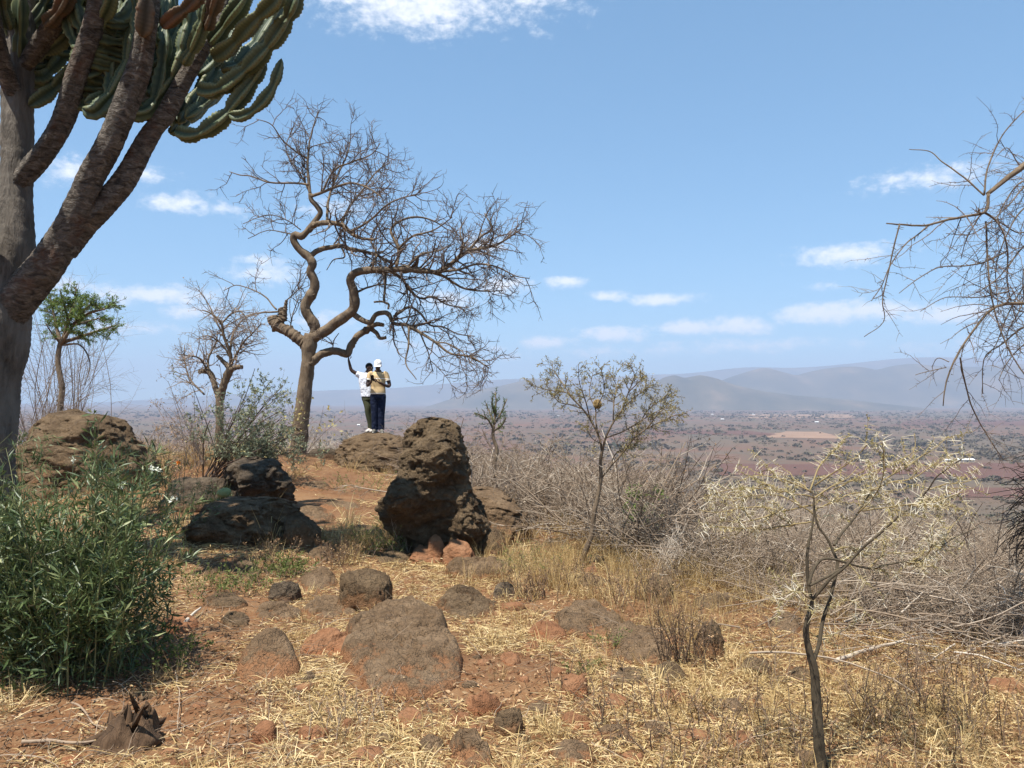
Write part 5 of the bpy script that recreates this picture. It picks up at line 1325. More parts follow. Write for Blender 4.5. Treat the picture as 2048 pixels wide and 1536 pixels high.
M_GREENLEAF = mat_tint('fresh_green_leaves', [(0, (0.0725, 0.1232, 0.029)), (.5, (0.145, 0.2175, 0.05075)), (1, (0.261, 0.319, 0.087))], .65, translucent=.3)
def shrub(name, label, c_, r_, d, n, spread, hgt, lean, leafn, leafL, leafW, mat, seed, stemr=.008, tint=.4, n2=4, n3=6, bias=(0, 0, -.25), leaf_t=(.5, .25), cat='shrub', stem_mat=None, t0=.2):
    """a shrub of arching stems with twigs and small leaves"""
    rng = np.random.default_rng(seed); b0 = px(c_, r_, d); b0[2] = gz(b0[0], d)
    t = thing(name, label, cat, b0)
    lean = np.asarray(lean, float)
    b = b0 + np.stack([rng.normal(0, spread, n), rng.normal(0, spread, n), np.zeros(n)], -1); b[:, 2] = ground(b[:, 0], b[:, 1]) - .02
    dr = np.stack([rng.normal(lean[0], lean[2], n), rng.normal(lean[1], lean[2], n), np.ones(n)], -1)
    P, R = grow(b, dr, rng.uniform(.55, 1.05, n) * hgt, np.full(n, stemr) * rng.uniform(.6, 1.1, n), 10, .14, bias, .4, 0, rng)
    for i in range(n):
        mb = MB(); V, F = tube_batch(P[i:i + 1], R[i:i + 1], 5); mb.add(V, F, min(max(tint + rng.normal(0, .12), 0), 1)); mb.build('stem', stem_mat or M_TWIG, t)
    P2, R2 = spawn(P, R, n * n2, t0, 1, (25, 65), (hgt * .15, hgt * .42), .6, .003, .006, 5, .22, bias, rng=rng)
    P3, R3 = spawn(P2, R2, n * n2 * n3, .1, 1, (30, 75), (hgt * .05, hgt * .18), .7, .002, .004, 4, .22, rng=rng)
    mb = MB()
    for PP, RR in ((P2, R2), (P3, R3)):
        V, F = tube_batch(PP, RR, 3); mb.add(V, F, np.repeat(np.clip(rng.normal(tint + .1, .15, len(PP)), 0, 1), PP.shape[1] * 3))
    mb.build('twigs', stem_mat or M_TWIG, t, 'stuff')
    if leafn:
        bp, tn, _ = along(np.concatenate([P3]), leafn, .0, 1, rng)
        V, F = leaves(bp, nrm(tn * .6 + unit_rand(leafn, rng)), leafL * rng.uniform(.6, 1.3, leafn), leafW * rng.uniform(.6, 1.3, leafn), .15, rng)
        mb = MB(); mb.add(V, F, np.repeat(np.clip(rng.normal(leaf_t[0], leaf_t[1], leafn), 0, 1), 5)); mb.build('foliage', mat, t, 'stuff')
    return t
shrub('leafy_shrub', 'grey green shrub with arching stems in front of the bare tree trunk', 420, 915, 13.0, 26, .10, 2.1, (.62, 0, .34), 7500, .055, .022, M_GREYLEAF, 61, .014, .25, 5, 6, (.1, 0, -.45), (.6, .2))
shrub('leafy_shrub', 'low grey green twiggy growth leaning towards the bare tree trunk', 450, 905, 13.6, 16, .12, 1.6, (.85, .1, .25), 3200, .055, .022, M_GREYLEAF, 62, .012, .25, 5, 6, (.1, 0, -.35), (.65, .25))
shrub('dry_shrub', 'pale dry shrub with tiny leaves left of the lopped tree', 395, 905, 14.5, 16, .10, 1.7, (-.30, 0, .25), 900, .03, .018, M_LITTER, 63, .009, .85, 5, 7)
shrub('dry_shrub', 'tall dry weeds behind the grey green shrub base', 330, 930, 12.5, 26, .35, .95, (.05, 0, .25), 500, .03, .015, M_LITTER, 64, .005, .6, 4, 4)
shrub('yellow_leaf_shrub', 'thin shrub with curled yellow leaves in front of the bare tree trunk', 592, 935, 16.2, 9, .08, 1.9, (.12, 0, .32), 130, .085, .05, M_GREYLEAF, 65, .007, .5, 4, 3, (0, 0, -.1), (.97, .05))
def leafy_tree():
    rng = np.random.default_rng(25); D = 15.5
    base = px(118, 850, D); base[2] = gz(base[0], D)
    t = thing('leafy_tree', 'small tree with a flat topped bright green crown behind the left boulder', 'tree', base)
    P, R = limb_path([(117, 900, 6.5), (119, 829, 5.6), (124, 777, 5.6), (116, 728, 5), (120, 690, 4.6), (132, 664, 3.4)], D, D, 40)
    mb = MB(); V, F = limb_mesh(P, R, 12, .12, 3); mb.add(V, F); mb.build('trunk', M_BARK, t)
    Ps, Rs = [], []
    for p, a, b in [(rpts([(121, 690), (140, 660), (165, 625), (190, 600)], 4, 1.2), 0, -.4), (rpts([(121, 688), (112, 650), (105, 615), (100, 590)], 4, 1.2), 0, .3), (rpts([(124, 685), (165, 672), (200, 660), (232, 650)], 4, 1.2), 0, .3),
                    (rpts([(130, 670), (140, 630), (150, 600), (152, 575)], 4, 1.2), 0, .5), (rpts([(130, 670), (135, 640), (128, 610), (120, 580)], 3, 1.2), 0, -.6), (rpts([(150, 645), (180, 625), (210, 618), (228, 605)], 3, 1.2), -.1, -.5), (rpts([(124, 690), (105, 668), (92, 648)], 2.6, 1), 0, -.2), (rpts([(150, 650), (185, 640), (205, 636)], 2.6, 1), .1, .7), (rpts([(124, 690), (160, 690), (180, 725), (170, 770)], 2.2, .8), 0, -.3)]:
        P, R = limb_path(p, D + a, D + b, 16); mb = MB(); V, F = limb_mesh(P, R, 7, .1, 1); mb.add(V, F); mb.build('branch', M_BARK, t); Ps.append(P); Rs.append(R)
    P0, R0 = np.stack(Ps[:-1]), np.stack(Rs[:-1])
    P1, R1 = spawn(P0, R0, 190, .2, 1, (35, 80), (.22, .58), .6, .004, .009, 6, .22, (0, 0, .0), rng=rng)
    P1[:, :, 2] = P1[:, :1, 2] + (P1[:, :, 2] - P1[:, :1, 2]) * .45
    P2, R2 = spawn(P1, R1, 700, .1, 1, (35, 80), (.08, .22), .6, .003, .005, 4, .2, rng=rng)
    mb = MB()
    for P, R in ((P1, R1), (P2, R2)): mb.add(*tube_batch(P, R, 3), .2)
    mb.build('twigs', M_TWIG, t, 'stuff')
    n = 15000; bp, tn, _ = along(P2, n, 0, 1, rng); bp = bp + rng.normal(0, .012, (n, 3))
    V, F = leaves(bp, nrm(tn + unit_rand(n, rng) * .9), rng.uniform(.025, .055, n), rng.uniform(.010, .018, n), .1, rng)
    mb = MB(); mb.add(V, F, np.repeat(np.clip(rng.normal(.5, .25, n), 0, 1), 5)); mb.build('crown', M_GREENLEAF, t, 'stuff')
leafy_tree()
shrub('bare_shrub', 'tall bare grey shrub behind the leafy green tree', 130, 900, 17.5, 22, .35, 4.6, (.05, 0, .14), 0, .03, .02, M_LITTER, 66, .012, .7, 6, 7, (0, 0, 0))
shrub('bare_shrub', 'tangled bare grey shrub between the euphorbia trunk and the leafy green tree', 60, 900, 15.0, 24, .35, 2.4, (.10, 0, .35), 0, .03, .02, M_LITTER, 67, .009, .75, 6, 7, (0, 0, -.1))
def spiky_tree():
    rng = np.random.default_rng(35); D = 12.0
    base = px(988, 925, D); base[2] = gz(base[0], D)
    t = thing('spiky_young_tree', 'thin young tree with stiff green upright shoots right of the tall boulder', 'tree', base)
    P, R = limb_path([(990, 990, 4), (989, 930, 4), (994, 900, 3.6), (986, 872, 3.2), (988, 850, 3)], D, D, 30); mb = MB(); V, F = limb_mesh(P, R, 8, .1, 1); mb.add(V, F); mb.build('trunk', M_BARK, t)
    Ps, Rs = [], []
    for p, a, b in [(rpts([(987, 862), (990, 830), (992, 800), (990, 784)], 2.6, 1), 0, .1), (rpts([(987, 858), (975, 838), (960, 830), (948, 826)], 2.2, 1), 0, -.2), (rpts([(988, 850), (1000, 830), (1008, 812), (1014, 798)], 2.2, 1), 0, .2), (rpts([(988, 846), (978, 822), (972, 806)], 2, 1), 0, .25), (rpts([(988, 862), (1004, 850), (1012, 836)], 2, 1), 0, -.3), (rpts([(990, 830), (984, 810), (986, 795)], 1.8, 1), 0, -.2)]:
        P, R = limb_path(p, D + a, D + b, 12); mb = MB(); V, F = limb_mesh(P, R, 6, .1, 1); mb.add(V, F); mb.build('branch', M_BARK, t); Ps.append(P); Rs.append(R)
    P0, R0 = np.stack(Ps), np.stack(Rs)
    P1, R1 = spawn(P0, R0, 90, .1, 1, (25, 60), (.08, .22), .6, .0025, .0045, 4, .15, (0, 0, .2), rng=rng)
    mb = MB(); mb.add(*tube_batch(P1, R1, 4), .2); mb.build('twigs', M_TWIG, t, 'stuff')
    n = 1400; bp, tn, _ = along(np.concatenate([P1, P0[:, ::3]]), n, .15, 1, rng); V, F = leaves(bp, nrm(tn * .8 + unit_rand(n, rng)), rng.uniform(.02, .045, n), rng.uniform(.006, .010, n), .1, rng)
    mb = MB(); mb.add(V, F, np.repeat(np.clip(rng.normal(.15, .2, n), 0, 1), 5)); mb.build('foliage', M_GREENLEAF, t, 'stuff')
spiky_tree()

# ------------------------------------------------------------------ small flat topped acacia with the weaver nest
def z8(*pts): return [(1000 + x * .306, 680 + y * .306) for x, y in pts]
M_ACLEAF = mat_tint('acacia_leaves', [(0, (0.168, 0.15, 0.06)), (.5, (0.312, 0.264, 0.114)), (1, (0.48, 0.396, 0.192))], .75, translucent=.3)
def small_acacia():
    rng = np.random.default_rng(45); D = 7.6
    base = px(1165, 1125, D); base[2] = gz(base[0], D)
    t = thing('acacia_tree', 'small acacia with a sparse flat topped yellow green crown and a bird nest', 'tree', base)
    P, R = limb_path(rpts(z8((525, 1500), (540, 1430), (572, 1345), (600, 1265), (612, 1150), (640, 1020), (660, 900), (655, 800), (668, 720)), 6, 3), D, D, 60)
    mb = MB(); V, F = limb_mesh(P, R, 12, .12, 3); mb.add(V, F); mb.build('trunk', M_BARK, t)
    Ps, Rs = [], []
    spec = [(((667, 740), (650, 640), (590, 520), (540, 450), (480, 390), (430, 340), (330, 330), (200, 295)), 3.4, .8, 0, .1), (((480, 390), (400, 270), (350, 200), (340, 140)), 1.8, .6, 0, .3), (((668, 735), (690, 640), (740, 540), (800, 450), (840, 340), (880, 230), (830, 145)), 3.2, .7, 0, -.15),
            (((640, 610), (625, 520), (625, 450), (585, 350), (610, 200)), 2.4, .6, .0, .3), (((662, 905), (720, 830), (800, 740), (880, 640), (960, 580), (1060, 530), (1150, 490), (1225, 480)), 2.8, .7, 0, -.2), (((740, 545), (745, 400), (760, 300), (705, 190)), 2.2, .6, -.05, .3),
            (((880, 640), (950, 480), (1040, 400), (1150, 358)), 2.0, .6, -.1, .2), (((690, 640), (800, 600), (900, 540), (1000, 480), (1100, 430)), 2.0, .6, 0, .35), (((590, 520), (560, 400), (520, 280), (510, 160)), 2.0, .6, .05, -.3), (((540, 450), (450, 420), (380, 400), (290, 280)), 1.6, .6, .0, -.3),
            (((840, 340), (920, 260), (935, 210)), 1.6, .6, -.1, -.3), (((800, 450), (900, 360), (1000, 290)), 1.8, .6, -.1, .2), (((960, 580), (1060, 460), (1170, 440)), 1.6, .6, -.15, -.4), (((720, 830), (760, 740), (860, 690), (930, 650)), 1.8, .6, 0, .3), (((665, 680), (600, 640), (560, 560)), 1.4, .6, 0, -.2), (((625, 450), (680, 330), (660, 180)), 1.6, .6, .1, -.2)]
    for p, r0, r1, a, b in spec:
        P, R = limb_path(rpts(z8(*p), r0 * .75, r1 * .85), D + a, D + b, 18); mb = MB(); V, F = limb_mesh(P, R, 7, .1, 1); mb.add(V, F); mb.build('branch', M_BARK, t); Ps.append(P); Rs.append(R)
    P0, R0 = np.stack(Ps), np.stack(Rs)
    P1, R1 = spawn(P0, R0, 300, .30, 1, (30, 70), (.10, .32), .6, .0024, .004, 6, .2, (0, 0, .15), .25, rng=rng)
    P2, R2 = spawn(P1, R1, 1100, .1, 1, (30, 75), (.04, .13), .7, .0018, .003, 5, .2, (0, 0, .1), .2, rng=rng)
    mb = MB()
    for P, R in ((P1, R1), (P2, R2)): mb.add(*tube_batch(P, R, 3), .35)
    mb.build('twigs', M_TWIG, t, 'stuff')
    n = 9000; bp, tn, _ = along(np.concatenate([P2, P1[:, [0, 1, 3, 4, 5]]]), n, 0, 1, rng); V, F = leaves(bp, nrm(tn * .4 + unit_rand(n, rng)), rng.uniform(.012, .026, n), rng.uniform(.006, .011, n), .1, rng)
    mb = MB(); mb.add(V, F, np.repeat(np.clip(rng.normal(.5, .25, n), 0, 1), 5)); mb.build('crown', M_ACLEAF, t, 'stuff')
    # woven nest hanging in the crown
    c = px(1195, 808, D + .1); m = 420; a = unit_rand(m, rng); b = nrm(np.cross(a, unit_rand(m, rng)))
    s = np.linspace(-.8, .8, 6)[None, :, None]; r_ = rng.uniform(.6, 1.25, (m, 1, 1))
    Pn = c + (np.cos(s) * a[:, None] + np.sin(s) * b[:, None]) * r_ * np.array([.036, .036, .042])
    mb = MB(); V, F = tube_batch(Pn, np.full((m, 6), .0012), 3); mb.add(V, F, np.repeat(rng.uniform(.2, .8, m), 18))
    V, F = ico(3); mb.add(c + V * [.022, .022, .027], F, .1)
    nest = link('weaver_nest', mb.mesh('weaver_nest', M_STRAW, c), None, c); tag(nest, 'small round straw bird nest in the crown of the small acacia', 'nest')
small_acacia()

# ------------------------------------------------------------------ near sapling with long white thorns
M_YTWIG = mat_tint('ochre_twigs', [(0, (.10, .075, .04)), (.5, (.24, .18, .085)), (1, (.36, .29, .15))], .85)
M_DBARK = mat_bark('dark_sapling_bark', (0.03375, 0.0255, 0.0165), (0.06375, 0.0495, 0.0315), (0.105, 0.0825, 0.0525), 30, .35, .6, .008)
M_THORN = mat_tint('white_thorns', [(0, (.36, .28, .14)), (.5, (.56, .48, .31)), (1, (.78, .73, .60))], .5)
def z7(*pts): return [(1380 + x * .2864, 860 + y * .2864) for x, y in pts]
def thorn_sapling():
    rng = np.random.default_rng(55); D = 3.30
    base = px(1644, 1600, D); base[2] = gz(base[0], D)
    t = thing('thorn_acacia', 'young acacia with long white thorns in the right foreground', 'tree', base)
    P, R = limb_path([(1648, 1640, 13), (1641, 1536, 11), (1637, 1470, 10.5), (1633, 1400, 9.5), (1628, 1340, 8.5), (1620, 1308, 7.5), (1612, 1270, 5.8), (1615, 1240, 5.4), (1622, 1215, 5)], D, D, 80)
    mb = MB(); V, F = limb_mesh(P, R, 14, .10, 3); mb.add(V, F); mb.build('trunk', M_DBARK, t)
    big = [(rpts([(1626, 1325), (1638, 1288), (1646, 1240), (1658, 1204), (1669, 1161), (1675, 1126), (1666, 1103), (1655, 1078), (1636, 1050), (1626, 1005)], 4.4, 1.8), 0, .12), (rpts(z7((845, 1240), (850, 1190), (826, 1085), (818, 900), (830, 780), (842, 735), (858, 640), (868, 520), (852, 420)), 4.2, 1.2), 0, .05),
           (rpts(z7((850, 1190), (920, 1110), (990, 1030), (1080, 960), (1200, 830), (1330, 720), (1450, 610), (1560, 530), (1660, 420), (1720, 330), (1800, 270), (1900, 200)), 3.2, 1.0), 0, -.25),
           (rpts(z7((828, 1090), (858, 985), (915, 907), (1000, 902), (1100, 930), (1250, 965), (1380, 940), (1500, 920), (1640, 900), (1740, 830), (1830, 760), (2010, 680)), 3.0, 1.0), -.03, .2), (rpts(z7((836, 1085), (930, 1040), (1000, 1000), (1100, 935)), 3, 2), -.03, .05),
           (rpts(z7((1005, 805), (1060, 720), (1120, 650), (1180, 570), (1220, 500), (1270, 420)), 3, 1.3), .05, .3)]
    thin = [((1450, 610), (1420, 520), (1370, 450), (1300, 380), (1240, 260)), ((1200, 570), (1330, 540), (1460, 520), (1640, 520), (1800, 480), (1900, 440)), ((850, 640), (700, 660), (550, 690), (400, 690), (250, 680), (90, 690)), ((860, 520), (640, 560), (400, 540), (200, 580), (60, 560)),
            ((870, 470), (700, 440), (400, 400), (200, 430), (100, 470)), ((850, 430), (600, 330), (450, 320), (330, 360)), ((840, 420), (900, 260), (1000, 150), (1060, 80), (1130, 35)), ((870, 390), (1000, 300), (1150, 200), (1240, 95)), ((1000, 420), (1200, 320), (1400, 240), (1560, 150), (1570, 20)),
            ((1360, 340), (1550, 230), (1700, 130), (1800, 45)), ((842, 735), (860, 640), (870, 520), (850, 420)), ((860, 560), (1000, 500), (1150, 440), (1300, 420), (1450, 440)), ((870, 600), (760, 520), (620, 450), (450, 460), (300, 500)), ((1660, 420), (1780, 380), (1900, 370), (2010, 330)), ((1560, 530), (1680, 480), (1760, 510)),
            ((1640, 900), (1690, 800), (1680, 690), (1740, 640)), ((1740, 830), (1800, 720), (1850, 660)), ((1250, 965), (1350, 870), (1500, 860), (1600, 850)), ((1180, 570), (1300, 440), (1350, 300), (1340, 80)), ((1000, 850), (1100, 820), (1200, 880), (1350, 900)), ((850, 430), (760, 380), (640, 360), (560, 280), (470, 300)),
            ((1260, 420), (1420, 360), (1560, 340), (1720, 230), (1860, 160)), ((620, 560), (500, 620), (350, 640), (200, 640)), ((650, 440), (520, 380), (380, 450), (240, 450)), ((860, 1180), (760, 1130), (640, 1150), (560, 1180)), ((970, 1220), (1080, 1180), (1180, 1200)), ((840, 1290), (900, 1240), (960, 1260)), ((830, 1400), (900, 1440), (1020, 1420)), ((1500, 920), (1620, 960), (1700, 940)), ((860, 480), (980, 400), (1100, 330), (1180, 250))]
    Ps, Rs = [], []
    for i, (p, a, b) in enumerate(big):
        P, R = limb_path(p, D + a, D + b, 60); mb = MB(); V, F = limb_mesh(P, R, 9, .1, i); mb.add(V, F); mb.build('branch', M_DBARK, t)
        if i in (2, 3, 5): Q = crom(np.concatenate([P, R[:, None]], 1)[(20 if i != 3 else 8):], 20); Ps.append(Q[:, :3]); Rs.append(Q[:, 3])
    for i, p in enumerate(thin):
        a = rng.normal(0, .14); P, R = limb_path(rpts(z7(*p), 1.7, .6), D + a * .3 + .08, D + a * 1.6 + .1, 20); P = P + (.01 * fbm(P * 9 + i, 2))[:, None]
        mb = MB(); V, F = limb_mesh(P, R, 6, .1, i); mb.add(V, F, .55); mb.build('branch', M_YTWIG, t); Ps.append(P); Rs.append(R)
    P0, R0 = np.stack(Ps), np.stack(Rs)
    P1, R1 = spawn(P0, R0, 210, .1, 1, (25, 60), (.07, .22), .7, .0016, .0026, 7, .12, (0, 0, .08), .2, rng=rng, taper_len=.3)
    P2, R2 = spawn(P1, R1, 120, .2, 1, (25, 60), (.04, .10), .8, .0010, .0016, 5, .12, (0, 0, .05), .2, rng=rng)
    mb = MB()
    for P, R in ((P1, R1), (P2, R2)): mb.add(*tube_batch(P, R, 4), .65)
    mb.build('twigs', M_YTWIG, t, 'stuff')
    # paired thorns at the nodes
    def thorns(P, n, L0, L1, t0=0.):
        bp, tn, _ = along(P, n, t0, 1, rng); n2 = nrm(np.cross(tn, unit_rand(n, rng)) + np.array([0, 0, -.25]))
        out = []
        for s in (-1, 1):
            side = nrm(np.cross(tn, n2)) * s
            d = nrm(side * .75 + n2 * .75 + tn * .1); L = rng.uniform(L0, L1, n)
            pts = np.stack([bp, bp + d * (L * .5)[:, None], bp + d * L[:, None]], 1); out.append(pts)
        pts = np.concatenate(out); return pts, np.tile(np.array([[.0014, .0011, .0004]]), (len(pts), 1))
    mb = MB()
    for P, n, L0, L1, t0 in ((P1, 820, .018, .055, .05), (P0, 520, .02, .06, .2), (P2, 360, .015, .045, .1)):
        pts, R = thorns(P, n, L0, L1, t0); V, F = tube_batch(pts, R, 3); mb.add(V, F, np.repeat(rng.uniform(0, 1, len(pts)), 9))
    mb.build('thorns', M_THORN, t, 'stuff')
    n = 4600; bp, tn, _ = along(P1, n, 0, 1, rng); V, F = leaves(bp, unit_rand(n, rng), rng.uniform(.007, .016, n), rng.uniform(.004, .007, n), .1, rng)
    mb = MB(); mb.add(V, F, np.repeat(np.clip(rng.normal(.6, .2, n), 0, 1), 5)); mb.build('foliage', M_ACLEAF, t, 'stuff')
thorn_sapling()

# ------------------------------------------------------------------ bare thorn tree reaching in from the right
def zr(*pts): return [(1640 + x * .5862, 220 + y * .5862) for x, y in pts]
def right_tree():
    rng = np.random.default_rng(65); D = 4.6
    base = px(2640, 1300, 5.2); base[2] = gz(base[0], 5.2)
    t = thing('thorn_tree', 'bare spurred thorn tree hanging its twigs in from the right edge', 'tree', base)
    P, R = limb_path([(2650, 1420, 60), (2640, 1200, 52), (2600, 900, 42), (2540, 650, 34), (2450, 480, 26), (2330, 390, 17), (2200, 335, 11), (2090, 312, 7.5), (2030, 345, 5.5), (1975, 388, 4)], 5.2, D, 120)
    mb = MB(); V, F = limb_mesh(P, R, 16, .12, 3); mb.add(V, F); mb.build('trunk', M_BARK, t)
    spec = [(zr((575, 285), (560, 350), (450, 370), (350, 395), (270, 390), (228, 385)), 4.5, 1.6, 0, -.2), (zr((370, 395), (340, 420), (290, 460), (240, 530), (210, 600), (175, 652)), 2.2, .9, -.1, -.3), (zr((270, 392), (240, 520), (215, 640), (218, 720), (150, 775)), 2.2, .8, -.2, -.2),
            (zr((560, 290), (490, 230), (420, 180), (370, 140), (305, 133)), 2.6, .8, 0, .2), (zr((560, 290), (572, 200), (620, 90), (696, 5), (780, -60)), 2.6, 1.0, 0, .1), (zr((560, 350), (610, 390), (640, 480), (640, 600), (670, 720)), 3.2, 1.2, 0, .2), 
            ([(2300, 700), (2150, 620), (2048, 607), (1992, 613), (1957, 648), (1916, 707), (1892, 765), (1886, 812)], 6, 1.2, .1, -.1), (zr((478, 845), (500, 960), (540, 1060), (590, 1140), (625, 1190)), 2.4, .8, -.05, .1), (zr((545, 360), (500, 440), (480, 510)), 1.8, .8, 0, .1),
            (zr((640, 480), (560, 520), (500, 530), (400, 540), (330, 580), (270, 625)), 2.4, .8, .1, -.2), (zr((640, 620), (540, 640), (430, 640), (340, 690)), 2.0, .7, .1, .2), ([(2200, 720), (2090, 650), (2048, 654), (2003, 689), (1968, 718), (1965, 789)], 3.5, .9, .1, .2), 
            (zr((565, 380), (580, 600), (620, 760), (696, 900), (760, 960)), 2.6, 1.2, .05, -.1), (zr((760, 300), (690, 340), (640, 420), (600, 540), (610, 700)), 2.6, .9, .2, .1), (zr((760, 420), (690, 470), (620, 560), (560, 610), (500, 640)), 2.6, .8, .25, .0), (zr((780, 560), (700, 600), (640, 700), (600, 800), (560, 850)), 2.4, .8, .3, .1),
            (zr((800, 200), (700, 260), (640, 330), (560, 400)), 2.8, 1.0, .3, .2), (zr((780, 140), (690, 190), (640, 130), (600, 160)), 2.0, .8, .3, .2), (zr((800, 760), (700, 800), (640, 860), (610, 920)), 2.2, .8, .2, .0), (zr((760, 380), (680, 420), (600, 380), (520, 420), (430, 420)), 2.2, .8, .2, .35), (zr((780, 650), (690, 690), (640, 660), (560, 680)), 2, .8, .2, .35), (zr((790, 480), (700, 540), (690, 660), (640, 760), (640, 840)), 2.2, .8, .3, .2),
            (zr((430, 880), (380, 890), (325, 905)), 1.4, .7, -.1, -.1), (zr((440, 860), (400, 850), (380, 880)), 1.4, .7, -.1, 0), (zr((790, 240), (696, 240), (640, 300), (600, 390), (610, 480)), 2.4, .8, .3, .0)]
    Ps, Rs = [], []
    for i, (p, r0, r1, a, b) in enumerate(spec):
        P, R = limb_path(rpts(p, r0 * .72, r1 * .8), D + a, D + b, 26); P = P + (.012 * fbm(P * 6 + i, 2))[:, None]
        mb = MB(); V, F = limb_mesh(P, R, 7, .15, i); mb.add(V, F); mb.build('branch', M_BARK, t); Ps.append(P); Rs.append(R)
    P0, R0 = np.stack(Ps), np.stack(Rs)
    P1, R1 = spawn(P0, R0, 330, .05, 1, (35, 80), (.12, .55), .55, .0022, .004, 8, .25, (0, 0, -.3), rng=rng)
    c_ = CX + P1[:, 0, 0] / P1[:, 0, 1] * F_PX; ok = (c_ > 1930) | (rng.uniform(0, 1, len(P1)) < .30); P1, R1 = P1[ok], R1[ok]
    P2, R2 = spawn(P1, R1, 480, .1, 1, (35, 80), (.06, .25), .7, .0015, .0026, 6, .25, (0, 0, -.2), rng=rng)
    P3, R3 = spawn(np.concatenate([P0[:, ::4], P1[:, :7]]), np.concatenate([R0[:, ::4], R1[:, :7]]), 2600, .0, 1, (50, 90), (.010, .036), .8, .0016, .0026, 3, .15, rng=rng)   # short spurs
    mb = MB()
    for P, R, tn in ((P1, R1, .6), (P2, R2, .7), (P3, R3, .45)): mb.add(*tube_batch(P, R, 3), np.repeat(np.clip(rng.normal(tn, .15, len(P)), 0, 1), P.shape[1] * 3))
    mb.build('twigs', M_TWIG, t, 'stuff')
right_tree()
print('trees', round(time.time() - T0, 1))

# ================================================================== brush on the slope
M_BRUSH = mat_tint('grey_brush', [(0, (0.1239, 0.08614, 0.059)), (.5, (0.2419, 0.1805, 0.1263)), (.85, (0.3835, 0.3115, 0.236)), (1, (0.5381, 0.4673, 0.3776))], .9)
def brush_mesh(rng, n=16, n2=5, n3=4, hgt=1.0, spread=.5, r=.006, tint=.5, Ps=(8, 7, 5)):
    b = np.stack([rng.normal(0, .12, n), rng.normal(0, .12, n), np.full(n, -.03)], -1)
    dr = np.stack([rng.normal(0, spread, n), rng.normal(0, spread, n), np.ones(n) * .8], -1)
    P, R = grow(b, dr, rng.uniform(.6, 1.15, n) * hgt, np.full(n, r) * rng.uniform(.6, 1.2, n), Ps[0], .25, (0, 0, -.35), .4, 0, rng)
    P2, R2 = spawn(P, R, n * n2, .1, 1, (25, 70), (hgt * .2, hgt * .55), .65, r * .35, r * .6, Ps[1], .3, (0, 0, -.15), rng=rng)
    P3, R3 = spawn(P2, R2, n * n2 * n3, .1, 1, (30, 80), (hgt * .07, hgt * .25), .7, r * .25, r * .4, Ps[2], .3, rng=rng)
    mb = MB()
    for PP, RR in ((P, R), (P2, R2), (P3, R3)):
        mb.add(*tube_batch(PP, RR, 3), np.repeat(np.clip(rng.normal(tint, .2, len(PP)), 0, 1), PP.shape[1] * 3))
    return mb
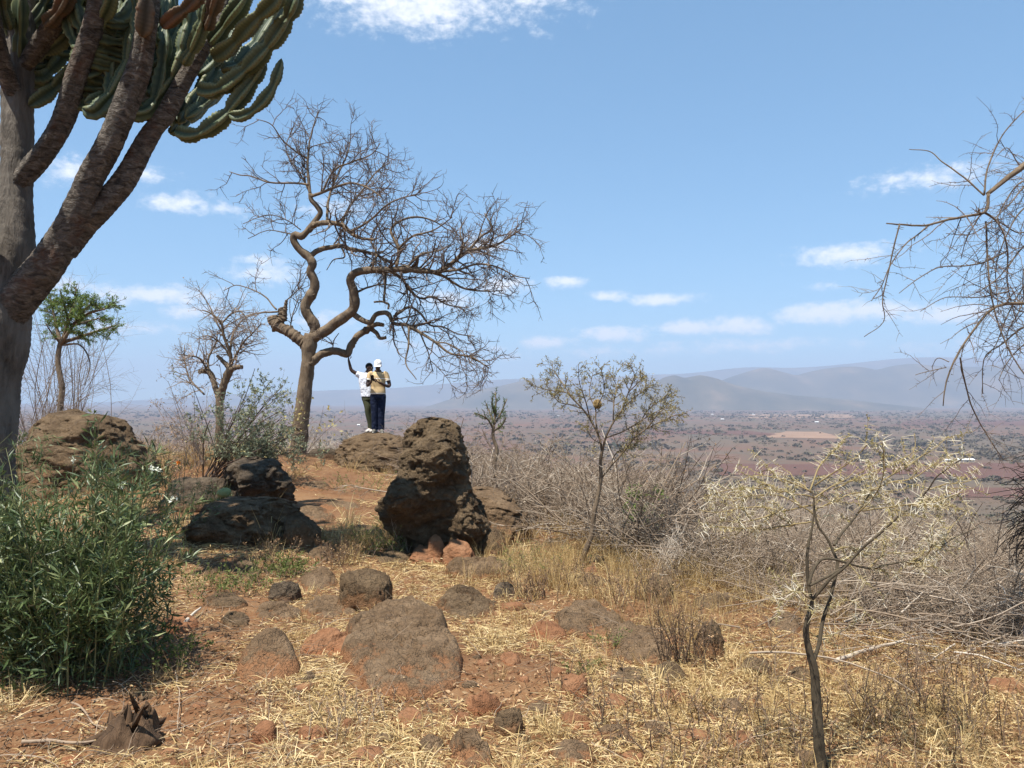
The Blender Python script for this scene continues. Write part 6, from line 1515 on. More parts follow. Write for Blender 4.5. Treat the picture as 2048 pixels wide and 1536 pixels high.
def thicket():
    rng = np.random.default_rng(91)
    kinds = [('grey leafless thorn bush in the tangled brush on the slope', .62, 6), ('brown leafless bush in the tangled brush on the slope', .32, 3)]
    var = [[brush_mesh(rng, 22, 6, 5, 1.0, rng.uniform(.5, 1.0), .0085, tn + rng.normal(0, .06)).mesh('bush', M_BRUSH) for _ in range(k)] for _, tn, k in kinds]
    pos = []
    tries = 0
    while len(pos) < 290 and tries < 60000:
        tries += 1
        y = 4.2 + 26 * rng.uniform() ** 1.6; x = rng.uniform(-.10, .76) * y
        s = y - np.interp(x, BUSHLINE[:, 0], BUSHLINE[:, 1])
        if s < .1: continue
        if y < 9 and x / y < .12: continue
        if any((x - a) ** 2 + (y - b) ** 2 < (.27 + .018 * y) ** 2 for a, b in pos): continue
        if any(((x - a) / (c + .15)) ** 2 + ((y - b) / (d + .15)) ** 2 < 1 for a, b, c, d in ROCKS): continue
        pos.append((x, y))
    for (x, y) in pos:
        k = 0 if (rng.uniform() < .62 or x / y > .3) else 1
        sc = rng.uniform(.62, .98) * (1.0 + .012 * y)
        if x / y > .25: sc *= .85 if y < 9 else .95
        if x / y < .22: sc *= 1.38
        if x / y < .05: sc *= 1.1
        if y < 7: sc *= .8
        o = bpy.data.objects.new('bush', var[k][int(rng.integers(len(var[k])))]); COL.objects.link(o)
        o.location = (x, y, gz(x, y)); o.rotation_euler = (0, 0, rng.uniform(0, 6.28)); o.scale = (sc * 1.15, sc * 1.15, sc * rng.uniform(.7, 1.0))
        u_ = CX + x / y * F_PX
        where = 'just right of the tall boulder' if u_ < 1090 else 'behind the small acacia stem' if u_ < 1290 else 'between small acacia and thorny sapling' if u_ < 1600 else 'behind the thorny sapling' if u_ < 1780 else 'towards the right edge'
        far_ = 'near' if y < 7.5 else 'middle' if y < 13 else 'far'
        tag(o, ('grey' if k == 0 else 'brown') + ' leafless bush in the ' + {'near': 'nearest brush', 'middle': 'middle brush', 'far': 'far brush'}[far_] + ' ' + where, 'bush', 'leafless bushes on the slope')
    # dry brush along the far edge of the hilltop behind the people
    mb = MB(); small = [brush_mesh(rng, 7, 3, 2, 1.0, .5, .014, rng.uniform(.45, .75), (5, 4, 3)) for _ in range(6)]
    data = [(np.concatenate(m.V), [f for f in m.F], np.concatenate(m.T)) for m in small]
    cnt = 0
    for _ in range(6000):
        y = 14 + 150 * rng.uniform() ** 2.0; x = rng.uniform(-.75, .80) * y
        s = y - np.interp(x, BUSHLINE[:, 0], BUSHLINE[:, 1])
        if s < .2 or (x / y > -.16 and y < 22): continue
        if x / y < .1 and s > 7: continue
        V, F, T = data[int(rng.integers(6))]; sc = rng.uniform(.6, 1.0) * (1 + .010 * y) * (1.25 if x / y < -.1 else 1); a = rng.uniform(0, 6.28); c, s_ = math.cos(a), math.sin(a)
        W = np.stack([V[:, 0] * c - V[:, 1] * s_, V[:, 0] * s_ + V[:, 1] * c, V[:, 2] * .85], -1) * sc + [x, y, gz(x, y)]
        mb.add(W, F, T); cnt += 1
        if cnt > 430: break
    for _ in range(110):
        x = rng.uniform(-9.5, -1.6); y = np.interp(x, BUSHLINE[:, 0], BUSHLINE[:, 1]) + rng.uniform(-.3, 3.0)
        V, F, T = data[int(rng.integers(6))]; sc = rng.uniform(.6, 1.0); a = rng.uniform(0, 6.28); c, s_ = math.cos(a), math.sin(a)
        if -6.2 < x < -3.0 and y < 19.6: continue
        mb.add(np.stack([V[:, 0] * c - V[:, 1] * s_, V[:, 0] * s_ + V[:, 1] * c, V[:, 2]], -1) * sc + [x, y, gz(x, y)], F, np.clip(T + .25, 0, 1))
    o = mb.build('brushwood', M_BRUSH); tag(o, 'mass of dry grey brush covering the slope beyond the hilltop', kind='stuff')
    # fine twigs that knit the thicket together
    n = 18000; y = 4.4 + 15 * rng.uniform(0, 1, n) ** 1.7; x = rng.uniform(-.08, .78, n) * y
    s = y - np.interp(x, BUSHLINE[:, 0], BUSHLINE[:, 1]); k = (s > rng.normal(.25, .25, n)) & off_rocks(x, y, .1); x, y = x[k], y[k]; m = len(x)
    a = rng.uniform(0, 6.283, m); hmax = np.where(x / y < .22, .85, .55)
    b = np.stack([x, y, ground(x, y) + rng.uniform(0, 1, m) ** 1.3 * hmax], -1)
    P, R = grow(b, np.stack([np.cos(a), np.sin(a), rng.normal(.35, .6, m)], -1), rng.uniform(.18, .6, m), rng.uniform(.002, .0042, m) * (1 + .05 * y), 4, .35, (0, 0, -.1), .4, 0, rng)
    mb = MB(); mb.add(*tube_batch(P, R, 3), np.repeat(np.clip(rng.normal(.52, .22, m) + .3 * pnoise(p3(x * .7, y * .7, 2.)), 0, 1), 12))
    o = mb.build('thicket_twigs', M_BRUSH); tag(o, 'tangle of fine grey twigs knitting the thicket on the slope', kind='stuff')
    # leafy low bushes further down the slope
    mb = MB()
    for _ in range(900):
        y = 60 + 420 * rng.uniform() ** 1.3; x = rng.uniform(.10, .80) * y
        V, F = bush_blob(rng, 40, .55); ss = rng.uniform(.7, 1.7)
        mb.add(V * [ss * 1.2, ss * 1.2, ss * .85] + [x, y, gz(x, y)], F, rng.uniform(.25, 1))
    o = mb.build('slope_scrub', M_PBUSH); tag(o, 'grey green scrub covering the lower slope on the right', kind='stuff')
thicket()
shrub('red_brown_shrub', 'tall reddish brown twiggy shrub with a few dry leaves right of the small acacia', 1300, 1030, 9.3, 16, .15, 1.5, (.35, 0, .28), 160, .03, .016, M_LITTER, 71, .010, .12, 5, 6, (0, 0, -.1))
shrub('leafy_shrub', 'small bright green leafy bush caught in the grey brush', 1285, 1040, 9.0, 12, .10, .75, (0, 0, .25), 900, .045, .020, M_GREENLEAF, 72, .006, .2, 4, 5, (0, 0, -.1), (.6, .2))
shrub('bare_shrub', 'dark forked bare sapling in the brush near the right edge', 1985, 1200, 6.6, 6, .05, 1.0, (.0, 0, .35), 0, .03, .02, M_LITTER, 73, .008, .02, 4, 3, (0, 0, 0))
shrub('bare_shrub', 'tall thin red brown stems rising behind the boulder on its right', 1000, 985, 11.0, 22, .4, 1.1, (0, 0, .16), 120, .03, .014, M_LITTER, 74, .006, .55, 4, 4, (0, 0, 0))
shrub('dry_shrub', 'fan of pale straight dead branches leaning up right of the small acacia', 1320, 1125, 7.4, 22, .06, .62, (.45, 0, .2), 0, .03, .02, M_LITTER, 75, .006, .95, 3, 2, (0, 0, -.05), stem_mat=M_BRUSH)
def brush_pile(label, c_, r_, n, sx, sy, h, L, seed, r=.006, tint=.7, ang=0.0, spread=.6):
    """cut branches thrown in a heap"""
    rng = np.random.default_rng(seed); g = hit(c_, r_); t = thing('brush_pile', label, 'brush pile', g)
    a = ang + rng.normal(0, spread, n)
    b = g + np.stack([rng.normal(0, sx, n), rng.normal(0, sy, n), np.abs(rng.normal(0, h * .5, n))], -1)
    b[:, 2] = ground(b[:, 0], b[:, 1]) + np.abs(rng.normal(0, h * .4, n)) + .01
    d = np.stack([np.cos(a), np.sin(a), rng.normal(.12, .15, n)], -1) * np.sign(rng.normal(size=n) + .6)[:, None]
    P, R = grow(b, d, rng.uniform(.5, 1.1, n) * L, np.full(n, r) * rng.uniform(.5, 1.3, n), 9, .16, (0, 0, -.15), .4, 0, rng)
    P[:, :, 2] = np.maximum(P[:, :, 2], ground(P[:, :, 0], P[:, :, 1]) + .005)
    P2, R2 = spawn(P, R, n * 6, .1, 1, (20, 60), (L * .15, L * .45), .6, .002, .0035, 5, .25, (0, 0, -.1), rng=rng)
    P3, R3 = spawn(P2, R2, n * 18, .1, 1, (30, 75), (L * .05, L * .2), .7, .0014, .0024, 4, .3, rng=rng)
    mb = MB(); mb.add(*tube_batch(P, R, 5), np.repeat(np.clip(rng.normal(tint, .15, n), 0, 1), 45)); mb.build('branch', M_BRUSH, t, 'stuff')
    mb = MB()
    for PP, RR in ((P2, R2), (P3, R3)): mb.add(*tube_batch(PP, RR, 3), np.repeat(np.clip(rng.normal(tint - .05, .2, len(PP)), 0, 1), PP.shape[1] * 3))
    mb.build('twigs', M_BRUSH, t, 'stuff')
brush_pile('heap of grey cut branches left of the thorny sapling', 1500, 1150, 46, .45, .35, .40, 1.0, 81, tint=.62)
brush_pile('wide heap of grey brown dead branches right of the thorny sapling', 1800, 1260, 80, .55, .40, .42, 1.1, 82, tint=.5)
brush_pile('pale grey tangle of dead branches at the right edge', 2000, 1290, 70, .40, .35, .55, .9, 83, tint=.85, spread=1.0)
brush_pile('dark heap of dead twigs behind the thorny sapling stem', 1640, 1200, 50, .40, .25, .25, .8, 84, tint=.35)
def stick(name, label, pts, r0, r1, mat, seed, lift=.02, tint=.6):
    P = np.array([hit(x, y) + [0, 0, lift] for x, y in pts]); Q = crom(P, 24); R = np.linspace(r0, r1, 24)
    Q = Q + (.012 * fbm(Q * 5 + seed, 2))[:, None]
    mb = MB(); V, F = limb_mesh(Q, R, 9, .15, seed); mb.add(V, F, tint)
    o = link(name, mb.mesh(name, mat, P[0]), None, P[0]); tag(o, label, 'stick')
stick('fallen_branch', 'long straight fallen branch lying right of the thorny sapling stem', [(1672, 1338), (1720, 1320), (1780, 1302), (1845, 1290)], .014, .007, M_BRUSH, 1, .05, .9)
stick('fallen_branch', 'second thinner fallen branch lying along the brush heap', [(1690, 1266), (1760, 1238), (1830, 1215)], .010, .005, M_BRUSH, 2, .08, .8)
stick('stick', 'thin reddish stick on the bare soil at the bottom left of centre', [(622, 1490), (650, 1484), (690, 1470)], .006, .003, M_STALK, 3, .012, .4)
stick('stick', 'short bleached piece of dead wood beside the green bush', [(372, 1258), (388, 1240), (402, 1228)], .014, .006, M_BRUSH, 4, .05, .98)
stick('stick', 'bent dry stick lying on the soil left of the rotten stump', [(140, 1420), (170, 1432), (195, 1462), (240, 1478)], .006, .003, M_STALK, 5, .02, .7)
stick('stick', 'pale dry stem arching over the soil beside the rotten stump', [(352, 1350), (358, 1400), (356, 1470)], .003, .002, M_STALK, 6, .03, .95)
stick('stick', 'curved dead root lying in the bottom left corner', [(40, 1500), (100, 1492), (150, 1500), (210, 1490)], .010, .005, M_STALK, 7, .02, .75)

# ================================================================== the big green bush in the left foreground
M_BUSHLEAF = mat_tint('narrow_green_leaves', [(0, (0.0338, 0.0572, 0.0195)), (.4, (0.065, 0.0988, 0.0312)), (.75, (0.1235, 0.1586, 0.0546)), (1, (0.273, 0.286, 0.117))], .45, translucent=.22, spec=.45)
M_GSTEM = mat_tint('green_stems', [(0, (.07, .055, .03)), (.6, (.13, .14, .06)), (1, (.22, .22, .10))], .7)
M_WHITE = mat_plain('white_petals', (.75, .76, .62), .7, .1, 60)
M_ORANGE = mat_plain('orange_petals', (.75, .28, .04), .6, .1, 60)
def big_bush():
    rng = np.random.default_rng(101)
    base = px(112, 1370, 4.35); base[2] = gz(base[0], 4.45)
    t = thing('leafy_bush', 'big dense green bush with narrow leaves in the left foreground', 'bush', base)
    # stems: base column/row on the ground, tip column/row, depth
    n = 250; tips = []
    cols = rng.uniform(-190, 272, n); d = rng.uniform(4.1, 5.4, n)
    prof = np.interp(cols, [-200, -60, 40, 90, 150, 200, 250, 300, 350], [960, 950, 985, 1000, 960, 900, 945, 1000, 1120])
    u = rng.uniform(0, 1, n) ** 1.35
    rows = prof + (1240 - prof) * u
    d = np.where(rows > 1150, rng.uniform(4.0, 4.5, n), d)
    ex = [(200, 832, 4.7), (186, 880, 4.7), (222, 905, 4.6), (240, 930, 4.7), (290, 890, 5.0), (310, 860, 5.2), (80, 930, 4.9), (30, 905, 5.2), (345, 985, 5.0), (385, 1000, 4.9), (340, 1060, 4.6), (365, 1100, 4.5), (330, 1040, 4.4), (120, 1000, 4.5), (20, 1000, 4.4), (160, 930, 4.8), (325, 930, 5.1)]
    T = np.array([px(c, r, dd) for c, r, dd in zip(cols, rows, d)] + [px(*e) for e in ex])
    m = len(T); out = np.clip((T[:, 0] - base[0]) / 1.0, -1.2, .8)
    B = np.stack([base[0] + (T[:, 0] - base[0]) * rng.uniform(.15, .55, m), 4.75 + (T[:, 1] - 4.75) * .45 + rng.normal(0, .08, m), np.zeros(m)], -1); B[:, 2] = ground(B[:, 0], B[:, 1]) - .02
    s = np.linspace(0, 1, 12)[None, :, None]
    P = B[:, None] * (1 - s) + T[:, None] * s
    P[:, :, :2] = B[:, None, :2] + (T - B)[:, None, :2] * (s ** 1.5)
    P = P + .02 * np.cumsum(rng.normal(0, .35, P.shape), 1) * s
    R = np.linspace(.0055, .0016, 12)[None] * rng.uniform(.7, 1.2, (m, 1))
    mb = MB(); mb.add(*tube_batch(P, R, 5), np.repeat(np.clip(rng.normal(.6, .2, m), 0, 1), 60)); mb.build('stem', M_GSTEM, t, 'stuff')
    P2, R2 = spawn(P, R, m * 4, .25, .98, (25, 50), (.10, .32), .7, .0012, .002, 7, .12, (0, 0, .25), rng=rng, taper_len=.4)
    mb = MB(); mb.add(*tube_batch(P2, R2, 3), .7); mb.build('twigs', M_GSTEM, t, 'stuff')
    mb = MB()
    for PP, cnt, L0, L1, t0 in ((P, 5600, .05, .12, .28), (P2, 8600, .04, .105, .1)):
        bp, tn, _ = along(PP, cnt, t0, 1, rng); side = nrm(np.cross(tn, unit_rand(cnt, rng)))
        a = np.radians(rng.uniform(25, 70, cnt))[:, None]
        V, F = leaves(bp, nrm(np.cos(a) * tn + np.sin(a) * side), rng.uniform(L0, L1, cnt), rng.uniform(.008, .015, cnt), .22, rng)
        mb.add(V, F, np.repeat(np.clip(rng.normal(.48, .25, cnt) + .5 * (rng.uniform(0, 1, cnt) > .95), 0, 1), 5))
    mb.build('foliage', M_BUSHLEAF, t, 'stuff')
    # skirt of leaves down to the ground, and a few dead ones low on the stems
    k = 4200; a = rng.uniform(0, 6.283, k); rr = np.sqrt(rng.uniform(.1, 1, k))
    bp = np.stack([base[0] - .12 + .58 * rr * np.cos(a), 4.72 + .58 * rr * np.sin(a), np.zeros(k)], -1); bp[:, 2] = ground(bp[:, 0], bp[:, 1]) + rng.uniform(.03, .62, k)
    V, F = leaves(bp, nrm(unit_rand(k, rng) + np.array([0, -.2, .25])), rng.uniform(.05, .12, k), rng.uniform(.008, .015, k), .25, rng)
    mb = MB(); mb.add(V, F, np.repeat(np.clip(rng.normal(.36, .2, k), 0, 1), 5)); mb.build('lower_foliage', M_BUSHLEAF, t, 'stuff')
    k = 420; bp, tn, _ = along(P, k, .1, .7, rng); V, F = leaves(bp, unit_rand(k, rng), rng.uniform(.03, .07, k), rng.uniform(.006, .012, k), .4, rng)
    mb = MB(); mb.add(V, F, np.repeat(rng.uniform(.1, 1, k), 5)); mb.build('dead_leaves', M_LITTER, t, 'stuff')
    # small white flower heads
    for (c_, r_, dd) in [(305, 938, 4.9), (318, 942, 4.9), (146, 921, 4.6), (345, 998, 4.9), (240, 975, 4.6), (8, 1052, 4.5)]:
        c = px(c_, r_, dd); q = 26; V, F = leaves(np.repeat(c[None], q, 0) + rng.normal(0, .008, (q, 3)), nrm(unit_rand(q, rng) + [0, -.2, .6]), rng.uniform(.012, .026, q), rng.uniform(.006, .012, q), .1, rng)
        mb = MB(); mb.add(V, F); mb.build('flower', M_WHITE, t)
big_bush()
def orange_flower():
    rng = np.random.default_rng(3); g = px(357, 926, 10.5); b = np.array([g[0], 10.5, gz(g[0], 10.5)])
    t = thing('wild_flower', 'single orange flower on a thin stem behind the green bush', 'flower', b)
    mb = MB(); Pp = crom(np.array([b, (b + g) / 2 + [.02, 0, 0], g]), 10); mb.add(*tube_batch(Pp[None], np.full((1, 10), .003), 4)); mb.build('stem', M_GSTEM, t)
    q = 14; V, F = leaves(np.repeat(g[None], q, 0), nrm(unit_rand(q, rng) + [0, -.5, .3]), np.full(q, .04), np.full(q, .022), .1, rng); mb = MB(); mb.add(V, F); mb.build('petals', M_ORANGE, t)
orange_flower()
shrub('leafy_bush', 'sparse narrow leaved shoots beside the euphorbia trunk', 30, 1010, 5.9, 26, .25, 1.35, (.0, 0, .2), 1500, .06, .010, M_BUSHLEAF, 92, .005, .6, 4, 4, (0, 0, .0), (.6, .2), stem_mat=M_GSTEM)
shrub('leafy_bush', 'narrow leaved shoots sprouting in front of the back left boulder', 262, 985, 7.5, 30, .28, 1.05, (.05, 0, .22), 1700, .06, .011, M_BUSHLEAF, 93, .005, .6, 4, 4, (0, 0, .0), (.6, .2), stem_mat=M_GSTEM)
shrub('leafy_bush', 'small narrow leaved plant between the dark boulders and the grey green shrub', 425, 945, 9.8, 14, .12, .55, (.05, 0, .25), 500, .06, .012, M_BUSHLEAF, 94, .004, .6, 4, 3, (0, 0, .0), (.75, .2), stem_mat=M_GSTEM)

def cactus_pad():
    """the pale green pad lying between the two dark rocks"""
    d = 9.0; c = px(448, 985, d); V, F = ico(3); V = V.copy()
    V = V * [.085, .03, .055] + np.stack([.01 * pnoise(V * 2), .02 * pnoise(V * 2 + 5), .012 * pnoise(V * 2.5 + 9)], -1); V[:, 0] += V[:, 2] * .3
    m = mat_plain('pale_green_pad', (.24, .28, .12), .6, .3, 20)
    o = link('succulent_pad', mesh_data('succulent_pad', V, [F], None, m), None, c); tag(o, 'pale green fleshy pad between the dark boulder and the long dappled rock', 'plant')
cactus_pad()

def stump():
    rng = np.random.default_rng(111); g = hit(262, 1500); g = hit(262, 1490)
    t = thing('rotten_stump', 'dark splintered rotten tree stump in the left foreground', 'stump', g)
    m = mat_bark('rotten_wood', (.016, .010, .006), (.05, .029, .015), (.15, .09, .05), 22, .22, 1.0, .03)
    k, nl = 40, 22; a = np.arange(k) * 2 * math.pi / k; h = np.linspace(-.05, 1, nl)
    top = .05 + .13 * np.clip(pnoise(p3(np.cos(a) * 1.7, np.sin(a) * 1.7, 3.)) + .3, 0, 1) + .05 * rng.uniform(0, 1, k)
    rad = .10 * (1.35 - .55 * np.clip(h, 0, 1))[:, None] * (1 + .45 * pnoise(np.stack([np.broadcast_to(np.cos(a) * 2, (nl, k)), np.broadcast_to(np.sin(a) * 2, (nl, k)), np.broadcast_to(h[:, None] * 1.5, (nl, k))], -1)))
    X = rad * np.cos(a) * 1.15; Y = rad * np.sin(a); Z = h[:, None] * top[None, :]
    V = g + np.stack([X, Y, Z], -1).reshape(-1, 3); inner = g + np.stack([X[-1] * .45, Y[-1] * .45, Z[-1] * .35], -1)
    V = np.concatenate([V, inner]); j = np.arange(k); F2 = np.stack([(nl - 1) * k + j, (nl - 1) * k + (j + 1) % k, nl * k + (j + 1) % k, nl * k + j], -1)
    V = np.concatenate([V, [inner.mean(0)]]); F3 = np.stack([nl * k + j, nl * k + (j + 1) % k, np.full(k, nl * k + k)], -1)
    mb = MB(); mb.add(V, [quads_grid(nl, k), F2, F3]); mb.build('stump_body', m, t)
    for i in range(7):
        aa = rng.uniform(0, 6.28); b = g + np.array([.07 * math.cos(aa), .06 * math.sin(aa), rng.uniform(.06, .16)]); L = rng.uniform(.06, .20)
        dr = np.array([rng.normal(.15, .6), rng.normal(-.1, .5), .8]); Pp = np.stack([b + nrm(dr) * L * s_ for s_ in (0, .35, .7, 1)])
        V, F = sweep(Pp, np.array([.016, .014, .009, .002])[:, None] * np.array([[1, .35, 1, .35, 1, .35]])); mb = MB(); mb.add(V, F); mb.build('splinter', m, t)
    for i in range(5):
        aa = rng.uniform(0, 6.28); e = g[:2] + np.array([math.cos(aa), math.sin(aa)]) * rng.uniform(.2, .34); mid = (g[:2] + e) / 2 + rng.normal(0, .03, 2)
        Pp = crom(np.array([[g[0], g[1], g[2] + .07], [mid[0], mid[1], gz(*mid) + .03], [e[0], e[1], gz(*e) - .01]]), 14); V, F = sweep(Pp, np.linspace(.028, .008, 14)[:, None] * np.ones((1, 8))); mb = MB(); mb.add(V, F); mb.build('root', m, t)
stump()
def root_litter():
    """dry roots, twigs and fibre on the ground round the bush and the stump"""
    rng = np.random.default_rng(121); mb = MB(); n = 900
    y = rng.uniform(3.3, 7.5, n); x = rng.uniform(-.68, -.22, n) * y; z = ground(x, y) + rng.uniform(0, .04, n); a = rng.uniform(0, 6.283, n)
    P, R = grow(np.stack([x, y, z], -1), np.stack([np.cos(a), np.sin(a), rng.normal(.08, .12, n)], -1), rng.uniform(.08, .4, n), rng.uniform(.0012, .0032, n), 7, .35, (0, 0, -.1), .5, 0, rng)
    P[:, :, 2] = np.maximum(P[:, :, 2], ground(P[:, :, 0], P[:, :, 1]) + .003)
    mb.add(*tube_batch(P, R, 3), np.repeat(np.clip(rng.normal(.6, .25, n), 0, 1), 21))
    n = 700; y = rng.uniform(3.2, 9, n); x = rng.uniform(-.2, .62, n) * y; z = ground(x, y) + rng.uniform(0, .05, n); a = rng.uniform(0, 6.283, n)
    P, R = grow(np.stack([x, y, z], -1), np.stack([np.cos(a), np.sin(a), rng.normal(.2, .25, n)], -1), rng.uniform(.08, .35, n), rng.uniform(.001, .0026, n), 7, .3, (0, 0, -.1), .5, 0, rng)
    P[:, :, 2] = np.maximum(P[:, :, 2], ground(P[:, :, 0], P[:, :, 1]) + .003)
    mb.add(*tube_batch(P, R, 3), np.repeat(np.clip(rng.normal(.6, .25, n), 0, 1), 21))
    o = mb.build('twig_litter', M_STALK); tag(o, 'fine dry twigs and roots littering the ground', kind='stuff')
root_litter()
print('brush and bushes', round(time.time() - T0, 1))

# ================================================================== people
M_SKIN = mat_plain('dark_brown_skin', (.055, .028, .018), .5, .12, 14, .4)
M_HAIR = mat_plain('black_hair', (.012, .010, .009), .85, .2, 90)
M_EYE = mat_plain('eye_white', (.55, .52, .48), .3, .02, 10)
def loft(c, rx, ry, k=18, vertical=True):
    """closed loft: rings at the points c with half axes rx, ry"""
    c = np.asarray(c, float); rx = np.asarray(rx, float); ry = np.asarray(ry, float); a = np.arange(k) * 2 * math.pi / k
    if vertical:
        V = c[:, None, :] + np.stack([rx[:, None] * np.cos(a), ry[:, None] * np.sin(a), np.zeros((len(c), k))], -1)
    else:
        T, U, W = frames(c); V = c[:, None, :] + rx[:, None, None] * np.cos(a)[None, :, None] * U[:, None, :] + ry[:, None, None] * np.sin(a)[None, :, None] * W[:, None, :]
    P = len(c); V = np.concatenate([V.reshape(-1, 3), [c[0], c[-1]]]); n = P * k; j = np.arange(k); j2 = (j + 1) % k
    return V, [quads_grid(P, k), np.stack([np.full(k, n), j2, j], -1), np.stack([np.full(k, n + 1), (P - 1) * k + j, (P - 1) * k + j2], -1)]
def tubep(pts, r, n=14, k=12):
    Q = crom(np.concatenate([np.asarray(pts, float), np.asarray(r, float)[:, None]], 1), n); return loft(Q[:, :3], Q[:, 3], Q[:, 3], k, False)
def ell(c, r, sub=3):
    V, F = ico(sub); return V * np.asarray(r) + np.asarray(c), [F]
def fuse(name, parts, mat, parent, voxel=.012, smooth_it=4, extra=()):
    """joins closed pieces into one continuous skin"""
    mb = MB()
    for V, F in parts: mb.add(V, F)
    me = mesh_data('tmp', np.concatenate(mb.V), mb.F, None, mat); o = bpy.data.objects.new('tmp', me); COL.objects.link(o)
    md = o.modifiers.new('r', 'REMESH'); md.mode = 'VOXEL'; md.voxel_size = voxel; md.use_smooth_shade = True
    sm = o.modifiers.new('s', 'SMOOTH'); sm.iterations = smooth_it; sm.factor = .5
    dg = bpy.context.evaluated_depsgraph_get(); ev = o.evaluated_get(dg); res = bpy.data.meshes.new_from_object(ev)
    bpy.data.objects.remove(o)
    if extra:
        bm = bmesh.new(); bm.from_mesh(res)
        for V, F in extra:
            vs = [bm.verts.new(v) for v in V]
            for f in F:
                for q in f:
                    try: fc = bm.faces.new([vs[i] for i in q]); fc.smooth = True
                    except ValueError: pass
        bm.to_mesh(res); bm.free()
    res.materials.clear(); res.materials.append(mat); res.name = name
    for p in res.polygons: p.use_smooth = True
    return link(name, res, parent)
def hand(w, d, side, curl=.5, palm_n=(0, -1, 0)):
    """palm and five bent fingers; w wrist point, d direction, side direction of the thumb"""
    w = np.asarray(w, float); d = nrm(np.asarray(d, float)); s = nrm(np.asarray(side, float) - d * np.dot(side, d)); n = np.cross(d, s)
    parts = [loft(np.array([w - d * .01, w + d * .03, w + d * .08]), np.array([.024, .034, .037]), np.array([.018, .016, .013]), 10, False)]
    out = [parts[0]]
    for i, (o_, L) in enumerate([(-.030, .060), (-.011, .074), (.009, .078), (.028, .070)]):
        b = w + d * .078 + s * o_; p1 = b + d * L * .45 + n * curl * .02; p2 = p1 + nrm(d + n * curl * 1.4) * L * .33; p3_ = p2 + nrm(d * .5 + n * curl * 2.2) * L * .27
        out.append(tubep([b - d * .01, p1, p2, p3_], [.0092, .0088, .008, .0065], 8, 7))
    b = w + d * .025 + s * .030; out.append(tubep([b, b + nrm(s + d * .6) * .035, b + nrm(s * .6 + d) * .065 + n * curl * .02], [.011, .010, .008], 7, 7))
    return out
def head_parts(c, yaw=0.0, pitch=0.0, s=1.0):
    """skull, jaw, nose, ears, lips; face towards -Y before turning"""
    M = np.array((Matrix.Rotation(yaw, 3, 'Z') @ Matrix.Rotation(pitch, 3, 'X')))
    c = np.asarray(c, float)
    def T(VF): return (VF[0] * s) @ M.T + c, VF[1]
    body = [T(ell((0, .012, .025), (.076, .096, .092))), T(ell((0, -.022, -.05), (.058, .066, .068))), T(ell((0, -.095, -.012), (.014, .020, .024), 2)), T(ell((0, -.088, -.058), (.026, .012, .012), 2)), T(ell((.080, .01, -.01), (.010, .020, .030), 2)), T(ell((-.080, .01, -.01), (.010, .020, .030), 2)), T(ell((0, -.07, .018), (.06, .024, .012), 2))]
    eyes = [T(ell((.030, -.083, .0), (.012, .008, .007), 2)), T(ell((-.030, -.083, .0), (.012, .008, .007), 2))]
    return body, eyes, T
def add_mesh(name, parts, mat, parent):
    mb = MB()
    for V, F in parts: mb.add(V, F)
    return link(name, mb.mesh(name, mat), parent)
def shoe(c, yaw, L=.27):
    M = np.array(Matrix.Rotation(yaw, 3, 'Z')); c = np.asarray(c, float)
    y = np.array([.10, .06, .0, -.06, -.12, -.165]); z = np.array([.045, .055, .055, .045, .035, .028])
    pts = np.stack([np.zeros(6), y, z], -1) @ M.T + c
    up = loft(pts, np.array([.030, .040, .042, .046, .048, .030]), np.array([.045, .055, .052, .042, .033, .024]), 14, False)
    sole = np.array([[0, .115, .0], [0, -.185, .0]])
    a = np.linspace(0, 2 * math.pi, 22, endpoint=False); o2 = np.stack([.050 * np.cos(a) * (1 - .15 * np.sin(a)), -.035 + .152 * -np.sin(a), np.zeros(22)], -1)
    V = np.concatenate([o2, o2 + [0, 0, .028]]) @ M.T + c; k = 22; j = np.arange(k); j2 = (j + 1) % k
    V = np.concatenate([V, [c, c + [0, 0, .028]]])
    F = [np.stack([j, j2, k + j2, k + j], -1), np.stack([np.full(k, 2 * k), j2, j], -1), np.stack([np.full(k, 2 * k + 1), k + j, k + j2], -1)]
    return up, (V, F)

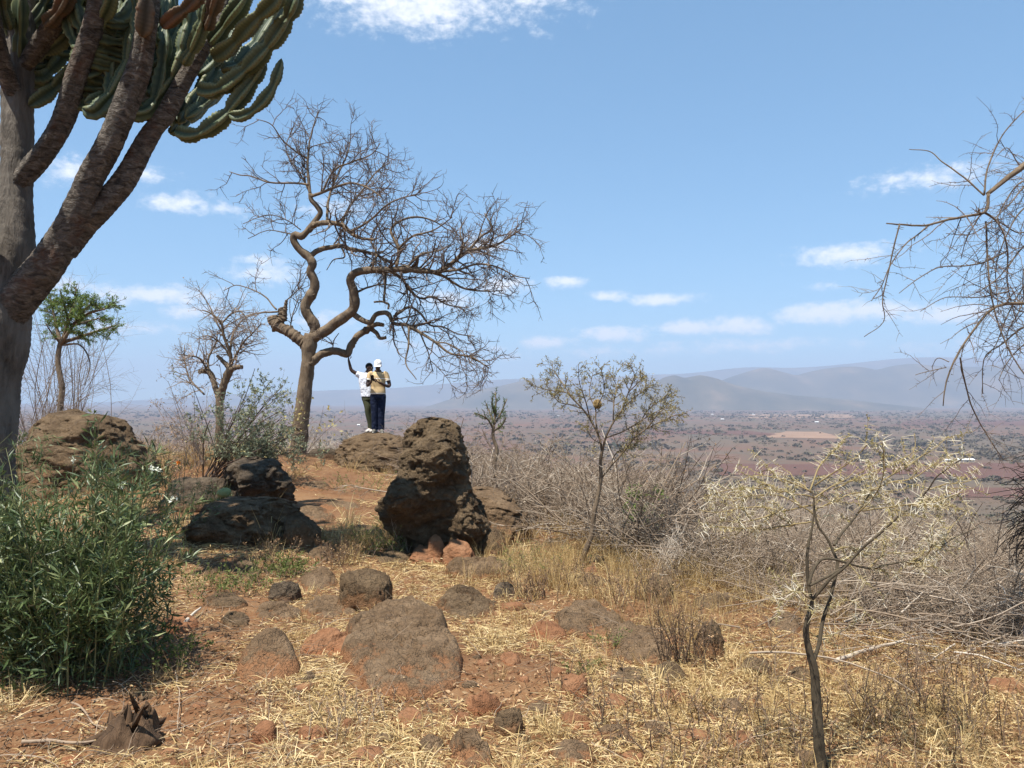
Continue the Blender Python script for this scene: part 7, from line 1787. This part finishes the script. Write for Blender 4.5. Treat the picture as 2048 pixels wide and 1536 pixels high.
def man_with_phone():
    d = 18.05; foot = px(756, 865.5, d)
    t = thing('person', 'person in a white cap and tan striped polo shirt looking down at a phone', 'person', foot)
    t.rotation_euler = (0, 0, math.radians(6))
    hips = .90
    sh = {-1: (-.185, .01, 1.395), 1: (.185, .01, 1.395)}; elb = {-1: (-.235, -.045, 1.12), 1: (.262, -.03, 1.10)}; wr = {-1: (-.135, -.245, 1.195), 1: (.045, -.245, 1.17)}
    torso = loft([(0, .0, .86), (0, 0, .95), (0, .01, 1.08), (0, .0, 1.22), (0, .01, 1.34), (0, .015, 1.42), (0, .01, 1.46)], [.15, .165, .150, .165, .175, .12, .06], [.11, .115, .105, .115, .11, .075, .055])
    neck = tubep([(0, .015, 1.40), (0, .005, 1.47), (0, -.012, 1.53)], [.062, .054, .052])
    hb, eyes, T = head_parts((0, -.03, 1.575), 0.0, .32)
    arms = [tubep([sh[s], elb[s], wr[s]], [.056, .042, .028], 22) for s in (-1, 1)]
    legs = [tubep([(s * .085, 0, .92), (s * .090, -.01, .50), (s * .085, .02, .08)], [.085, .058, .042], 24) for s in (-1, 1)]
    hands = hand(wr[-1], (.18, -.35, .62), (1, 0, .1), .7) + hand(wr[1], (-.75, -.25, .45), (0, -.3, 1), .7)
    fuse('body', [torso, neck] + hb + arms + legs + [hands[0], hands[6]], M_SKIN, t, .011, 3, hands[1:6] + hands[7:])
    add_mesh('eyes', eyes, M_EYE, t)
    mT = mat_tint('tan_polo_cloth', [(0, (.55, .40, .22)), (1, (.80, .74, .62))], .85)
    nt = mT.node_tree; b = [n for n in nt.nodes if n.type == 'BSDF_PRINCIPLED'][0]
    sp = N(nt, 'ShaderNodeSeparateXYZ'); nt.links.new(objco(nt), sp.inputs[0])
    st = ramp(nt, sp.outputs[2], [(0, (.56, .41, .22)), (.925, (.56, .41, .22)), (.927, (.82, .78, .68)), (.945, (.82, .78, .68)), (.947, (.54, .395, .215))], 'CONSTANT')
    def band(z0, z1):
        return mth(nt, 'MULTIPLY', mth(nt, 'GREATER_THAN', sp.outputs[2], z0), mth(nt, 'LESS_THAN', sp.outputs[2], z1))
    c = mixc(nt, band(.9, .935), (.55, .40, .215), (.80, .76, .66)); c = mixc(nt, band(1.262, 1.276), c, (.85, .82, .74)); c = mixc(nt, band(1.292, 1.300), c, (.45, .33, .20))
    nt.links.new(c, b.inputs['Base Color'])
    shirt = loft([(0, .0, .905), (0, 0, .97), (0, .01, 1.08), (0, .0, 1.22), (0, .01, 1.34), (0, .015, 1.41), (0, .012, 1.445)], [.180, .180, .172, .178, .185, .14, .085], [.140, .142, .132, .134, .125, .092, .072])
    sl = [tubep([(s * .13, .01, 1.385), (s * .185, .005, 1.365), np.array(sh[s]) * .45 + np.array(elb[s]) * .55], [.070, .068, .062], 14, 14) for s in (-1, 1)]
    fuse('polo_shirt', [shirt] + sl, mT, t, .012, 5)
    for s in (-1, 1):
        e0 = np.array(sh[s]) * .47 + np.array(elb[s]) * .53; e1 = np.array(sh[s]) * .40 + np.array(elb[s]) * .60
        add_mesh('sleeve_cuff', [tubep([e0, (e0 + e1) / 2, e1], [.0635, .0645, .0635], 5, 16)], mat_plain('cream_cuff', (.80, .76, .66), .85), t)
    add_mesh('collar', [loft([(0, .005, 1.425), (0, .0, 1.455), (0, -.002, 1.475)], [.092, .078, .070], [.080, .070, .062])], mat_plain('brown_collar', (.07, .045, .03), .85), t)
    mJ = mat_plain('dark_denim', (.008, .013, .034), .85, .5, 9, .2, .9)
    tr = [loft([(0, .0, .80), (0, 0, .88), (0, .0, .945)], [.168, .178, .172], [.128, .128, .122])]
    for s in (-1, 1): tr.append(tubep([(s * .088, 0, .88), (s * .086, -.008, .66), (s * .080, -.012, .48), (s * .076, .0, .28), (s * .076, .01, .07)], [.104, .094, .082, .076, .076], 26, 14))
    fuse('jeans', tr, mJ, t, .012, 4)
    mS = mat_plain('grey_shoe', (.13, .12, .10), .7, .2, 30); mSo = mat_plain('pale_sole', (.38, .36, .32), .7)
    for s, yw in ((-1, -.15), (1, .2)):
        up, so_ = shoe((s * .080, .0, .0), yw); o = add_mesh('shoe', [up], mS, t); add_mesh('sole', [so_], mSo, o)
    # white cap
    mC = mat_plain('white_cap_cloth', (.82, .82, .80), .8, .05, 40)
    V, F = ico(4); cap = V.copy(); cap[:, 2] = np.maximum(cap[:, 2], -.12); cap = cap * [.090, .108, .098] + [0, .012, .045]
    a = np.linspace(-1.15, 1.15, 15); rows = []
    for q in np.linspace(0, 1, 6): rows.append(np.stack([(.088 + .004 * q) * np.sin(a), -.020 - (.082 + .075 * q) * np.cos(a) ** .8, .045 - .018 * q - .012 * np.abs(np.sin(a)) * q], -1))
    br = np.stack(rows).reshape(-1, 3); brim_V = np.concatenate([br, br - [0, 0, .006]]); g_ = quads_grid(6, 15, False)
    c = add_mesh('cap', [T((cap, [F]))], mC, t); add_mesh('brim', [T((brim_V, [g_, g_[:, ::-1] + 90]))], mC, c)
    V, F = ell((0, -.096, .098), (.012, .006, .010), 2); add_mesh('emblem', [T((V, F))], mat_plain('grey_emblem', (.12, .12, .12), .7), c)
    # the phone is held, a thing of its own
    ph = bpy.data.objects.new('mobile_phone', None); COL.objects.link(ph); hp = np.array(wr[-1]) + np.array([.028, -.085, .085])
    M = Matrix.Translation(foot) @ Matrix.Rotation(math.radians(6), 4, 'Z'); ph.location = M @ Vector(hp); ph.rotation_euler = (math.radians(34), math.radians(-8), math.radians(6))
    tag(ph, 'dark phone held by the person in the white cap', 'phone')
    V, F = box(-.037, .037, -.0045, .0045, -.075, .075); link('phone_body', mesh_data('phone_body', V, [F], None, mat_plain('black_phone', (.012, .012, .014), .4), False), ph)
    V, F = box(-.034, .034, .0046, .0056, -.070, .070); link('screen', mesh_data('screen', V, [F], None, mat_plain('dark_glass', (.02, .02, .025), .1, 0, 5, .5), False), ph)
man_with_phone()

def man_reaching():
    d = 18.45; foot = px(741, 864.5, d); k = d / F_PX
    t = thing('person', 'person in a white t-shirt reaching one arm up to the tree limb', 'person', foot)
    L = lambda c_, r_, y=0.0: np.array([(c_ - 741) * k, y, (864.5 - r_) * k])
    hipc = np.array([-.06, .02, .86]); shc = np.array([-.13, .03, 1.36])
    shl = np.array([-.275, .02, 1.375]); shr = np.array([.035, .05, 1.36])
    elbow = L(704, 741, -.02); wrist = L(698.2, 719.5, -.06)
    torso = loft([hipc - [0, 0, .06], hipc + [0, 0, .06], (-.09, .02, 1.05), (-.11, .02, 1.2), (-.125, .03, 1.32), (-.12, .03, 1.40), (-.10, .02, 1.44)], [.135, .145, .135, .15, .16, .11, .058], [.10, .105, .10, .108, .105, .075, .055])
    neck = tubep([(-.11, .03, 1.39), (-.075, .02, 1.45), (-.045, .0, 1.50)], [.058, .052, .050])
    hb, eyes, T = head_parts((-.02, -.005, 1.545), math.radians(62), .05, .97)
    arm = tubep([shl + [.03, 0, -.01], shl, elbow, (elbow + wrist) / 2 + [-.008, 0, 0], wrist], [.055, .052, .043, .036, .027], 26)
    arm2 = tubep([shr, shr + [.06, .03, -.27], shr + [.06, -.05, -.50]], [.052, .040, .027], 20)
    kn = np.array([-.02, -.02, .46])
    legs = [tubep([hipc + [-.07, 0, .02], (-.065, -.02, .47), (-.01, .02, .08)], [.080, .055, .040], 24), tubep([hipc + [.09, 0, .02], (.08, -.01, .47), (.09, .03, .08)], [.080, .055, .040], 24)]
    hd = hand(wrist, (-.08, -.05, 1), (1, 0, .3), .9); hd2 = hand(shr + [.06, -.05, -.50], (0, -.15, -1), (0, -1, 0), .4)
    fuse('body', [torso, neck] + hb + [arm, arm2] + legs + [hd[0], hd2[0]], M_SKIN, t, .011, 3, hd[1:] + hd2[1:])
    add_mesh('eyes', eyes, M_EYE, t)
    V, F = ico(4); hr = V.copy(); low = hr[:, 1] < -.1; hr[:, 2] = np.where(low, np.maximum(hr[:, 2], .25), np.maximum(hr[:, 2], -.45)); hr = hr * [.081, .100, .095] + [0, .016, .030]
    hr *= 1 + .02 * pnoise(hr * 60)[:, None]
    add_mesh('hair', [T((hr, [F]))], M_HAIR, t)
    mW = mat_plain('white_tshirt_cloth', (.74, .77, .84), .85, .06, 9, .2, .9)
    sh = loft([hipc - [.005, 0, .01], hipc + [-.005, 0, .08], (-.095, .02, 1.06), (-.115, .02, 1.2), (-.13, .03, 1.32), (-.125, .03, 1.40), (-.11, .028, 1.43)], [.172, .172, .165, .170, .175, .125, .075], [.130, .130, .125, .126, .118, .085, .068])
    s1 = tubep([shl + [.10, 0, -.02], shl + [.02, 0, 0], shl * .62 + elbow * .38], [.080, .082, .072], 14, 14); s2 = tubep([shr + [-.04, 0, -.01], shr + [.02, 0, -.02], shr + [.05, .02, -.19]], [.075, .076, .074], 14, 14)
    fuse('t_shirt', [sh, s1, s2], mW, t, .012, 5)
    mO = mat_plain('olive_trousers_cloth', (.055, .060, .032), .9, .25, 10)
    tr = [loft([hipc - [0, 0, .09], hipc - [0, 0, .01], hipc + [0, 0, .06]], [.150, .160, .152], [.118, .118, .112])]
    tr.append(tubep([hipc + [-.07, 0, -.02], (-.068, -.018, .62), (-.06, -.02, .46), (-.02, .0, .25), (.0, .02, .07)], [.092, .080, .068, .060, .060], 26, 14)); tr.append(tubep([hipc + [.09, 0, -.02], (.085, -.01, .62), (.08, -.01, .46), (.088, .02, .25), (.09, .03, .07)], [.092, .080, .068, .060, .060], 26, 14))
    fuse('trousers', tr, mO, t, .012, 4)
    mS = mat_plain('white_shoe', (.55, .50, .46), .7, .2, 30); mSo = mat_plain('grey_sole', (.3, .28, .26), .7)
    for p, yw in (((-.015, .0, .0), .35), ((.09, .03, .0), .5)):
        up, so_ = shoe(p, -yw); o = add_mesh('shoe', [up], mS, t); add_mesh('sole', [so_], mSo, o)
man_reaching()

def bystander():
    """someone standing just outside the right edge: only curls of dark hair reach into the view"""
    rng = np.random.default_rng(131); d = 1.62; hx = px(2235, 1040, d); g = np.array([hx[0], d, gz(hx[0], d)]); H = hx[2] - g[2]
    t = thing('person', 'person at the right edge with loose dark curls of hair showing', 'person', g)
    t.rotation_euler = (0, 0, math.radians(90)); s = H / 1.575
    sc = lambda P: np.asarray(P, float) * s
    torso = loft(sc([(0, 0, .86), (0, 0, .95), (0, .01, 1.08), (0, 0, 1.22), (0, .01, 1.34), (0, .015, 1.42), (0, .01, 1.46)]), sc([.15, .16, .135, .15, .165, .11, .055]), sc([.10, .11, .095, .105, .10, .07, .05]))
    neck = tubep(sc([(0, .015, 1.40), (0, .008, 1.47), (0, .0, 1.53)]), sc([.055, .048, .048])); hb, eyes, T = head_parts(sc((0, -.01, 1.575)), 0, 0, s)
    arms = [tubep(sc([(q * .17, .01, 1.385), (q * .20, .03, 1.10), (q * .19, -.03, .86)]), sc([.05, .038, .026]), 22) for q in (-1, 1)]
    legs = [tubep(sc([(q * .085, 0, .92), (q * .088, -.01, .50), (q * .085, .02, .08)]), sc([.085, .056, .042]), 24) for q in (-1, 1)]
    hd = hand(sc((-.19, -.03, .86)), (0, -.1, -1), (0, -1, 0), .4) + hand(sc((.19, -.03, .86)), (0, -.1, -1), (0, -1, 0), .4)
    fuse('body', [torso, neck] + hb + arms + legs + [hd[0], hd[6]], M_SKIN, t, .012, 3, hd[1:6] + hd[7:])
    add_mesh('eyes', eyes, M_EYE, t)
    mB = mat_plain('blue_shirt_cloth', (.10, .16, .26), .85, .1, 9)
    fuse('shirt', [loft(sc([(0, 0, .84), (0, 0, .95), (0, .01, 1.08), (0, 0, 1.22), (0, .01, 1.34), (0, .015, 1.41), (0, .012, 1.44)]), sc([.17, .18, .16, .17, .185, .13, .075]), sc([.125, .13, .12, .125, .118, .085, .065]))] + [tubep(sc([(q * .13, .01, 1.38), (q * .18, .01, 1.36), (q * .195, .025, 1.2)]), sc([.07, .07, .065]), 14, 14) for q in (-1, 1)], mB, t, .013, 5)
    fuse('trousers', [loft(sc([(0, 0, .80), (0, 0, .88), (0, 0, .93)]), sc([.165, .175, .17]), sc([.12, .12, .115]))] + [tubep(sc([(q * .088, 0, .88), (q * .09, -.01, .48), (q * .086, .01, .07)]), sc([.098, .075, .068]), 26, 14) for q in (-1, 1)], mat_plain('grey_trousers_cloth', (.06, .06, .065), .9, .2, 10), t, .013, 4)
    for q in (-1, 1):
        up, so_ = shoe((q * .088 * s, 0, 0), q * .15); o = add_mesh('shoe', [up], mat_plain('brown_shoe', (.08, .05, .03), .6), t); add_mesh('sole', [so_], mat_plain('dark_sole', (.05, .05, .05), .7), o)
    # hair: a dark mass and many separate curls
    c = sc((0, .03, 1.585)); V, F = ico(4); hv = V.copy(); hv[:, 1] = np.maximum(hv[:, 1], -.35); hv = hv * [.118, .125, .125]; hv *= 1 + .16 * fbm(hv * 14, 3)[:, None]
    o = add_mesh('hair', [(hv + c, [F])], M_HAIR, t)
    n = 620; a = unit_rand(n, rng); a[:, 1] = np.abs(a[:, 1]) * .9 - .15; a = nrm(a)
    b = c + a * [.105, .11, .115]; L = rng.uniform(.05, .115, n); u = nrm(np.cross(a, unit_rand(n, rng))); w = np.cross(a, u); ss = np.linspace(0, 1, 12)[None, :, None]
    cr = rng.uniform(.012, .03, n)[:, None, None]; tw = rng.uniform(2.0, 5.0, n)[:, None, None]
    Pn = b[:, None] + a[:, None] * L[:, None, None] * ss ** .8 + u[:, None] * cr * (np.sin(tw * ss)) + w[:, None] * cr * (1 - np.cos(tw * ss)) + np.array([0, 0, -1.]) * (.03 * ss ** 2)
    mb = MB(); mb.add(*tube_batch(Pn, np.full((n, 12), .0011) * np.linspace(1.2, .5, 12), 3)); o2 = link('curls', mb.mesh('curls', M_HAIR), o)
    o2['kind'] = 'stuff'
bystander()
print('done', round(time.time() - T0, 1), sum(len(o.data.polygons) for o in bpy.data.objects if o.type == 'MESH'))
